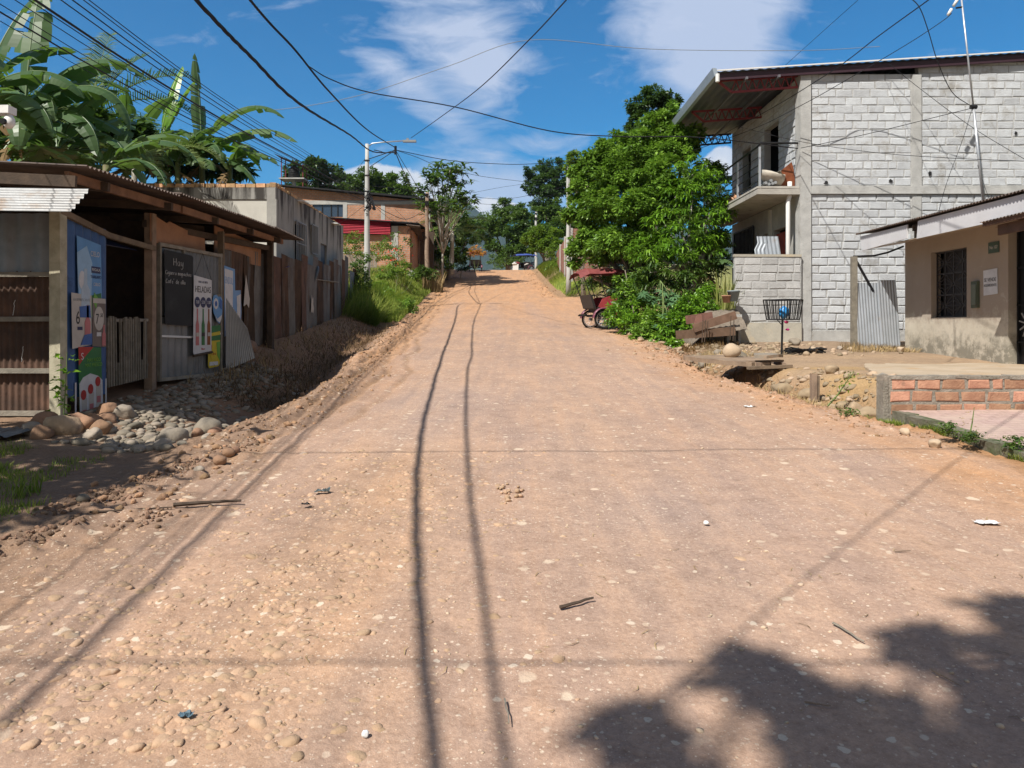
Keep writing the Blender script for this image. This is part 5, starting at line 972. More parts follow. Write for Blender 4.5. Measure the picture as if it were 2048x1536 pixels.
# fascia, soffit, roofs
M['fascia']=mat('fascia_white',(.62,.62,.64),(.54,.54,.56),2,.7,bump=.05,stain=(.40,.37,.33),ss=2,st=.66)
mb=MB(9); mb.sheet([(7.90,14.95,3.60),(7.90,16.95,3.60),(7.90,16.90,3.27),(7.90,14.95,3.33)],.5,.025,(-1,0,0)); mb.build('fascia_board',M['fascia'],sm_)
mb=MB(9); mb.sheet([(7.90,9.0,3.62),(7.90,14.55,3.62),(7.90,14.60,3.28),(7.90,9.0,3.30)],.5,.025,(-1,0,0)); mb.build('fascia_board',M['fascia'],sm_)
mb=MB(10); mb.sheet([(7.92,9.2,3.30),(7.92,16.85,3.29),(SX+.02,16.85,3.42),(SX+.02,9.2,3.42)],.5,.012,(0,0,1)); mb.build('soffit',pm('soffit_tan',(.42,.33,.25)),sm_)
rf=MB(11); rf.corr((7.80,8.9,3.66),(0,1,0),(1,0,.12),8.15,4.6,.085,.016,(0,0,1)); rf=rf.build('roof',M['rust_roof'],sm_,True)
mb=MB(12)
for y in (14.62,14.72,14.84): mb.beam((7.93,y,3.52),(8.7,y,3.5),.04,.12)
mb.build('rafter',M['wood_dark'],rf)
mb=MB(13); mb.corr((7.70,8.4,3.33),(0,1,-.012),(1,0,.08),3.95,1.1,.085,.014,(0,0,1)); mb.build('lower_roof',M['rust_roof'],sm_,True)
mb=MB(14); mb.beam((7.86,8.6,3.17),(7.86,12.1,3.13),.05,.17); mb.beam((7.76,8.5,3.28),(7.76,12.33,3.25),.05,.07); mb.build('timber_beam',mat('beam_brown',(.13,.07,.045),(.08,.045,.03),5,.7,bump=.2),sm_)
mb=MB(15); mb.sheet([(7.90,9,3.22),(7.90,12.25,3.19),(8.68,12.25,3.30),(8.68,9,3.33)],.5,.01,(0,0,1)); mb.build('plank_soffit',M['wood_orange'],sm_)
# sign, number plate, meter
t=T('sale_sign','white paper sign reading SE VENDE AGUARDIENTE beside the iron door','sign',(SX,13.55,2.4)); p=Panel((SX-.008,13.83,2.62),(0,-1,0),(0,0,-1),t,(-1,0,0)); p.poly('sheet',inkw,[(0,0.02),(.40,0),(.41,.46),(.01,.48)],0,.003); p.txt('SE VENDE',inkb,.2,.20,.095,.005,.82); p.txt('AGUARDIENTE',inkb,.2,.30,.07,.005,.76)
t=T('number_plate','small green house number plate high on the brown wall above the paper sign','number plate',(SX,13.6,3.05)); p=Panel((SX-.008,13.68,3.10),(0,-1,0),(0,0,-1),t,(-1,0,0)); p.rect('plate',pm('plate_green',(.05,.08,.055)),0,.30,0,.20,0,.006); p.txt('No 107',inkc,.15,.10,.085,.008,.85)
mb=MB(16); mb.box(SX-.05,SX-.002,13.95,14.14,1.92,2.42,.003); mt_=solo(mb,'meter_box',mat('meter_green',(.10,.12,.08),(.07,.085,.06),4,.6,bump=.1,stain=(.10,.06,.035),ss=8,st=.58),'narrow green meter box on the brown wall between window and door','meter box'); 
mb=MB(17); mb.box(SX-.062,SX-.052,13.98,14.11,1.98,2.36,.001); mb.build('lid',pm('meter_lid',(.13,.15,.11)),mt_)
# tin gate between the houses
gt=T('tin_gate','leaning corrugated tin gate with timber post between block house and small brown house','gate',(8.1,16.8,1.0))
mb=MB(18); mb.corr((7.76,16.80,.95),(1,-.05,0),(-.04,.03,1),.62,1.60,.065,.010,(0,-1,0),.9,.03); mb.corr((8.30,16.72,.95),(1,.12,.02),(-.07,.05,1),.42,1.66,.065,.010,(0,-1,0),.5,.03); mb.build('tin_sheet',M['tin_bright'],gt,True)
mb=MB(19); mb.box(7.62,7.74,16.8,16.9,.9,3.14,.004); mb.build('post',M['wood_grey'],gt)
mb=MB(20); mb.tube([(7.66,16.84,3.14),(8.1,16.8,3.15),(8.4,16.78,3.22),(8.75,16.76,3.36)],.022,5); mb.beam((7.70,16.85,3.1),(8.12,16.85,2.35),.03,.05); mb.build('brace',M['iron'],gt)
# ---------------- patio, pavement, brick planter wall ----------------
def sheetgrid(name,poly,zf,mt,th,label=None,kind='structure',n=44,edge=.03,seed=1):
    from mathutils.geometry import tessellate_polygon
    xs=[p[0] for p in poly]; ys=[p[1] for p in poly]; r=random.Random(seed)
    E=[]; 
    for i,p in enumerate(poly):
        q=poly[(i+1)%len(poly)]; m=max(1,int(math.hypot(q[0]-p[0],q[1]-p[1])/.18))
        for k in range(m): f=k/m; E.append((p[0]+(q[0]-p[0])*f+r.uniform(-edge,edge),p[1]+(q[1]-p[1])*f+r.uniform(-edge,edge)))
    bm=bmesh.new(); vs=[bm.verts.new((x,y,0)) for x,y in E]; f=bm.faces.new(vs); 
    g=bmesh.ops.triangulate(bm,faces=[f]); bmesh.ops.subdivide_edges(bm,edges=bm.edges[:],cuts=3,use_grid_fill=True)
    for v in bm.verts: v.co.z=zf(v.co.x,v.co.y)
    ex=bmesh.ops.extrude_face_region(bm,geom=bm.faces[:]); 
    for v in [e for e in ex['geom'] if isinstance(e,bmesh.types.BMVert)]: v.co.z-=th
    bmesh.ops.recalc_face_normals(bm,faces=bm.faces[:]); me=bpy.data.meshes.new(name); bm.to_mesh(me); bm.free(); me.materials.append(mt); o=bpy.data.objects.new(name,me); COL.objects.link(o); o['kind']=kind
    return o
M['patio']=mat('patio',(.47,.38,.28),(.37,.29,.20),1.4,.92,bump=.4,bs=22,stain=(.40,.25,.12),ss=1.1,st=.56)
sheetgrid('patio',[(4.75,8.86),(9.4,8.86),(9.4,16.55),(8.0,16.5),(7.0,14.9),(6.2,13.2),(5.5,11.6),(4.95,10.2)],lambda x,y:.925-.01*(y-9)*.3+.006*math.sin(x*3+y*2),M['patio'],.14)
pav=bpy.data.materials.new('pink_pavement'); pav.use_nodes=True; k=NT(pav.node_tree); b=pav.node_tree.nodes['Principled BSDF']; b.inputs['Roughness'].default_value=.85
tcn=k.new('ShaderNodeTexCoord'); P_=tcn.outputs['Object']; n=k.noise(P_,1.6,6,.65); n2=k.noise(P_,14,5,.7); br=k.new('ShaderNodeTexBrick'); k.link(P_,br.inputs['Vector']); br.inputs['Scale'].default_value=1; br.inputs['Brick Width'].default_value=.2; br.inputs['Row Height'].default_value=.1; br.inputs['Mortar Size'].default_value=.006; br.inputs['Color1'].default_value=(.46,.33,.29,1); br.inputs['Color2'].default_value=(.41,.29,.255,1); br.inputs['Mortar'].default_value=(.30,.2,.17,1)
col=k.mix(1,br.outputs[0],k.ramp(n2,[(.3,.8),(.7,1.15)]),'MULTIPLY'); col=k.mix(k.maprange(n,.42,.62,0,.75),col,(.47,.36,.29)); k.link(col,b.inputs['Base Color']); bn=k.new('ShaderNodeBump'); bn.inputs['Strength'].default_value=.4; bn.inputs['Distance'].default_value=.01; k.link(k.math('ADD',n2,k.math('MULTIPLY',br.outputs['Fac'],-.4)),bn.inputs['Height']); k.link(bn.outputs[0],b.inputs['Normal'])
sheetgrid('pavement',[(4.50,8.70),(4.52,7.0),(4.66,5.0),(4.9,2.0),(9.5,2.0),(9.5,8.70)],lambda x,y:float(zr(y))+.075+.005*math.sin(x*2+y),pav,.16,edge=.025)
mb=MB(29); r=random.Random(4); y=3.0
while y<8.6:
    l_=r.uniform(.35,.6); mb.box(4.40+.012*(8.6-y)+r.uniform(-.02,.02),4.53+.012*(8.6-y)*2,y,y+l_-.01,float(zr(y))-.15,float(zr(y+.2))+.088+r.uniform(-.012,.008),.018); y+=l_
o=solo(mb,'kerb',mat('kerb_mossy',(.20,.18,.14),(.12,.12,.08),6,.95,bump=.8,bs=25,stain=(.07,.10,.035),ss=3,st=.5),None,None,None,False,'structure')
bw=T('brick_planter_wall','knee high wall of orange hollow bricks with wide cement joints, at the right edge','wall',(6.5,8.75,.5))
M['mortar_brown']=mat('mortar_brown',(.34,.30,.25),(.22,.20,.165),6,.95,bump=1.0,bs=35,stain=(.12,.11,.08),ss=3,st=.58)
mb=MB(30); mb.box(4.35,9.4,8.71,8.85,.35,1.0,.006); mb.build('core_wall',M['mortar_brown'],bw)
mb=MB(31); courses(mb,(4.38,8.71,0),(1,0,0),(0,-1,0),5.0,.545,.98,.285,.148,12,.014,0,.003); 
for i,v in enumerate(mb.V): mb.V[i]=v
mb.build('brick_face',M['brick'],bw)
mb=MB(31); r=random.Random(9)
for i in range(40): x=4.4+i*.125; mb.box(x,x+.13,8.700-r.uniform(0,.010),8.86,.975+r.uniform(-.01,.01),1.005+r.uniform(0,.012),.004)
mb.build('cap',M['mortar_brown'],bw)
mb=MB(32); mb.box(4.31,4.365,8.705,8.86,.40,1.02,.02); mb.build('end_pier',M['mortar_brown'],bw)
# ---------------- trash basket ----------------
tb=T('trash_basket','black iron litter basket on a post in front of the block house wall','litter basket',(5.45,14.9,1.0)); TYY=15.0
cx=(1566-1024)/F*TYY; zt=EYE+(HZ-600)/F*TYY; zb=EYE+(HZ-639)/F*TYY; hw,hb=.34,.28
rot=R(38); 
def bp(u_,v_,top): s_=.27 if top else .225; c,s2=math.cos(rot),math.sin(rot); return (cx+(u_*c-v_*s2)*s_,TYY+(u_*s2+v_*c)*s_,zt if top else zb)
mb=MB(33); cs=[(-1,-1),(1,-1),(1,1),(-1,1)]
for i in range(4):
    a,b_=cs[i],cs[(i+1)%4]; mb.beam(bp(*a,1),bp(*b_,1),.022,.022); mb.beam(bp(*a,0),bp(*b_,0),.022,.022)
    for k_ in range(8): f=k_/8; u_,v_=a[0]+(b_[0]-a[0])*f,a[1]+(b_[1]-a[1])*f; mb.beam(bp(u_,v_,1),bp(u_,v_,0),.012 if k_ else .02,.012 if k_ else .02)
for k_ in range(7): f=-1+2*k_/6; mb.beam(bp(f,-1,0),bp(f,1,0),.012,.008)
mb.build('basket',M['iron'],tb)
mb=MB(34); zg=gz(cx-.02,TYY); mb.tube([(cx-.03,TYY,zg-.1),(cx-.01,TYY,zb)],.022,8); mb.tube([(cx-.01,TYY,zb-.12),(cx-.12,TYY,zb)],.010,5); mb.build('post',M['iron'],tb)
def blobm(name,c,s_,mt,label,cat,seed,asp=(1,1,1),amp=.3):
    r=np.random.RandomState(seed); V0,F0=I3; d=1+0*V0[:,0]
    for q in range(12): ax=r.normal(size=3)*4; d+=amp*.30*(.5-np.abs(np.sin(V0@ax*1.6+r.rand()*6)))
    v=V0*d[:,None]*s_*np.array(asp); o=mesh_np(name,v,F0,mt,attr=np.full(len(v),.5),smooth=True); o.location=c; return tag(o,label,cat)
blobm('blue_bag',(cx+.02,TYY,zb+.145),.115,mat('bag_blue',(.03,.28,.62),(.02,.17,.45),6,.35,bump=.3,bs=30,spec=.5),'bright blue plastic bag in the black litter basket','bag',3,(1.0,.9,1.25))
blobm('pink_bag',(cx+.06,TYY-.02,zb-.05),.042,mat('bag_pink',(.50,.04,.16),(.25,.02,.06),9,.4,bump=.3),'crumpled red and pink plastic hanging just under the litter basket','plastic scrap',5,(1.1,.7,.9))
blobm('pink_bow',(cx+.085,TYY-.02,zb-.20),.032,mat('bow_pink',(.55,.02,.25),(.35,.02,.12),9,.4,bump=.3),'small magenta bow dangling lowest below the litter basket','plastic scrap',6,(1.5,.7,.8))
# slab bridge over the ditch
sb=T('ditch_bridge','weathered plank and concrete slab laid over the ditch below the boulder','slab bridge',(4.1,12.6,.85))
def bpt(px,py,Y): return W(px,py,Y)
mb=MB(35); r=random.Random(2); m_=[]
lft,rgt=3.05,4.52
P0=[(3.15,13.9),(3.35,13.25),(3.62,12.75),(3.95,12.35),(4.22,12.30),(4.42,12.9),(4.35,13.6),(3.9,14.1)]
pp=[]
for i,q in enumerate(P0):
    w_=P0[(i+1)%len(P0)]
    for k_ in range(5): f=k_/5; pp.append((q[0]+(w_[0]-q[0])*f+r.uniform(-.03,.03),q[1]+(w_[1]-q[1])*f+r.uniform(-.03,.03)))
zs=.93; mb.sheet([(x,y,zs+.03*(y-13)) for x,y in pp],.5,.075,(0,0,1)); mb.build('slab',mat('slab_old',(.31,.225,.155),(.18,.13,.095),3,.9,bump=.5,bs=20),sb)
mb=MB(36); mb.beam((3.85,12.22,.90),(4.62,12.42,.92),.10,.05); mb.beam((4.05,12.28,.95),(4.05,12.9,.97),.06,.07); mb.beam((4.50,12.4,.94),(4.52,13.0,.97),.06,.07); mb.beam((3.9,12.45,.99),(4.55,12.62,1.0),.09,.03); mb.build('plank',M['wood'],sb)
mb=MB(37); mb.sheet([(3.98,12.35,1.06),(4.15,12.22,1.05),(4.38,12.32,1.07),(4.52,12.5,1.06),(4.40,12.75,1.08),(4.1,12.7,1.08)],.5,.05,(0,0,1)); mb.build('flat_stone',M['stone'],sb)
rock(3.97,13.55,.165,mat('boulder',(.52,.40,.28),(.40,.31,.22),4,.85,bump=.3,stain=(.3,.25,.2),ss=3,st=.62),'large rounded tan boulder sitting on the slab bridge by the ditch','boulder',seed=3,flat=.85,zoff=.10,lump=.1,name='boulder').location.z=1.13
mb=MB(38); mb.box(4.13,4.21,10.32,10.40,.55,.93,.008); mb.box(4.22,4.24,10.33,10.4,.55,.90,.004); solo(mb,'stake',M['wood'],'short square wooden stake at the ditch edge in front of the leafy twig','stake')
M['ochre']=mat('ochre_rock',(.42,.31,.20),(.28,.21,.14),4,.9,bump=.5,bs=20,var=.2,stain=(.16,.12,.09),ss=4,st=.62)
for i,(px,py,Y,s_,lb) in enumerate(((1565,772,11.6,.20,'long flat tan rock on the ditch bank nearest the slab bridge'),(1620,795,10.75,.17,'jagged dark topped rock in the ditch left of the wooden stake'),(1632,805,10.4,.13,'rounded rock touching the left side of the wooden stake'),(1665,775,11.2,.14,'half buried tan rock behind the wooden stake'),(1685,815,9.9,.12,'small dark hollow rock right of the leafy twig foot'),(1712,818,9.6,.14,'rounded tan rock midway between twig and brick wall'),(1735,825,9.25,.16,'rough rock lying against the foot of the brick wall end'),(1545,790,11.3,.15,'grass covered rock low in the ditch below the long tan rock'))):
    q=W(px,py,Y); rock(q.x,Y,s_,M['ochre'],lb,'rock','rocks along the right ditch',seed=20+i,flat=.6,lump=.2,aspect=(1.3,.9,.65) if i in (0,7) else None)
for i,(px,Y,s_,lb) in enumerate(((1627,15.4,.12,'upright pale stone on the dirt between litter basket and tin gate'),(1590,17.6,.16,'pale flat rock at the foot of the block house corner column'),(1700,16.2,.09,'small tan stone at the foot of the tin gate post'),(1800,15.9,.12,'tan stone in the corner where tin gate meets brown house'),(1483,14.6,.13,'grey slab of stone right behind the large tan boulder'),(1680,16.4,.08,'cream stone in the weeds before the tin gate'),(1405,15.4,.14,'square grey rubble block under the garden planks'),(1380,15.6,.10,'round grey stone left of the square rubble block'),(1435,15.6,.11,'dull grey stone right of the square rubble block'),(1810,7.7,.07,'pale stone in the kerb grass at the near left pavement edge'),(1870,7.1,.08,'pinkish stone in the kerb grass by the small bush'))):
    rock((px-1024)/F*Y,Y,s_,M['stone'] if i not in (0,2,3,9,10) else bpy.data.materials['boulder'],lb,'rock','loose rocks on the right verge',seed=40+i,flat=.75,aspect=(.8,.7,1.1) if i==0 else None)
mb=MB(39); r=random.Random(3)
for i in range(26): a=r.uniform(-.7,.7); c_=Vector((6.0+r.uniform(-.25,.35),15.4+r.uniform(-.2,.2),gz(6,15.4)+r.uniform(.02,.10))); mb.tube([c_-Vector((.13,.02*a,0)),c_+Vector((0,0,.03)),c_+Vector((.13,.03*a,0))],.018,5)
solo(mb,'charred_heap',M['black'],'dark heap of charred sticks on the dirt right of the litter basket','stick heap')
# leafy twig by the stake
tw=T('leafy_twig','thin leaning green twig with sparse leaves growing from the ditch left of the brick wall','twig',tuple(W(1648,818,9.7)))
mb=MB(40); mb.tube([W(1648,820,9.7),W(1675,790,9.65),W(1692,765,9.6),W(1707,745,9.55)],[.012,.010,.007,.004],5); mb.build('stem',M['stemg'],tw)
r_=np.random.RandomState(4); P=[];
for i in range(60): f=r_.uniform(.3,1); P.append(np.array(W(1655+50*f+r_.normal(0,9),815-68*f+r_.normal(0,6),9.62)))
P=np.array(P); leaf_mesh('leaf',P,r_.normal(0,.4,(60,3))+[0,0,1],r_.normal(0,1,(60,3)),np.full(60,.055),np.full(60,.02),M['leaf_lime'],tw,r_.rand(60))
# garden planks and pots
gp=T('garden_plank_border','crooked weathered planks on stakes retaining the garden soil left of the low block wall','plank border',(5.0,17.2,1.1))
def g_(px,py,Y=17.4): return W(px,py,Y)
for (a,b_,h_,m_) in (((1387,657),(1472,630),.19,'wood_b'),((1352,670),(1470,662),.20,'wood_b'),((1372,640),(1425,632),.2,'maroonwood')):
    if m_ not in M and m_!='wood_b': M[m_]=mat(m_,(.26,.13,.10),(.17,.085,.065),5,.85,bump=.3)
    M['wood_b']=M.get('wood_plank') or mat('wood_plank',(.20,.125,.085),(.12,.075,.05),5,.88,bump=.4,bs=50,var=.2); M['wood_plank']=M['wood_b']
    mb=MB(int(a[0])); mb.beam(g_(*a,17.35 if m_=='wood_b' else 17.7),g_(*b_,17.5 if m_=='wood_b' else 17.8),.035,h_); mb.build('plank',M[m_],gp)
mb=MB(42); mb.sheet([g_(1384,662,17.6),g_(1392,632,17.6),g_(1402,628,17.6),g_(1405,650,17.6),g_(1390,668,17.6)],.5,.04,(0,-1,0)); mb.build('plank',M['maroonwood'],gp)
mb=MB(41)
for px,p0_,p1_ in ((1406,640,685),(1411,640,684),(1416,642,668),(1462,632,680),(1468,640,682)): mb.beam(g_(px,p0_,17.25),g_(px-2,p1_,17.25),.016,.016)
mb.build('stake',M['wood_dark'],gp)
mb=MB(43); Vv=[];Ff=[];nx_=22; rr_=random.Random(5)
for j in range(nx_):
    for i in range(nx_):
        x=4.15+i/(nx_-1)*1.36; y=17.50+j/(nx_-1)*1.9; f=min(1,(y-17.5)/.75); e=min(1,i/9)**.7; zz=gz(x,y)-.05+(.42+.42*f)*e+rr_.uniform(-.025,.025)*e; Vv.append((x,y,zz))
for j in range(nx_-1):
    for i in range(nx_-1): a=j*nx_+i; Ff.append((a,a+1,a+nx_+1,a+nx_))
mb.add(Vv,Ff,.5); o=solo(mb,'soil_mound',mat('soil_grey',(.23,.19,.15),(.15,.125,.1),10,.95,bump=1.0,bs=30),'grey brown bank of garden soil retained by the plank border','soil mound',None,True)
for i,(px,py,w_,h_,m_,lb) in enumerate(((1453,598,.11,.18,'brick','orange clay flower pot on a broken block at the low wall'),(1467,592,.14,.26,'pot_grey','blue grey plastic pot right against the low block wall'))):
    if m_ not in M: M[m_]=pm(m_,(.22,.27,.29),.6)
    c=W(px,py,18.2); mb=MB(44+i); mb.tube([c+Vector((0,0,-h_/2)),c+Vector((0,0,h_/2-.03)),c+Vector((0,0,h_/2-.03)),c+Vector((0,0,h_/2)),c+Vector((0,0,h_/2)),c+Vector((0,0,h_/2-.02))],[w_*.7,w_,w_*1.1,w_*1.1,w_*.95,w_*.9],14); solo(mb,'flower_pot',M[m_],lb,'flower pot',None,True)
mb=MB(46); mb.box(5.15,5.52,18.0,18.25,gz(5.3,18)+.55-.12,gz(5.3,18)+.7,.01); mb.box(5.16,5.22,18.02,18.24,gz(5.3,18),gz(5.3,18)+.43); mb.box(5.44,5.50,18.02,18.24,gz(5.3,18),gz(5.3,18)+.43); solo(mb,'broken_block',M['concrete'],'broken hollow block supporting the flower pots by the low wall','block')
# ---------------- cargo rickshaws ----------------
def spoked(parent,name,c,rad,mt_t,axis):
    """wheel in the x-z plane centred at c (local)"""
    wmb=MB(1); n=22; ring=[(c[0]+rad*math.cos(6.283*i/n),c[1],c[2]+rad*math.sin(6.283*i/n)) for i in range(n+1)]; wmb.tube(ring,.030,7,False); wh=wmb.build('wheel',mt_t,parent,True)
    mb=MB(2); ring=[(c[0]+(rad-.05)*math.cos(6.283*i/n),c[1],c[2]+(rad-.05)*math.sin(6.283*i/n)) for i in range(n+1)]; mb.tube(ring,.014,5,False); mb.build('rim',M['galv'],wh)
    mb=MB(3)
    for i in range(16): a=6.283*i/16; mb.tube([(c[0]+.04*math.cos(a+.4),c[1]+(.03 if i%2 else -.03),c[2]+.04*math.sin(a+.4)),(c[0]+(rad-.05)*math.cos(a),c[1],c[2]+(rad-.05)*math.sin(a))],.004,4)
    mb.tube([(c[0],c[1]-.05,c[2]),(c[0],c[1]+.05,c[2])],.05,10); mb.build('spoke',M['galv'],wh)
def mototaxi(loc,rz,canopy,body,label,group='three wheeled mototaxis parked along the road'):
    t=T('mototaxi',label,'mototaxi',(0,0,0),group)
    for s_ in (-1,1):
        spoked(t,'wheel',(0,.56*s_,.29),.27,M['black'],0)
        mb=MB(4); P=[(.34*math.cos(a),.56*s_,.30+.34*math.sin(a)) for a in [R(q) for q in range(-5,190,15)]]
        for q in range(len(P)-1): 
            a_,b_=P[q],P[q+1]; mb.add([(a_[0],a_[1]-.06,a_[2]),(a_[0],a_[1]+.06,a_[2]),(b_[0],b_[1]+.06,b_[2]),(b_[0],b_[1]-.06,b_[2]),(a_[0]*.96,a_[1]-.065,a_[2]-.03),(a_[0]*.96,a_[1]+.065,a_[2]-.03),(b_[0]*.96,b_[1]+.065,b_[2]-.03),(b_[0]*.96,b_[1]-.065,b_[2]-.03)],[(0,1,2,3),(0,3,7,4),(1,5,6,2)],.5)
        mb.build('fender',pm('fender_maroon',(.20,.06,.09),.4) if 'fender_maroon' not in bpy.data.materials else bpy.data.materials['fender_maroon'],t,True)
    spoked(t,'wheel',(1.75,0,.29),.27,M['black'],0)
    mb=MB(5); mb.box(-.18,.62,-.46,.46,.36,.42); mb.beam((-.45,-.3,.42),(-.45,.3,.42),.05,.05)
    for s_ in (-.3,.3): mb.beam((-.5,s_,.40),(.7,s_,.40),.04,.04)
    mb.beam((.6,0,.42),(1.35,0,.50),.06,.06); mb.build('chassis',M['iron'],t)
    mb=MB(6); mb.box(-.12,.38,-.45,.45,.50,.66,.01); mb.build('seat',pm('seat_black',(.03,.025,.025),.5) if 'seat_black' not in bpy.data.materials else bpy.data.materials['seat_black'],t)
    mb=MB(7); mb.add([(-.28,-.48,.62),(-.28,.48,.62),(-.40,.48,1.02),(-.40,-.48,1.02),(-.20,-.48,.60),(-.20,.48,.60),(-.33,.48,1.02),(-.33,-.48,1.02)],[(0,1,2,3),(7,6,5,4),(3,2,6,7),(0,3,7,4),(1,5,6,2)],.5); mb.build('backrest',bpy.data.materials['seat_black'],t)
    for s_ in (-1,1):
        mb=MB(8); mb.sheet([(-.15,.5*s_,.66),(.35,.5*s_,.42),(.74,.5*s_,.40),(.76,.5*s_,.98),(.20,.5*s_,.98),(-.02,.5*s_,.90)],.5,.03,(0,s_,0)); mb.build('side_panel',body,t)
        mb=MB(9); mb.sheet([(.22,.535*s_,.80),(.70,.535*s_,.62),(.72,.535*s_,.70),(.45,.535*s_,.86)],.5,.004,(0,s_,0)); mb.build('stripe',M['white'],t)
    mb=MB(10)
    for s_ in (-.46,.46):
        mb.tube([(-.36,s_,.95),(-.62,s_,1.62)],.014,6); mb.tube([(.74,s_,.9),(.70,s_,1.66)],.014,6); mb.tube([(.1,s_,.95),(-.1,s_,1.64)],.012,6)
    mb.tube([(1.5,-.35,1.72),(1.5,.35,1.72)],.012,6); mb.build('canopy_post',M['iron'],t)
    mb=MB(11); V=[];nx_,ny_=9,7
    for i in range(nx_):
        for j in range(ny_):
            x=-.72+2.3*i/(nx_-1); y=-.56+1.12*j/(ny_-1); e=abs(y)/.56; V.append((x,y,1.66+.10*math.sin(math.pi*min(1,(x+.72)/2.3*.9+.12))+.08*(1-e*e)-(.10 if j in (0,ny_-1) else 0)-(.10 if i==0 else 0)+(.015*math.sin(i*2.1))))
    mb.add(V,[(i*ny_+j,(i+1)*ny_+j,(i+1)*ny_+j+1,i*ny_+j+1) for i in range(nx_-1) for j in range(ny_-1)],.5); mb.build('canopy',canopy,t,False)
    mb=MB(12); mb.tube([(1.0,0,.75),(1.1,0,.85),(1.3,0,.88),(1.45,0,.82)],[.08,.14,.13,.06],10); mb.build('fuel_tank',M['maroon'],t,True)
    mb=MB(13); mb.tube([(.75,0,.74),(.9,0,.76),(1.08,0,.74)],[.08,.11,.09],8); mb.build('saddle',M['black'],t,True)
    mb=MB(14); mb.box(1.02,1.32,-.10,.10,.34,.66,.02); mb.tube([(1.2,.14,.4),(.7,.18,.34)],.035,7); mb.build('engine',M['iron'],t)
    mb=MB(15)
    for s_ in (-.06,.06): mb.tube([(1.75,s_,.29),(1.47,s_,.98)],.018,6)
    mb.tube([(1.45,-.34,1.08),(1.48,-.12,1.0),(1.48,.12,1.0),(1.45,.34,1.08)],.014,6); mb.build('fork',M['galv'],t)
    mb=MB(16); mb.tube([(1.55,0,.88),(1.64,0,.88)],[.09,.10],12); mb.build('headlight',M['white'],t,True)
    t.location=loc; t.rotation_euler=(0,0,rz); return t
cr_=mat('canopy_red',(.24,.065,.06),(.16,.04,.04),4,.6,bump=.2,bs=12); cbl=mat('canopy_blue',(.06,.10,.33),(.04,.07,.25),4,.6,bump=.2); bred=mat('body_red',(.40,.06,.07),(.30,.045,.05),4,.4,bump=.05)
x=(1194-1024)/F*22.9; mt1=mototaxi((x,22.9,gz(x,22.9)+.0),R(14),cr_,bred,'red canopied mototaxi with spoked wheels half hidden by the big bush at the roadside')
x=(951-1024)/F*68; mt2=mototaxi((x,68,gz(x,68)),R(96),mat('canopy_crimson',(.30,.05,.06),(.22,.04,.045),4,.6),bred,'red mototaxi seen from behind on the left edge at the top of the road')
x=(1058-1024)/F*76; mt3=mototaxi((x,76,gz(x,76)-.0),R(200),cbl,bpy.data.materials['seat_black'],'mototaxi with a blue canopy just past the crest of the road')
mb=MB(50); x=(1031-1024)/F*74; z=gz(x,74); mb.box(x-.28,x+.28,73.8,74.2,z-.1,z+.62,.02); mb.box(x-.33,x+.1,73.7,74.3,z+.62,z+.72,.02); solo(mb,'white_crate',M['white'],'white box on the ground at the road crest left of the blue canopied mototaxi','box')
mb=MB(51); x=(1200-1024)/F*19.2; 
for k_ in range(4): mb.beam((2.3+.35*k_,19.4+.1*k_,gz(2.5+.35*k_,19.5)+.04),(2.75+.35*k_,19.7+.1*k_,gz(2.5+.35*k_,19.5)+.03),.03,.03)
# ---------------- poles and lamp ----------------
LY=34.0; lp=T('street_lamp','round concrete lamp post with a long arm and cable bracket on the left bank','street lamp',(-6.55,LY,gz(-6.55,LY)))
def l_(px,py,Y=LY): return W(px,py,Y)
mb=MB(1); zt=l_(735,288).z; zb=gz(-6.5,LY)-.2; mb.tube([(l_(735,0).x-.02,LY,zb+(zt-zb)*i/5) for i in range(6)],[.150-.014*i for i in range(6)],14); mb.build('pole',M['pole'],lp,True)
mb=MB(2); mb.tube([l_(738,292),l_(744,287),l_(760,285),l_(812,281)],.028,8); mb.build('arm',M['galv'],lp,True)
mb=MB(3); a=l_(806,282); mb.box(a.x,a.x+.60,LY-.09,LY+.09,a.z-.05,a.z+.03,.008); mb.box(a.x+.16,a.x+.26,LY-.05,LY+.05,a.z+.03,a.z+.12,.004); mb.build('lamp_head',M['pgrey'],lp)
BR=l_(791,300); mb=MB(4); mb.beam(l_(738,318),BR,.03,.03); mb.beam(l_(738,335),BR,.025,.025); mb.tube([BR+Vector((0,0,-.2)),BR+Vector((0,0,.18))],.06,8); mb.tube([l_(748,300),l_(758,302),l_(770,306),l_(782,303)],.02,5); mb.build('cable_bracket',M['iron'],lp)
mb=MB(5); r=random.Random(6)
for i in range(26): c=l_(735+r.uniform(-3,8),402+r.uniform(-18,16),LY-.2); d_=Vector((r.uniform(-.25,.3),r.uniform(-.08,.08),r.uniform(-.3,.3))); mb.tube([c-d_*.6,c+Vector((r.uniform(-.08,.08),-.03,r.uniform(-.08,.08))),c+d_*.6],.018,4)
mb.beam(l_(742,395,33.8),l_(750,420,33.8),.10,.08); mb.build('cable_clump',M['cable'],lp)
mb=MB(6); 
for py in (322,352,384): z=l_(735,py).z; mb.tube([(l_(735,0).x-.02,LY,z),(l_(735,0).x-.02,LY,z+.04)],.125,14)
mb.build('band',M['iron'],lp)
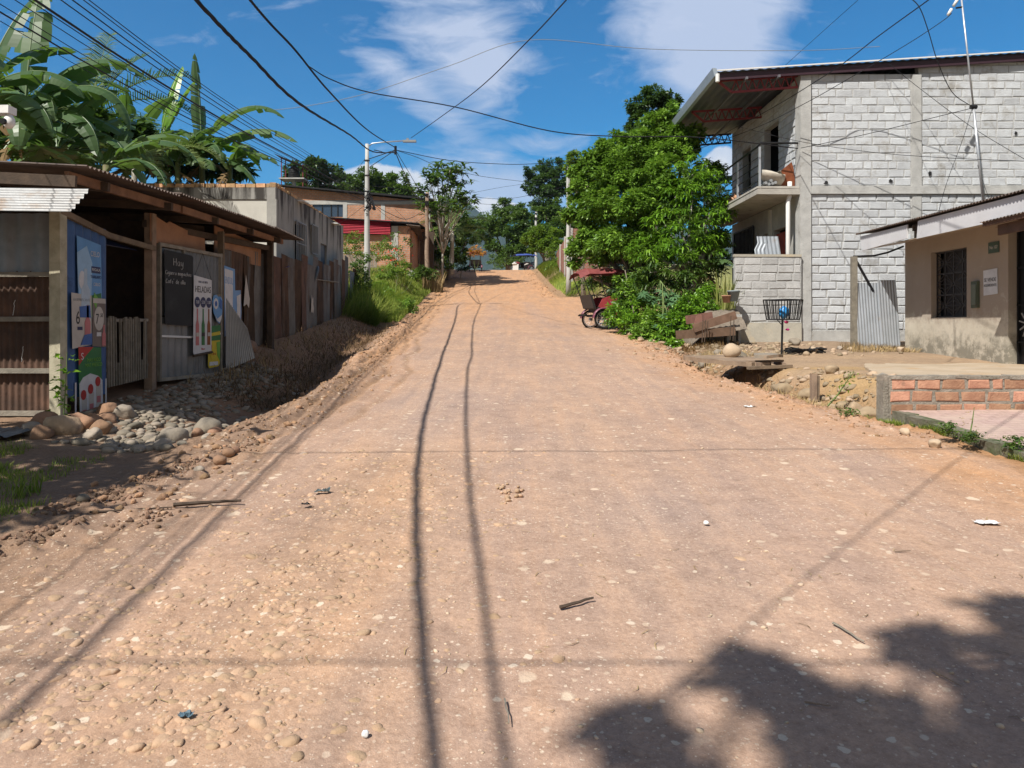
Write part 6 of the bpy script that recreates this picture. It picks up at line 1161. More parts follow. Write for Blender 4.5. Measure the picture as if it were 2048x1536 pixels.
def simplepole(name,label,px,pyt,Y,r0,mt,extra=None):
    x=(px-1024)/F*Y; zb=gz(x,Y)-.2; zt=EYE+(HZ-pyt)/F*Y; t=T(name,label,'pole',(x,Y,zb)); mb=MB(int(px)); mb.tube([(x+(.02 if i%2 else -.02),Y,zb+(zt-zb)*i/5) for i in range(6)],[r0*(1-.07*i) for i in range(6)],10); mb.build('pole',mt,t,True)
    mb=MB(2); mb.box(x-.12,x+.12,Y-.2,Y-.1,zt-.9,zt-.6,.01); mb.tube([(x-.02,Y-.12,zt-.2),(x-.02,Y-.12,zt-.1)],.12,8); mb.build('fitting',M['iron'],t); return t
simplepole('wooden_pole','slim brown wooden utility pole in front of the papaya like trees at left',854,385,50,.17,M['wood'])
simplepole('concrete_pole','pale concrete utility pole rising beside the left edge of the big tree',1137,322,44,.16,M['pole'])
simplepole('concrete_pole','small distant white pole standing in front of the far trees',1072,424,82,.17,M['pole'])
# ---------------- overhead cables ----------------
def cat(P,n=10):
    P=[Vector(p) for p in P]; P=[P[0]*2-P[1]]+P+[P[-1]*2-P[-2]]; out=[]
    for i in range(1,len(P)-2):
        for k_ in range(n):
            t=k_/n; a,b,c,d=P[i-1],P[i],P[i+1],P[i+2]; out.append(.5*((2*b)+(c-a)*t+(2*a-5*b+4*c-d)*t*t+(3*b-a-3*c+d)*t*t*t))
    out.append(P[-2]); return out
GR='overhead cables along the street'
def wire(P,r,label,n=8,twist=False,group=GR,sides=5,mt=None):
    mb=MB(len(label)); C_=cat(P,n)
    if twist:
        C2=cat(C_,6) if len(C_)<90 else C_
        for ph in (0,2.1,4.2): mb.tube([c+Vector((math.cos(i*1.1+ph),0,math.sin(i*1.1+ph)))*r*.62 for i,c in enumerate(C2)],r*.62,5)
    else: mb.tube(C_,r,sides)
    return solo(mb,'cable',mt or M['cable'],label,'cable',group)
A_=[BR+Vector((0,0,-.12)),l_(745,303,33.2),W(700,270,24),W(600,208,14.2),W(500,112,10.8),W(392,0,8.7),Vector((-3.42,4,5.25)),Vector((-3.12,-.2,5.4)),Vector((-2.7,-6,6.0)),Vector((-2.4,-16,7.6))]
wire(A_,.024,'thickest twisted black cable, lower of the two sweeping from top left to the lamp bracket',10,True)
B_=[BR+Vector((0,0,.1)),W(735,260,23),W(660,185,15.5),W(590,100,12.2),W(500,0,9.9),Vector((-3.28,5,5.75)),Vector((-3.08,1,5.7)),Vector((-2.85,-4,6.0)),Vector((-2.4,-16,7.9))]
wire(B_,.017,'twisted black cable running above the thickest one from the top edge to the lamp bracket',10,True)
PE=Vector((-6.5,33.8,7.3))
for i,(px,py,Y,r_,dz) in enumerate(((0,24,7.2,.009,-.15),(58,0,7.4,.006,.0),(70,0,6.9,.013,.05),(122,0,8,.007,.1),(145,0,8.2,.008,.15),(167,0,8.2,.006,.3),(178,0,8.3,.006,.4),(0,8,8.6,.006,-.2),(0,42,8.8,.005,-.35),(30,0,8.6,.006,-.1))):
    s_=W(px,py,Y); e_=PE+Vector((0,0,dz)); b0=s_+(s_-e_)*.55; m_=s_.lerp(e_,.5)-Vector((0,0,.10)); b0.z=s_.z+.5; b0.x=s_.x+.12; b0.y=-7
    wire([b0,s_+Vector((0,0,0)),m_,e_],r_,'straight black cable of the parallel bundle before the banana leaves',10,False,'parallel cable bundle at top left')
wire([W(618,133,17),W(660,158,17.2),W(740,185,17.5),W(910,214,18),W(1100,262,18.3),W(1240,273,18.5),W(1400,275,18.5),W(1596,297,18.6)],.014,'black service cable sagging from the twisted cable across the sky to the block house corner')
wire([W(1140,-8,12)*1.9-W(1060,78,14.5)*.9,W(1140,-8,12),W(1060,78,14.5),W(960,175,19),W(880,235,25),W(822,276,33)],.012,'thin dark cable slanting from the top edge down to the lamp arm')
wire([W(530,222,22),W(620,211,22),W(740,185,22),W(900,131,22),W(1060,80,22),W(1300,98,22),W(1600,101,22),W(1760,93,22)],.009,'thin pale cable bending across the middle of the sky and behind the block house roof',8,False,GR,4,M['pgrey'])
wire([BR,W(900,321,37),W(1000,328,39),W(1060,328,41),W(1137,323,44)],.016,'dark cable from the lamp bracket straight across to the pale concrete pole')
wire([BR,W(835,315,38),W(880,333,43),W(960,352,50),W(1045,363,60)],.014,'dark cable drooping from the lamp bracket behind the tall leafy stems')
wire([W(1045,363,60),W(1100,358,52),W(1137,345,44)],.014,'short far cable from the dark tall tree to the pale concrete pole')
wire([W(860,400,50),W(930,394,50),W(1020,397,50),W(1137,372,44)],.012,'far cable from the wooden pole across the low cloud, topmost there')
wire([W(860,410,50),W(930,406,50),W(1030,409,50),W(1137,380,44)],.010,'far thin cable just under the topmost one beside the wooden pole')
wire([W(943,386,52),W(1000,375,56),W(1060,366,60)],.010,'far cable rising to the right above the mountain')
wire([BR+Vector((0,0,-.1)),W(808,345,38),W(828,385,44),W(853,408,50)],.022,'thick cable dropping from the lamp bracket to the wooden pole')
wire([BR,W(815,340,38),W(838,378,45),W(856,395,50)],.014,'thinner cable dropping beside the thick one to the wooden pole')
for i,(q,lb) in enumerate((([(742,405,34),(775,425,38),(815,438,43),(853,418,50)],'slack cable looping low from the lamp post to the wooden pole'),([(742,402,34),(790,402,40),(853,400,50)],'taut cable from the lamp post clump to the wooden pole'),([(742,408,34),(800,446,44),(866,440,54)],'lowest slack cable in front of the brick building'),([(733,408,34),(690,440,40),(640,470,46)],'cable going left from the lamp post to the crimson roof'),([(745,385,34),(800,390,44),(845,392,50)],'upper taut cable right of the lamp post'),([(745,372,34),(800,378,44),(850,388,50)],'highest far cable between lamp post and wooden pole'),([(790,418,40),(815,445,46),(822,470,49)],'thin drop cable to the annex pier'),([(853,430,50),(820,455,50),(812,480,49.6)],'thin drop cable from the wooden pole to the annex'),([(735,312,34),(700,350,40),(640,372,48)],'cable leaving the lamp post towards the left trees'))):
    wire([W(*p) for p in q],.010 if i>1 else .016,lb,8,False,GR,4)
wire([W(1868,-8,11)*3-W(1760,70,13)*2,W(1868,-8,11),W(1760,70,13),W(1652,150,15.5),W(1490,245,20),W(1350,305,27),W(1137,352,44)],0.0094,'dark cable from the top edge across the block house corner to the far pole')
wire([W(1903,27,17),W(1885,42,17),W(1820,85,17.4),W(1710,150,18.0),W(1600,212,18.2),W(1480,268,19.5),W(1300,325,26),W(1137,358,44)],0.0086,'dark cable from the mast insulator across the block wall and under the roof')
wire([W(1815,-10,12)*3-W(1839,15,13)*2,W(1815,-10,12),W(1839,15,13),W(1856,60,14),W(1876,125,15.4),W(1905,185,16.5),W(1945,214,17)],0.0086,'dark kinked cable coming down from the top edge to the mast clamp')
wire([W(1945,216,17),W(1880,232,17.2),W(1760,262,17.8),W(1660,284,18.3),W(1602,296,18.6)],0.0079,'dark cable from mast clamp to the railing corner of the block house')
wire([W(1480,254,19.2),W(1600,283,18.4),W(1750,305,17.5),W(1900,316,16),W(2090,324,14)],0.0065,'thin cable running almost level across the block wall')
wire([W(1944,218,17),W(1925,280,17),W(1892,370,17),W(1872,445,17.2)],.006,'very thin wire slanting down left from the mast clamp to the small house roof')
wire([W(1955,330,17),W(1965,360,17),W(1978,398,17)],.005,'very thin wire hanging right of the mast foot')
wire([W(1778,128,18.5),W(1850,185,18.2),W(1945,255,17.5),W(2060,325,16.5)],.007,'thin guy wire running down right across the upper block wall')
wire([W(1725,-8,18)*2-W(1640,68,21),W(1725,-8,18),W(1640,68,21),W(1560,140,25)],.006,'faint thin wire at the top edge above the block house roof')
# service wires overhead whose shadows cross the road
wire([(-9,3.2,6.2),(-3,3.5,5.9),(1.5,3.6,5.9),(4.5,3.7,6.1),(8.5,4.6,6.6)],.010,'overhead service cable crossing high above the road near the camera')
wire([(-3.2,-1.6,6.9),(-1,.9,6.5),(.9,3.0,6.3),(3.0,5.2,6.2)],.008,'diagonal overhead service cable above the road near the camera')
wire([(-9,-.7,6.4),(-3,-.6,6.1),(1.5,-.5,6.1),(9,-.3,6.6)],.009,'overhead service cable crossing the road just behind the camera')
# ---------------- ruined brick house on the right ----------------
rb=T('ruined_brick_house','unfinished red brick house with pale columns behind the concrete pole at right','house',(4.2,50,3.9)); RY=47.0
q=lambda px,Y=RY:(px-1024)/F*Y
M['oldbrick']=brickmat('old_brick',.24,.10,(.36,.13,.085),(.28,.10,.07),(.38,.33,.28))
xa,xb=q(1141),q(1210); zt=EYE+(HZ-457)/F*RY
mb=MB(1); wall_open(mb,(xa+.15,RY,0),(1,0,0),xb-xa,3,zt,.15,[(1.0,1.25,3,zt-.9)]); mb.box(xa,xa+.15,RY+.2,RY+15,3,zt-.1); mb.box(xb+.2,xb+.35,RY+.16,RY+15,3,zt); mb.build('wall',M['oldbrick'],rb)
mb=MB(2); 
for y in (RY-.05,RY+4.5,RY+9.5): mb.box(xa-.08,xa+.14,y,y+.24,3,zt+.03)
mb.beam((q(1160),RY-.03,EYE+(HZ-480)/F*RY),(q(1200),RY-.03,EYE+(HZ-480)/F*RY),.1,.18); mb.build('column',M['cgrey'],rb)
mb=MB(3); mb.sheet([(xa-.03,RY+.3,3.5),(xa-.03,RY+3,3.7),(xa-.03,RY+2.2,5.4),(xa-.03,RY+1.2,6.6),(xa-.03,RY+.3,7.0)],.5,.02,(-1,0,0)); mb.build('plaster_patch',M['plaster_front'],rb)
# ---------------- far hills ----------------
n=160; m_=60; xs=np.linspace(-3400,3400,n); ys=np.linspace(2300,3900,m_); XX,YY=np.meshgrid(xs,ys); rid=np.exp(-((YY-3000)/420)**2)
pk=395+120*np.exp(-((XX+240)/150)**2)+60*np.exp(-((XX+900)/500)**2)
ZZ=rid*(pk+45*fbm(XX,YY,420,5,3))+30*fbm(XX,YY,160,4,4)*rid-25
i=np.arange(m_-1)[:,None]*n+np.arange(n-1)[None,:]; o=mesh_np('hills',np.stack([XX.ravel(),YY.ravel(),ZZ.ravel()],1),np.stack([i,i+1,i+n+1,i+n],-1).reshape(-1,4),mat('hill_forest',(.022,.05,.03),(.012,.03,.022),.01,.95,bump=0),smooth=True); o['kind']='structure'
# ---------------- trees ----------------
def base_at(px,Y,dz=0): x=(px-1024)/F*Y; return (x,Y,gz(x,Y)+dz-.1)
def ptree(name,label,L,n,seed,size,mt,basepx,Y,r0,group=None,**k): return tree(name,label,Pc(L),n,seed,size,mt,base_at(basepx,Y),r0,group,**k)
TG='trees along the upper street'
ptree('broadleaf_tree','dark loose crowned tree beyond the roofs just right of the water tank',[(598,348,26,80),(635,342,32,80),(662,352,26,81),(620,378,34,80),(655,382,30,82),(590,378,26,80)],9880,1,0.425,M['leaf_dark'],640,80,.3,TG,nsub=20)
ptree('broadleaf_tree','rounded dark tree beyond the brick building, left of the lamp post',[(705,372,28,86),(735,368,30,86),(690,392,28,86),(725,392,30,85),(672,388,22,86)],9880,2,0.400,M['leaf_mid'],715,86,.3,TG,nsub=20)
ptree('broadleaf_tree','rounded dark tree beyond the brick building, right of the lamp post',[(765,368,30,88),(790,372,28,88),(808,388,24,87),(775,392,30,87)],7980,3,0.400,M['leaf_mid'],780,88,.3,TG,nsub=20)
ptree('tall_tree','tall dark dense tree standing above the others at the top of the street',[(1076,346,26,96),(1104,338,26,96),(1120,362,24,95),(1075,376,28,96),(1102,378,32,95),(1130,375,20,96),(1090,405,30,95)],14250,4,0.375,M['leaf_dark'],1095,96,.45,TG,nsub=22)
ptree('broadleaf_tree','wide mid green tree at the end of the road left of the small white pole',[(1012,420,26,90),(1040,430,28,89),(985,445,28,88),(1015,455,34,88),(1045,465,32,88),(975,475,26,87),(1005,490,32,87),(1045,495,30,87),(1060,440,24,90),(1020,515,24,86)],24700,5,0.338,M['leaf_mid'],1015,88,.4,TG,nsub=22)
ptree('broadleaf_tree','mid green tree behind the small white pole under the tall dark tree',[(1092,432,28,86),(1120,425,26,86),(1085,460,26,85),(1115,458,30,84),(1140,445,26,84)],12350,6,0.350,M['leaf_mid'],1105,86,.3,TG,nsub=20)
ptree('lime_tree','small yellow green tree on the right verge left of the ruined brick house',[(1062,480,18,70),(1082,468,20,70),(1104,470,18,70),(1072,498,18,70),(1096,494,20,69),(1110,490,15,69)],10450,7,0.250,M['leaf_lime'],1088,70,.14,TG,nsub=16)
ptree('broadleaf_tree','light green treetop poking out left of the big tree above the concrete pole',[(1150,320,17,40),(1140,342,14,40),(1165,345,20,40),(1175,370,25,40)],4940,8,0.175,M['leaf_lime'],1168,40,.12,TG,nsub=14)
ptree('dark_tree','tall dark green tree rising behind the big roadside tree',[(1278,215,24,36),(1306,198,26,36),(1335,208,24,36),(1282,250,28,36),(1325,245,32,36),(1262,288,26,36),(1300,290,36,36),(1345,280,30,36)],17100,9,0.188,M['leaf_dark'],1305,36,.22,TG,nsub=26)
big=[(1310,262,42,23.5),(1340,232,26,23.5),(1290,310,50,23.2),(1235,305,42,23.6),(1195,335,42,24),(1345,300,46,23),(1375,275,30,23),(1245,355,52,23),(1310,365,56,22.4),(1180,385,40,24),(1160,345,24,24.4),(1215,420,50,23),(1160,430,32,24),(1280,430,58,22.2),(1185,470,42,23.4),(1235,490,48,22.6),(1300,500,52,22),(1160,500,26,23.8),(1205,512,32,23.2),(1150,528,13,23.8),(1350,420,50,22.6)]
tree('roadside_tree','huge bright green leafy tree filling the corner between the side road and the block house',Pc(big),72000,10,.15,M['leaf_big'],base_at(1300,22.5),.16,None,.52,nsub=46,subr=.27,shell=(.35,1.05))
mg=T('mango_tree','mango tree with drooping glossy bright leaves between the big tree and the balcony','tree',base_at(1385,21.5))
r_=np.random.RandomState(5); cl=Pc([(1385,340,36,22),(1420,375,38,21.5),(1385,400,46,21.4),(1435,420,30,21.5),(1350,390,34,21.6),(1415,455,40,21.2),(1365,470,44,21),(1330,450,40,21.2),(1400,510,44,21),(1345,530,50,20.6),(1300,545,40,20.8),(1290,500,36,21.2),(1380,575,36,20.4),(1425,350,26,22.2),(1435,480,22,21.4)])
pts=[];lo=[]
for c in cl:
    for _ in range(44):
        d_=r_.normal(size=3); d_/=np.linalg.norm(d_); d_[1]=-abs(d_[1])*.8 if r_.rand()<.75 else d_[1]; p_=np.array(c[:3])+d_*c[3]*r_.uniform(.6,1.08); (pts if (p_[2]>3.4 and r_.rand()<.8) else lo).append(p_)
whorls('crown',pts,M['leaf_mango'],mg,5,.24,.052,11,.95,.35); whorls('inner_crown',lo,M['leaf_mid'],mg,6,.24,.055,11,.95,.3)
limbs('trunk',base_at(1385,21.5),[c[:3] for c in cl],.11,M['barkpale'],mg,3,W(1380,520,21.4))
# stems visible inside the thicket
mb=MB(60)
for a,b_,c in (((1345,470,21.3),(1352,540,21.2),(1362,600,21.0)),((1300,520,21.6),(1330,580,21.3),(1350,640,20.8)),((1250,540,22),(1262,600,21.6),(1275,660,21))): mb.tube([W(*a),W(*b_),W(*c)],[.015,.02,.03],7)
solo(mb,'bare_stems',M['bark'],'pale bare slanting stems inside the shade of the thicket below the mango tree','stems',None,True)
# shrubs under the big tree
SG='shrubs at the foot of the big tree'
def shrub(label,L,n,seed,size,mt,asp=.5,group=SG,name='shrub',r0=.02,kind='crown',**k):
    C_=Pc(L); b_=(sum(c[0] for c in C_)/len(C_),sum(c[1] for c in C_)/len(C_),0); b_=(b_[0],b_[1],gz(b_[0],b_[1])); t=T(name,label,'shrub',b_,group)
    crown('foliage',C_,n,seed,size,mt,t,asp,low=.6,**k); limbs('stem',b_,[c[:3] for c in C_],r0,M['stemg'],t,seed,(b_[0],b_[1],b_[2]+.15),.006); return t
shrub('bright broad leaved shrub beside the right wheel of the near mototaxi',[(1235,640,28,21.2),(1258,655,26,20.6),(1240,615,24,21.8),(1275,625,30,21)],2200,21,.13,M['leaf_mango'],.45)
shrub('low weedy shrub at the road edge right of the near mototaxi',[(1290,665,26,19.4),(1310,645,30,19.6),(1318,680,16,18.8),(1275,680,14,19.2)],1800,22,.12,M['leaf_big'],.6)
shrub('leafy branches hanging over the front end of the near mototaxi',[(1248,562,18,22.3),(1268,575,26,21.9),(1258,605,22,21.9),(1290,560,26,22),(1283,600,24,21.6)],2400,28,.13,M['leaf_big'],.5)
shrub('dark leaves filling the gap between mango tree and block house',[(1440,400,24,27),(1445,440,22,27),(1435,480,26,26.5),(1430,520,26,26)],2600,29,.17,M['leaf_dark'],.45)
shrub('lush bright green shrub in front of the leaning garden planks',[(1345,655,28,18.8),(1365,640,28,18.8),(1330,672,18,18.6),(1385,655,20,18.3),(1352,690,14,18.2)],2400,23,.11,M['leaf_mango'],.5)
shrub('round bright herb bed behind the garden planks',[(1385,610,26,18.8),(1410,615,24,18.6),(1365,620,22,18.9),(1425,620,14,18.6)],2400,24,.075,M['leaf_mango'],.7)
shrub('small bright herb clump by the flower pots, left of the striped grass',[(1415,585,20,19),(1430,590,15,19),(1405,590,14,19)],1300,25,.065,M['leaf_mango'],.8)
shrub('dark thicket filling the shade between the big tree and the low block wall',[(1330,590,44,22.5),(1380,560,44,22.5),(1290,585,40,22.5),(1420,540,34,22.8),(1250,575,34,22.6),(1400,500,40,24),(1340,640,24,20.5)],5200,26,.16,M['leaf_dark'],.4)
shrub('dark foliage mass behind the mototaxi canopy',[(1200,560,26,25.5),(1235,550,34,25),(1270,560,34,24),(1225,600,20,25.2)],2600,27,.14,M['leaf_mid'],.5)
def palmate(label,C_,seed,L,mt,n=9):
    t=T('cassava_plant',label,'plant',(C_[0][0],C_[0][1],gz(C_[0][0],C_[0][1])),SG); r=np.random.RandomState(seed); P=[];D=[];Rn=[]
    for c in C_:
        for q in range(5):
            o=np.array(c)+r.normal(0,L*.55,3); tlt=r.normal(0,.35,2); s=r.rand()
            for k_ in range(n): a=6.283*k_/n+r.normal(0,.05); P.append(o); D.append([math.cos(a),math.sin(a),-.12+tlt[0]*math.cos(a)+tlt[1]*math.sin(a)]); Rn.append(s)
    P=np.array(P); m=len(P); leaf_mesh('foliage',P,np.tile([0,-.5,1.],(m,1)),np.array(D),L*r.uniform(.7,1.1,m),np.full(m,L*.24),mt,t,np.array(Rn),bend=.1)
    limbs('stem',(C_[0][0],C_[0][1],gz(C_[0][0],C_[0][1])),C_,.02,M['stemg'],t,seed,None,.008); return t
palmate('blue green hand leaved plant in the middle of the thicket front',[tuple(W(1320,585,19.8)),tuple(W(1345,600,19.6)),tuple(W(1300,600,19.9)),tuple(W(1335,618,19.4))],3,.27,M['leaf_blue'])
palmate('blue green hand leaved plant low beside the bright shrub',[tuple(W(1325,640,19)),tuple(W(1318,655,19)),tuple(W(1350,620,19.2))],4,.25,M['leaf_blue'])
palmate('hand leaved plant overhanging the mototaxi canopy',[tuple(W(1255,575,23)),tuple(W(1235,565,23.2)),tuple(W(1210,590,23.4))],5,.27,M['leaf_blue'])
# striped tall grass at the low wall
def bladeclump(name,label,cx,cy,n,h,wd,mt,seed,lean=.4,rad=.15,zo=0,cat='plant',group=None):
    r=np.random.RandomState(seed); x=cx+r.normal(0,rad,n); y=cy+r.normal(0,rad,n); o=grass(name,x,y,h,wd,mt,seed,None,lean,None,zo=zo); return tag(o,label,cat,group)
bladeclump('striped_grass','tall yellow green striped blades against the low block wall above the pots',5.35,18.75,150,1.15,.05,leafmat('striped',(.22,.26,.05),(.36,.38,.12),(.5,.48,.22)),3,.35,.12,.45)
# bananas on the right
banana('banana plant between the mango tree and the balcony of the block house',(6.15,26.0,2.2),3.9,[(100,70,2.4,.6,.7),(200,55,2.2,.6,1.2),(20,50,2.4,.65,1.3),(330,40,2.2,.6,1.4),(150,35,2.2,.6,1.4),(265,60,2.2,.6,1.1)],3)
banana('small banana plant in the shade at the left end of the low block wall',(5.3,21.5,1.9),1.5,[(250,70,1.5,.40,.6,1),(200,50,1.6,.5,1.4),(300,35,1.6,.5,1.4),(20,50,1.5,.5,1.2),(170,25,1.5,.5,1.2)],4,r0=.09)
# ---------------- left bananas and palms ----------------
BG='banana plants behind the tin shack'
c=W(45,225,17); banana('largest banana plant behind the near end of the shack with long arching leaves',(c.x,17,1.2),c.z-1.2,[(4,58,3.3,.80,1.7),(-8,42,3.4,.85,2.1),(-22,22,3.1,.80,1.9),(92,84,3.6,.85,.25),(172,28,2.6,.8,1.2),(215,15,2.8,.8,1.6),(50,55,2.8,.7,1.3),(130,50,2.8,.75,1.3),(-60,15,2.6,.75,1.7),(10,8,3.0,.7,1.2),(-38,40,2.2,.6,2.2)],11,BG)
c=W(-40,180,16); banana('banana plant cut by the left edge of the photo with a leaf against the sky',(c.x,16,1.2),c.z-1.2,[(5,35,2.4,.85,1.6),(35,78,3.0,.8,.5),(-20,15,2.6,.8,1.6),(60,60,2.6,.8,1.0),(-50,45,2.6,.8,2.0)],12,BG)
c=W(318,262,21.6); banana('banana plant with two bright upright new leaves behind the shack roof',(c.x,21.6,1.3),c.z-1.5,[(60,80,2.4,.65,.3,1),(20,72,2.3,.72,.35,1),(160,55,2.0,.6,1.6),(185,30,2.0,.6,1.4),(-30,30,1.8,.6,1.6),(90,70,1.5,.3,.4),(10,20,2.0,.6,1.2),(220,10,2.0,.6,1.5)],13,BG)
c=W(400,290,21.4); banana('banana plant whose torn leaves arch right over the plastered house',(c.x,21.4,1.3),c.z-1.4,[(0,62,3.0,.75,1.75),(-6,34,3.1,.75,1.2),(150,88,3.1,.5,.15),(-12,8,2.2,.55,1.2,1),(-20,-5,2.3,.6,1.0),(185,40,2.0,.6,1.6),(60,35,2.4,.6,1.6),(-50,20,2.0,.6,1.6),(120,55,2.0,.6,1.2)],14,BG)
c=W(205,330,16.6); banana('low banana plant just above the middle of the shack roof edge',(c.x,16.6,1.2),c.z-1.2,[(0,40,2.4,.7,1.6),(30,60,2.2,.7,1.4),(150,45,2.4,.7,1.5),(190,30,2.2,.7,1.5),(-25,20,2.2,.65,1.4),(90,70,2.2,.6,.8)],15,BG)
c=W(175,235,22); palm('coconut_palm','coconut palm with feathery fronds rising behind the largest banana leaves',(c.x,22,1.4),c.z-1.4,[(85,80,3.0,.4),(60,66,3.0,.6),(110,66,3.0,.6),(20,52,3.4,1.2),(-5,28,3.6,1.5),(-20,5,3.4,1.3),(-40,-15,3.2,1.1),(170,40,3.2,1.3),(200,15,3.2,1.4),(230,-10,3.0,1.2),(-70,10,3.0,1.4),(40,-8,3.0,.9),(10,-20,3.4,.9)],5,M['palm'],ll=.75,nl=46,wid=.035)
c=W(262,330,19.5); palm('young_palm','young palm with a low fine leaved frond hanging over the shack roof',(c.x,19.5,1.4),c.z-1.4,[(15,42,2.6,2.0),(-10,35,2.2,1.9),(60,50,2.4,1.4),(150,40,2.2,1.5),(200,20,2.2,1.5),(-50,20,2.2,1.5)],6,M['palm_pale'],r0=.09,ll=.55,nl=52,wid=.022)
for i,(px,py,Y,lb) in enumerate(((110,300,17.6,'banana plant just left of the middle above the shack roof'),(250,300,21,'shaded banana plant between the palm and the bright new leaves'),(-10,310,16.4,'low banana plant at the left edge under the security camera'),(455,325,21.2,'short banana plant in the yard of the plastered house'),(350,325,21.0,'low banana plant behind the left end of the plastered parapet'),(160,335,18.6,'low dense banana plant in the shade behind the shack roof'))):
    r=random.Random(70+i); c=W(px,py,Y); banana(lb,(c.x,Y,1.2),c.z-1.2,[(r.uniform(0,360) if q else -10,r.uniform(10,70),r.uniform(1.9,2.9)*(.7 if i in(3,4) else 1),r.uniform(.5,.75),r.uniform(.9,1.9)) for q in range(9 if i not in (3,4) else 6)],80+i,BG)
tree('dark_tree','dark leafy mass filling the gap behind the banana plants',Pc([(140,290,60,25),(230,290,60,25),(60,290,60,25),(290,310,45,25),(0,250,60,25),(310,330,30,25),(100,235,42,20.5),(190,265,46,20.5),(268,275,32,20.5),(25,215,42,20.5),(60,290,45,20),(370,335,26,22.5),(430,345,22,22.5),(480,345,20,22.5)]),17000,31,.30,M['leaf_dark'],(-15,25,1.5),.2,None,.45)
# ---------------- upper left: papaya like trees, palm ----------------
um=T('umbrella_tree','slender pale stemmed tree with fingered leaf whorls standing against the cloud','tree',base_at(885,53)); r_=np.random.RandomState(9)
wp=[(858,350,52),(872,345,53),(886,333,53),(900,340,52),(918,336,53),(928,348,53),(905,362,53),(860,372,52),(880,380,52),(915,378,53),(930,390,53),(845,385,52),(852,398,52),(872,405,51),(895,398,52),(920,402,52),(940,398,53),(905,415,51),(885,425,51),(890,365,52),(903,350,53),(876,362,52),(865,360,52),(912,390,52),(865,425,51),(930,418,52),(850,412,51)]
pts=[np.array(W(*p))+r_.normal(0,.25,3) for p in wp for _ in range(4)]; whorls('crown',pts,M['leaf_mid'],um,9,.66,.19,10,.25,.6); limbs('trunk',base_at(885,53),[W(*p) for p in wp],.09,M['barkpale'],um,4,W(885,440,53))
ptree('broadleaf_tree','leafy green tree mass behind the wooden pole at left',[(862,470,22,57),(935,478,20,57),(945,450,16,58),(880,505,22,56),(915,512,20,57),(880,440,26,58),(915,435,24,58),(895,465,28,58),(925,460,22,60),(870,475,22,57),(905,495,24,58)],7980,32,0.300,M['leaf_mid'],895,58,.12,TG)
c=W(905,462,55); palm('coconut_palm','coconut palm with arching fronds over the left edge of the upper road',(c.x-.1,55,5.3),c.z-5.3,[(5,45,3.2,1.6),(-10,22,3.2,1.5),(-30,5,2.8,1.5),(180,40,2.8,1.5),(200,15,2.6,1.6),(230,5,2.6,1.8),(80,60,2.8,1.2),(-70,15,2.4,1.8),(150,60,2.6,1.2),(20,10,3.0,1.3)],15,M['palm_pale'],ll=.7,nl=40,wid=.04)
shrub('orange and red croton leaves behind the red mototaxi at the top of the road',[(950,500,9,66),(960,505,9,66),(942,508,9,66)],600,33,.22,leafmat('croton',(.25,.05,.02),(.55,.20,.03),(.6,.4,.04)),.4,None,'croton_shrub')
for i,(L_2,lb,mt_,n_2) in enumerate((([(880,515,16,56),(895,530,16,55),(868,530,14,54),(905,520,14,57)],'dark leafy shrub on the bank left of the red mototaxi','leaf_mid',1500),([(772,548,18,36),(800,538,20,38),(760,575,16,33),(826,552,14,41)],'leafy sunlit bush on the grassy bank right of the lamp post','leaf_lime',3200),([(845,545,14,47),(862,552,12,48)],'small round bush where the bank meets the dry stalks','leaf_mid',1200),([(925,535,12,60),(918,520,12,61)],'small dark grass like shrub right beside the red mototaxi','leaf_dark',900),([(700,497,20,42),(725,500,22,42),(712,478,18,42),(690,480,14,42),(750,500,18,43)],'bright garden shrub behind the slatted garden fence','leaf_lime',2600),([(770,510,20,42),(790,520,20,41),(778,490,16,42)],'feathery garden shrub with red flowers at the annex corner','leaf_lime',1700),([(715,545,22,29),(722,570,20,28.6),(708,590,18,28.4),(730,520,14,29.5),(728,600,16,28.2)],'creeper covered bush hugging the foot of the lamp post','leaf_mid',2600),([(750,600,20,30),(790,615,18,30.5),(810,605,18,31),(775,590,16,31),(820,618,14,31)],'bright green weeds at the road edge below the lamp post','leaf_big',2400),([(985,520,14,84),(1010,522,14,84),(1035,520,12,84),(998,532,10,83)],'clipped looking bush straight ahead beyond the crest of the road','leaf_mid',1900),([(1110,505,18,62),(1122,530,18,60),(1105,535,14,61),(1135,520,16,58)],'yellow green bush in front of the ruined brick house','leaf_lime',2200),([(1165,562,14,36),(1180,572,12,36)],'small leafy weed at the side road corner','leaf_mid',500))):
    shrub(lb,L_2,n_2,60+i,.11 if L_2[0][3]<45 else .19,M[mt_],.5,'shrubs on the verges')
r_=np.random.RandomState(8); P=np.array([np.array(W(785+r_.normal(0,16),515+r_.normal(0,14),40.5)) for _ in range(45)]); o=leaf_mesh('red_flowers',P,r_.normal(0,.5,(45,3))+[0,-1,.4],r_.normal(0,1,(45,3)),np.full(45,.12),np.full(45,.10),pm('flower_red',(.6,.07,.03)),None,r_.rand(45)); tag(o,'scattered red flowers on the feathery shrub by the annex','flowers',None,'stuff')
c=W(805,470,43); palmate2=T('papaya_plant','young papaya plant with spreading leaf stalks in front of the annex column','plant',(c.x,43,gz(c.x,43))); r_=np.random.RandomState(12); pts=[np.array(W(px,py,43)) for px,py in ((770,478),(790,470),(812,480),(822,488),(780,492),(800,498),(760,488))]; whorls('crown',pts,M['leaf_mid'],palmate2,12,.42,.15,9,.4,.3); limbs('stem',(c.x-.3,43,gz(c.x,43)),pts,.05,M['barkpale'],palmate2,4,W(792,520,43),.01)
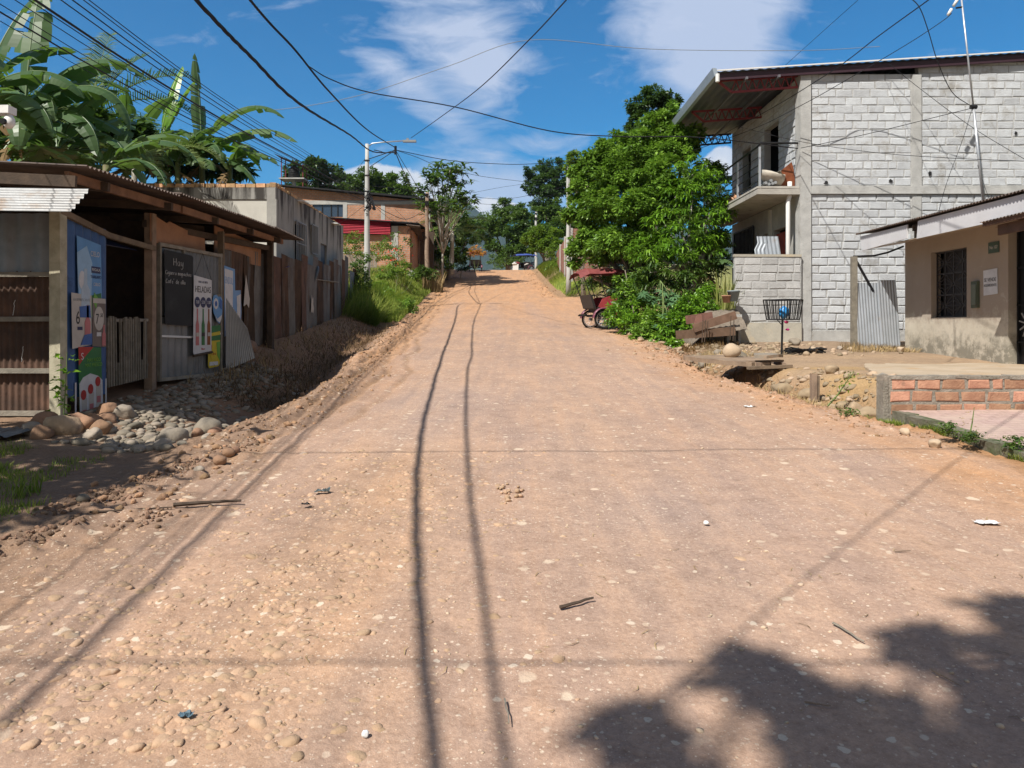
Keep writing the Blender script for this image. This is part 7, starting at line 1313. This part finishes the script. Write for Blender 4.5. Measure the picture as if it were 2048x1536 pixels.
# kerb plants and sapling by the shack post
def sap(label,P0,h,n,seed,L,mt,group=None,name='seedling'):
    t=T(name,label,'plant',P0,group); r=np.random.RandomState(seed); mb=MB(seed); top=Vector(P0)+Vector((.05,0,h)); mb.tube([P0,Vector(P0)+Vector((.03,0,h*.5)),top],[.008,.006,.003],5); mb.build('stem',M['stemg'],t)
    f=r.uniform(.2,1,n); P=np.array(P0)+np.stack([r.normal(0,.05,n),r.normal(0,.05,n),f*h],1); leaf_mesh('leaf',P,np.tile([0,0,1.],(n,1))+r.normal(0,.3,(n,3)),np.stack([r.normal(0,1,n),r.normal(0,1,n),r.normal(.1,.3,n)],1),L*r.uniform(.6,1.2,n),L*.55*np.ones(n),mt,t,r.rand(n)); return t
q=W(125,862,8.1); sap('young green seedling climbing in front of the pale shack corner post',(q.x,8.1,q.z),.85,46,3,.10,M['leaf_mango'])
for i,(px,py,Y,h,n_2,L,lb) in enumerate(((1895,868,7.3,.13,150,.05,'dense dark green weed clump on the pavement kerb'),(1938,862,7.2,.30,16,.035,'thin dry seed stalk weed on the pink pavement edge'),(2030,905,6.7,.12,120,.05,'leafy weed at the kerb on the right edge of the photo'),(1940,890,7.0,.10,120,.05,'low weed mat on the kerb between the two bushes'),(1700,850,8.7,.09,80,.05,'short grass clump at the foot of the brick wall end'))):
    q=W(px,py,Y); q.z=gz(q.x,Y)+(.06 if i<4 else 0); sap(lb,tuple(q),h,n_2,80+i,L,M['leaf_mid'] if i!=1 else M['straw'],'kerb weeds')
# ---------------- grass and straw ----------------
def scatter(n,y0,y1,f,seed,p=1): r=np.random.RandomState(seed); y=np.exp(r.uniform(math.log(y0),math.log(y1),n)); return f(r,y,n),y
x,y=scatter(26000,26.5,66,lambda r,y,n:xl(y)-.15-np.abs(r.normal(0,1.6,n)),1); k2=fbm(x,y,1.2,3,7)>-.45; x,y=x[k2],y[k2]; grass('bank_grass',x,y,.30,.03,M['grass'],1,None,.6)
x,y=scatter(2600,27,33,lambda r,y,n:xl(y)-.5-np.abs(r.normal(0,.9,n)),2); grass('tall_grass',x,y,.85,.03,M['grass'],2,None,1.0)
x,y=scatter(2200,25,29.5,lambda r,y,n:xl(y)-.9-np.abs(r.normal(0,.6,n)),3); grass('tall_grass',x,y,1.15,.025,M['grass'],3,None,1.2)
x,y=scatter(500,47,50,lambda r,y,n:(r.uniform(845,885,n)-1024)/F*y,4); grass('dry_stalks',x,y,1.3,.04,M['straw'],4,None,.25)
x,y=scatter(9000,43,74,lambda r,y,n:xr(y)+.5+np.abs(r.normal(0,1.5,n)),5); grass('verge_grass',x,y,.35,.05,M['grass'],5,None,.7)
x,y=scatter(5000,10.5,25,lambda r,y,n:xl(y)-.9+r.normal(0,.45,n),6); k2=(x<xl(y)-.35)&(x>-5.5); grass('dead_grass',x[k2],y[k2],.22,.012,M['straw_dark'],6,None,2.6,zo=.01)
x,y=scatter(700,11,24,lambda r,y,n:xl(y)-1.6+r.normal(0,.35,n),16); k2=(x<xl(y)-.9)&(x>-5.5); grass('dead_grass',x[k2],y[k2],.3,.012,M['straw'],16,None,1.6)
x,y=scatter(6500,5.3,7.3,lambda r,y,n:-4.45+r.normal(0,.42,n),7); k2=(fbm(x,y,.5,3,8)>-.1)&(x<-3.72)&(x>-5.6)&(y<7.15+fbm(x,y,.4,2,3)*.3); grass('green_grass',x[k2],y[k2],.075,.007,M['grass'],7,None,.9)
x,y=scatter(260,4.9,5.3,lambda r,y,n:-3.42+r.normal(0,.08,n),8); grass('green_grass',x,y,.10,.008,M['grass'],8,None,.8)
x,y=scatter(60,5.45,5.7,lambda r,y,n:-3.62+r.normal(0,.05,n),9); grass('green_grass',x,y,.20,.012,M['grass'],9,None,.7)
x,y=scatter(9000,5.6,9.2,lambda r,y,n:xr(y)+.26+np.abs(r.normal(0,.13,n)),10); k2=(x<4.72)&(fbm(x,y,.3,3,8)>-.30); grass('kerb_grass',x[k2],y[k2],.10,.008,M['grass'],10,None,.9)
x,y=scatter(2600,9.4,15,lambda r,y,n:xr(y)+.4+r.normal(0,.18,n),11); grass('ditch_grass',x,y,.14,.010,M['straw'],11,None,1.1)
x,y=scatter(1500,14.5,19,lambda r,y,n:xr(y)+.5+np.abs(r.normal(0,.5,n)),12); grass('ditch_grass',x,y,.16,.014,M['straw'],12,None,1.1)
x,y=scatter(900,15.8,16.7,lambda r,y,n:r.uniform(7.2,8.6,n),13); grass('dry_weeds',x,y,.22,.010,M['straw'],13,None,1.2)
x,y=scatter(2400,30,42,lambda r,y,n:4.0+np.abs(r.normal(0,1.0,n)),14); k2=(y>41.8)|(y<32); grass('verge_grass',x[k2],y[k2],.2,.04,M['grass'],14,None,.8)
# straw litter on the road
r_=np.random.RandomState(77); n=520; y=np.exp(r_.uniform(math.log(2.6),math.log(16),n)); L1,R1=xl(y),xr(y); x=L1+(R1-L1)*np.where(r_.rand(n)<.35,np.where(r_.rand(n)<.5,r_.beta(1,5,n),1-r_.beta(1,6,n)),r_.rand(n)); a=r_.rand(n)*6.28; l=r_.uniform(.02,.09,n); z=ground(x,y)+.004
d=np.stack([np.cos(a),np.sin(a),0*a],1); s_=np.stack([-np.sin(a),np.cos(a),0*a],1)*.0022; P=np.stack([x,y,z],1); e_=P+d*l[:,None]; e_[:,2]=ground(e_[:,0],e_[:,1])+.006; m_=(P+e_)/2+s_*6; m_[:,2]=np.maximum(m_[:,2],ground(m_[:,0],m_[:,1])+.004)+.004
V=np.stack([P-s_,P+s_,m_+s_,m_-s_,e_],1).reshape(-1,3); b=np.arange(n)[:,None]*5; o=mesh_np('straw_litter',V,[b+np.array([[0,1,2,3]]),b+np.array([[3,2,4]])],M['straw'],attr=np.repeat(r_.rand(n),5)); o['kind']='stuff'
def gp_(px,py):
    Y=1.6/(.061+(py-650)/1500)
    for _ in range(8): x=(px-1024)/F*Y; Y=(EYE-gz(x,Y))/((py-650)/1500)
    return Vector(((px-1024)/F*Y,Y,gz((px-1024)/F*Y,Y,False)))
for i,(a,b_,rr,mt_,lb,c_) in enumerate((((1118,1224),(1184,1204),.010,'wood_dark','dark flat stick lying on the road in front of the camera','stick'),((1668,1254),(1727,1291),.006,'wood_grey','pale dry twig on the road just above the tree shadow','stick'),((1862,1347),(1922,1380),.004,'wood','thin brown twig lying in the tree shadow at right','stick'),((1610,1412),(1660,1420),.004,'wood','tiny dark twig in the lower middle of the tree shadow','stick'),((1010,1405),(1018,1455),.004,'wood_grey','small pale forked twig near the right cable shadow','stick'),((345,1018),(480,1008),.016,'wood_dark','long dark branch lying across the left wheel ruts','branch'),((178,1030),(345,1020),.008,'wood_dark','thin crooked branch end left of the long dark branch','branch'),((1790,1108),(1822,1106),.004,'wood','short dark stem on the sunny right half of the road','stick'))):
    A1,B1=gp_(*a),gp_(*b_); mb=MB(i+3); r=random.Random(i); P=[A1.lerp(B1,k_/5)+Vector((r.uniform(-1,1)*rr*.8,r.uniform(-1,1)*rr*.8,rr+.012)) for k_ in range(6)]; mb.tube(P,[rr*(1-.09*k_) for k_ in range(6)],5); solo(mb,'dry_stick',M[mt_],lb,c_)
def scrap(px,py,s_,mt,label,cat,seed,h=.4):
    q=gp_(px,py); r=random.Random(seed); mb=MB(seed); n=7; V=[]
    for j in range(n):
        for i in range(n): V.append(q+Vector(((i/(n-1)-.5)*s_+r.uniform(-.1,.1)*s_,(j/(n-1)-.5)*s_*.7+r.uniform(-.1,.1)*s_,.012+s_*h*r.random()*abs(math.sin(i*.9+seed)*math.cos(j*.8)))))
    mb.add(V,[(j*n+i,j*n+i+1,(j+1)*n+i+1,(j+1)*n+i) for j in range(n-1) for i in range(n-1)],.5); return solo(mb,'litter_scrap',mt,label,cat)
scrap(645,986,.10,pm('scrap_slate',(.10,.13,.14)),'curled slate coloured scrap on the road at left centre','litter',3)
scrap(612,1012,.06,M['black'],'small black scrap beside the curled slate scrap on the road','litter',4)
scrap(596,790,.16,M['white'],'crumpled white plastic in the shaded ditch at left','litter',5)
scrap(1970,1048,.13,M['white'],'flattened white paper on the road near the right edge','litter',6,.1)
scrap(1500,815,.14,M['white'],'white plastic strip on the road below the ditch bridge','litter',7,.15)
scrap(374,1436,.05,pm('scrap_blue',(.10,.16,.20)),'tiny blue grey scrap among the embedded stones at lower left','litter',8)
scrap(1552,693,.14,M['white'],'crumpled white paper on the dirt just left of the litter basket post','litter',9)
q=gp_(1413,1050); rock(q.x,q.y,.020,M['white'],'lone small white pebble in the middle right of the road','pebble',None,5,.8,name='pebble',sink=.05); q=gp_(730,1474); rock(q.x,q.y,.017,M['white'],'small round white pebble with a sharp shadow at lower left centre','pebble',None,6,.8,name='pebble',sink=.05)
# loose little pile of stones on the road
q=gp_(1022,985); r_=np.random.RandomState(3); n=22
for i in range(n): x,y=q.x+r_.normal(0,.05),q.y+r_.normal(0,.12); rock(x,y,r_.uniform(.012,.028),M['dustystone'],'dusty pebble in the small pile in the centre of the road','pebble','small pile of pebbles in the road centre',200+i,.7,name='pebble',sub=I2)
# boulders at the shack corner
for i,(px,py,Y,s_,m_,lb) in enumerate(((90,838,8.0,.20,'stone_red','reddish upright boulder leftmost beneath the shack corner post'),(125,848,7.75,.25,'ochre','biggest angular tan boulder at the foot of the shack corner post'),(165,820,7.95,.21,'stone_red','sunlit red brown boulder right of the biggest tan one'),(185,800,8.2,.16,'stone_red','red boulder under the blue tin panel'),(212,808,8.35,.17,'stone_red','rounded red stone right under the edge of the blue panel'),(215,787,8.9,.17,'stone_red','red cube like stone beneath the picket gate'),(252,800,8.7,.19,'stone','broad tan stone in front of the picket gate'),(205,838,7.9,.17,'stone_red','flat orange brown stone beside the sunlit red boulder'),(182,858,7.6,.14,'stone','tan wedge stone in front of the flat orange one'),(60,870,7.7,.15,'stone','flat grey stone at the left end of the boulder heap'),(85,885,7.5,.16,'stone_red','dark red brick like stone low at the left end of the heap'),(345,860,7.6,.20,'stone','large smooth grey tan cobble standing out in the sun right of the heap'),(325,868,7.4,.11,'stone','round tan cobble touching the large smooth cobble'),(378,828,8.3,.11,'stone','pale yellowish cobble at the shade edge behind the large cobble'),(415,830,8.2,.20,'stone','long dark grey cobble half in shade'),(395,842,7.95,.11,'stone_red','orange cobble in front of the long dark one'),(430,845,7.85,.09,'stone_red','small orange stone rightmost of the sunlit cobbles'),(470,880,6.9,.05,'stone_red','little red stone alone on the mud right of the cobbles'),(458,888,6.8,.06,'stone_red','flat pinkish stone next to the little red stone on the mud'),(440,915,6.5,.07,'stone_red','bright orange broken stone on the mud'),(398,938,6.2,.05,'stone','upright pale pebble on the mud edge'),(500,690,14.5,.22,'stone_red','brown cobble on top of the shaded cobble bed by the fence'),(165,1010,5.4,.05,'stone','small tan stone on the left mud track'))):
    q=W(px,py,Y); rock(q.x,Y,s_*(.86 if i<17 else 1),M[m_],lb,'rock','boulders and cobbles by the shack corner',100+i,flat=.72,lump=.18 if i<11 else .08,sink=.24)
r_=np.random.RandomState(12)
for i in range(62):
    Y=r_.uniform(7.2,8.6); px=r_.uniform(215,420); x=(px-1024)/F*Y
    if x>-3.05: continue
    rock(x,Y,r_.uniform(.035,.085),M['stone'],'rounded grey river cobble in the sunlit strip below the tin shack','cobble','river cobbles below the shack',300+i,flat=.6,lump=.05,name='river_cobble',sub=I2)
q=W(20,885,7.5); mb=MB(3); mb.corr((q.x-1.2,7.1,gz(q.x,7.2)+.05),(1,.1,.02),(0,1,.05),1.35,.5,.08,.012,(0,0,1)); solo(mb,'fallen_tin_sheet',M['tin'],'weathered corrugated sheet lying flat on the ground at the left edge','sheet',None,True)
# loose stones right of near mototaxi and behind it
for i in range(16):
    r=random.Random(i); Y=r.uniform(18.2,20.5); x=xr(Y)-.1+r.uniform(-.3,.5); rock(float(x),Y,r.uniform(.06,.15),M['ochre'],'dusty tan rock in the row along the road edge under the big tree','rock','rocks along the edge under the big tree',400+i,flat=.55)
for i in range(12):
    r=random.Random(50+i); Y=r.uniform(26,30); x=xr(Y)+r.uniform(-.2,.8); rock(float(x),Y,r.uniform(.08,.16),M['ochre'],'orange dirt lump in the heap behind the near mototaxi','rock','dirt lumps behind the mototaxi',430+i,flat=.6)
# ---------------- trees outside the picture that shade the foreground ----------------
def sh_c(px,py,r_px,h):
    Y=1.6/(.061+(py-650)/1500); x=(px-1024)/F*Y; return (x-.53*h,Y-.63*h,zr(np.array([Y]))[0]+h,r_px/F*Y)
h=11.0; C_=[sh_c(*q,h) for q in ((1500,1350,48),(1570,1390,75),(1690,1430,70),(1800,1470,80),(1660,1500,70),(1250,1465,48),(1320,1490,32),(1840,1290,42),(1940,1325,70),(2030,1235,48),(2075,1290,70),(2000,1400,48),(2110,1400,80),(1930,1530,50))]
C_=[(a,b,c,d_*.84) for a,b,c,d_ in C_]; C_+=[(a-.2,b-1.6,c+.3,.7) for a,b,c,d_ in C_[::3]]
tree('shade_tree','large leafy tree behind the camera whose crown shades the lower right of the road',C_,3700,71,.22,M['leaf_mid'],(-4.6,-5.5,-.7),.25,None,.75,shell=(.1,.85),subr=.4,nsub=22)
C_=[(-7.0,3.2,4.9,1.1),(-6.2,4.3,4.6,.8),(-7.8,4.3,4.8,1.0),(-6.3,2.2,5.0,.8),(-8.6,3.4,5.2,1.1),(-7.4,5.3,4.7,.7),(-5.9,3.1,5.0,.7),(-9.4,5.0,4.8,1.2)]
tree('shade_tree','leafy tree left of the camera whose crown shades the grass before the shack',C_,8500,72,.16,M['leaf_mid'],(-7.2,3.2,.1),.15,None,.6,shell=(.2,.95),subr=.35,nsub=26)
# ---------------- haze ----------------
hb=MB(1); hb.box(-4100,4100,-60,4100,-30,700); hz=hb.build('haze',None or bpy.data.materials.new('haze_air')); hz['kind']='stuff'; hm=bpy.data.materials['haze_air']; hm.use_nodes=True; hm.node_tree.nodes.clear(); k=NT(hm.node_tree); ov=k.new('ShaderNodeOutputMaterial'); pv=k.new('ShaderNodeVolumePrincipled'); pv.inputs['Density'].default_value=.00009; pv.inputs['Color'].default_value=(.62,.78,1,1); pv.inputs['Anisotropy'].default_value=.1; k.link(pv.outputs[0],ov.inputs['Volume'])
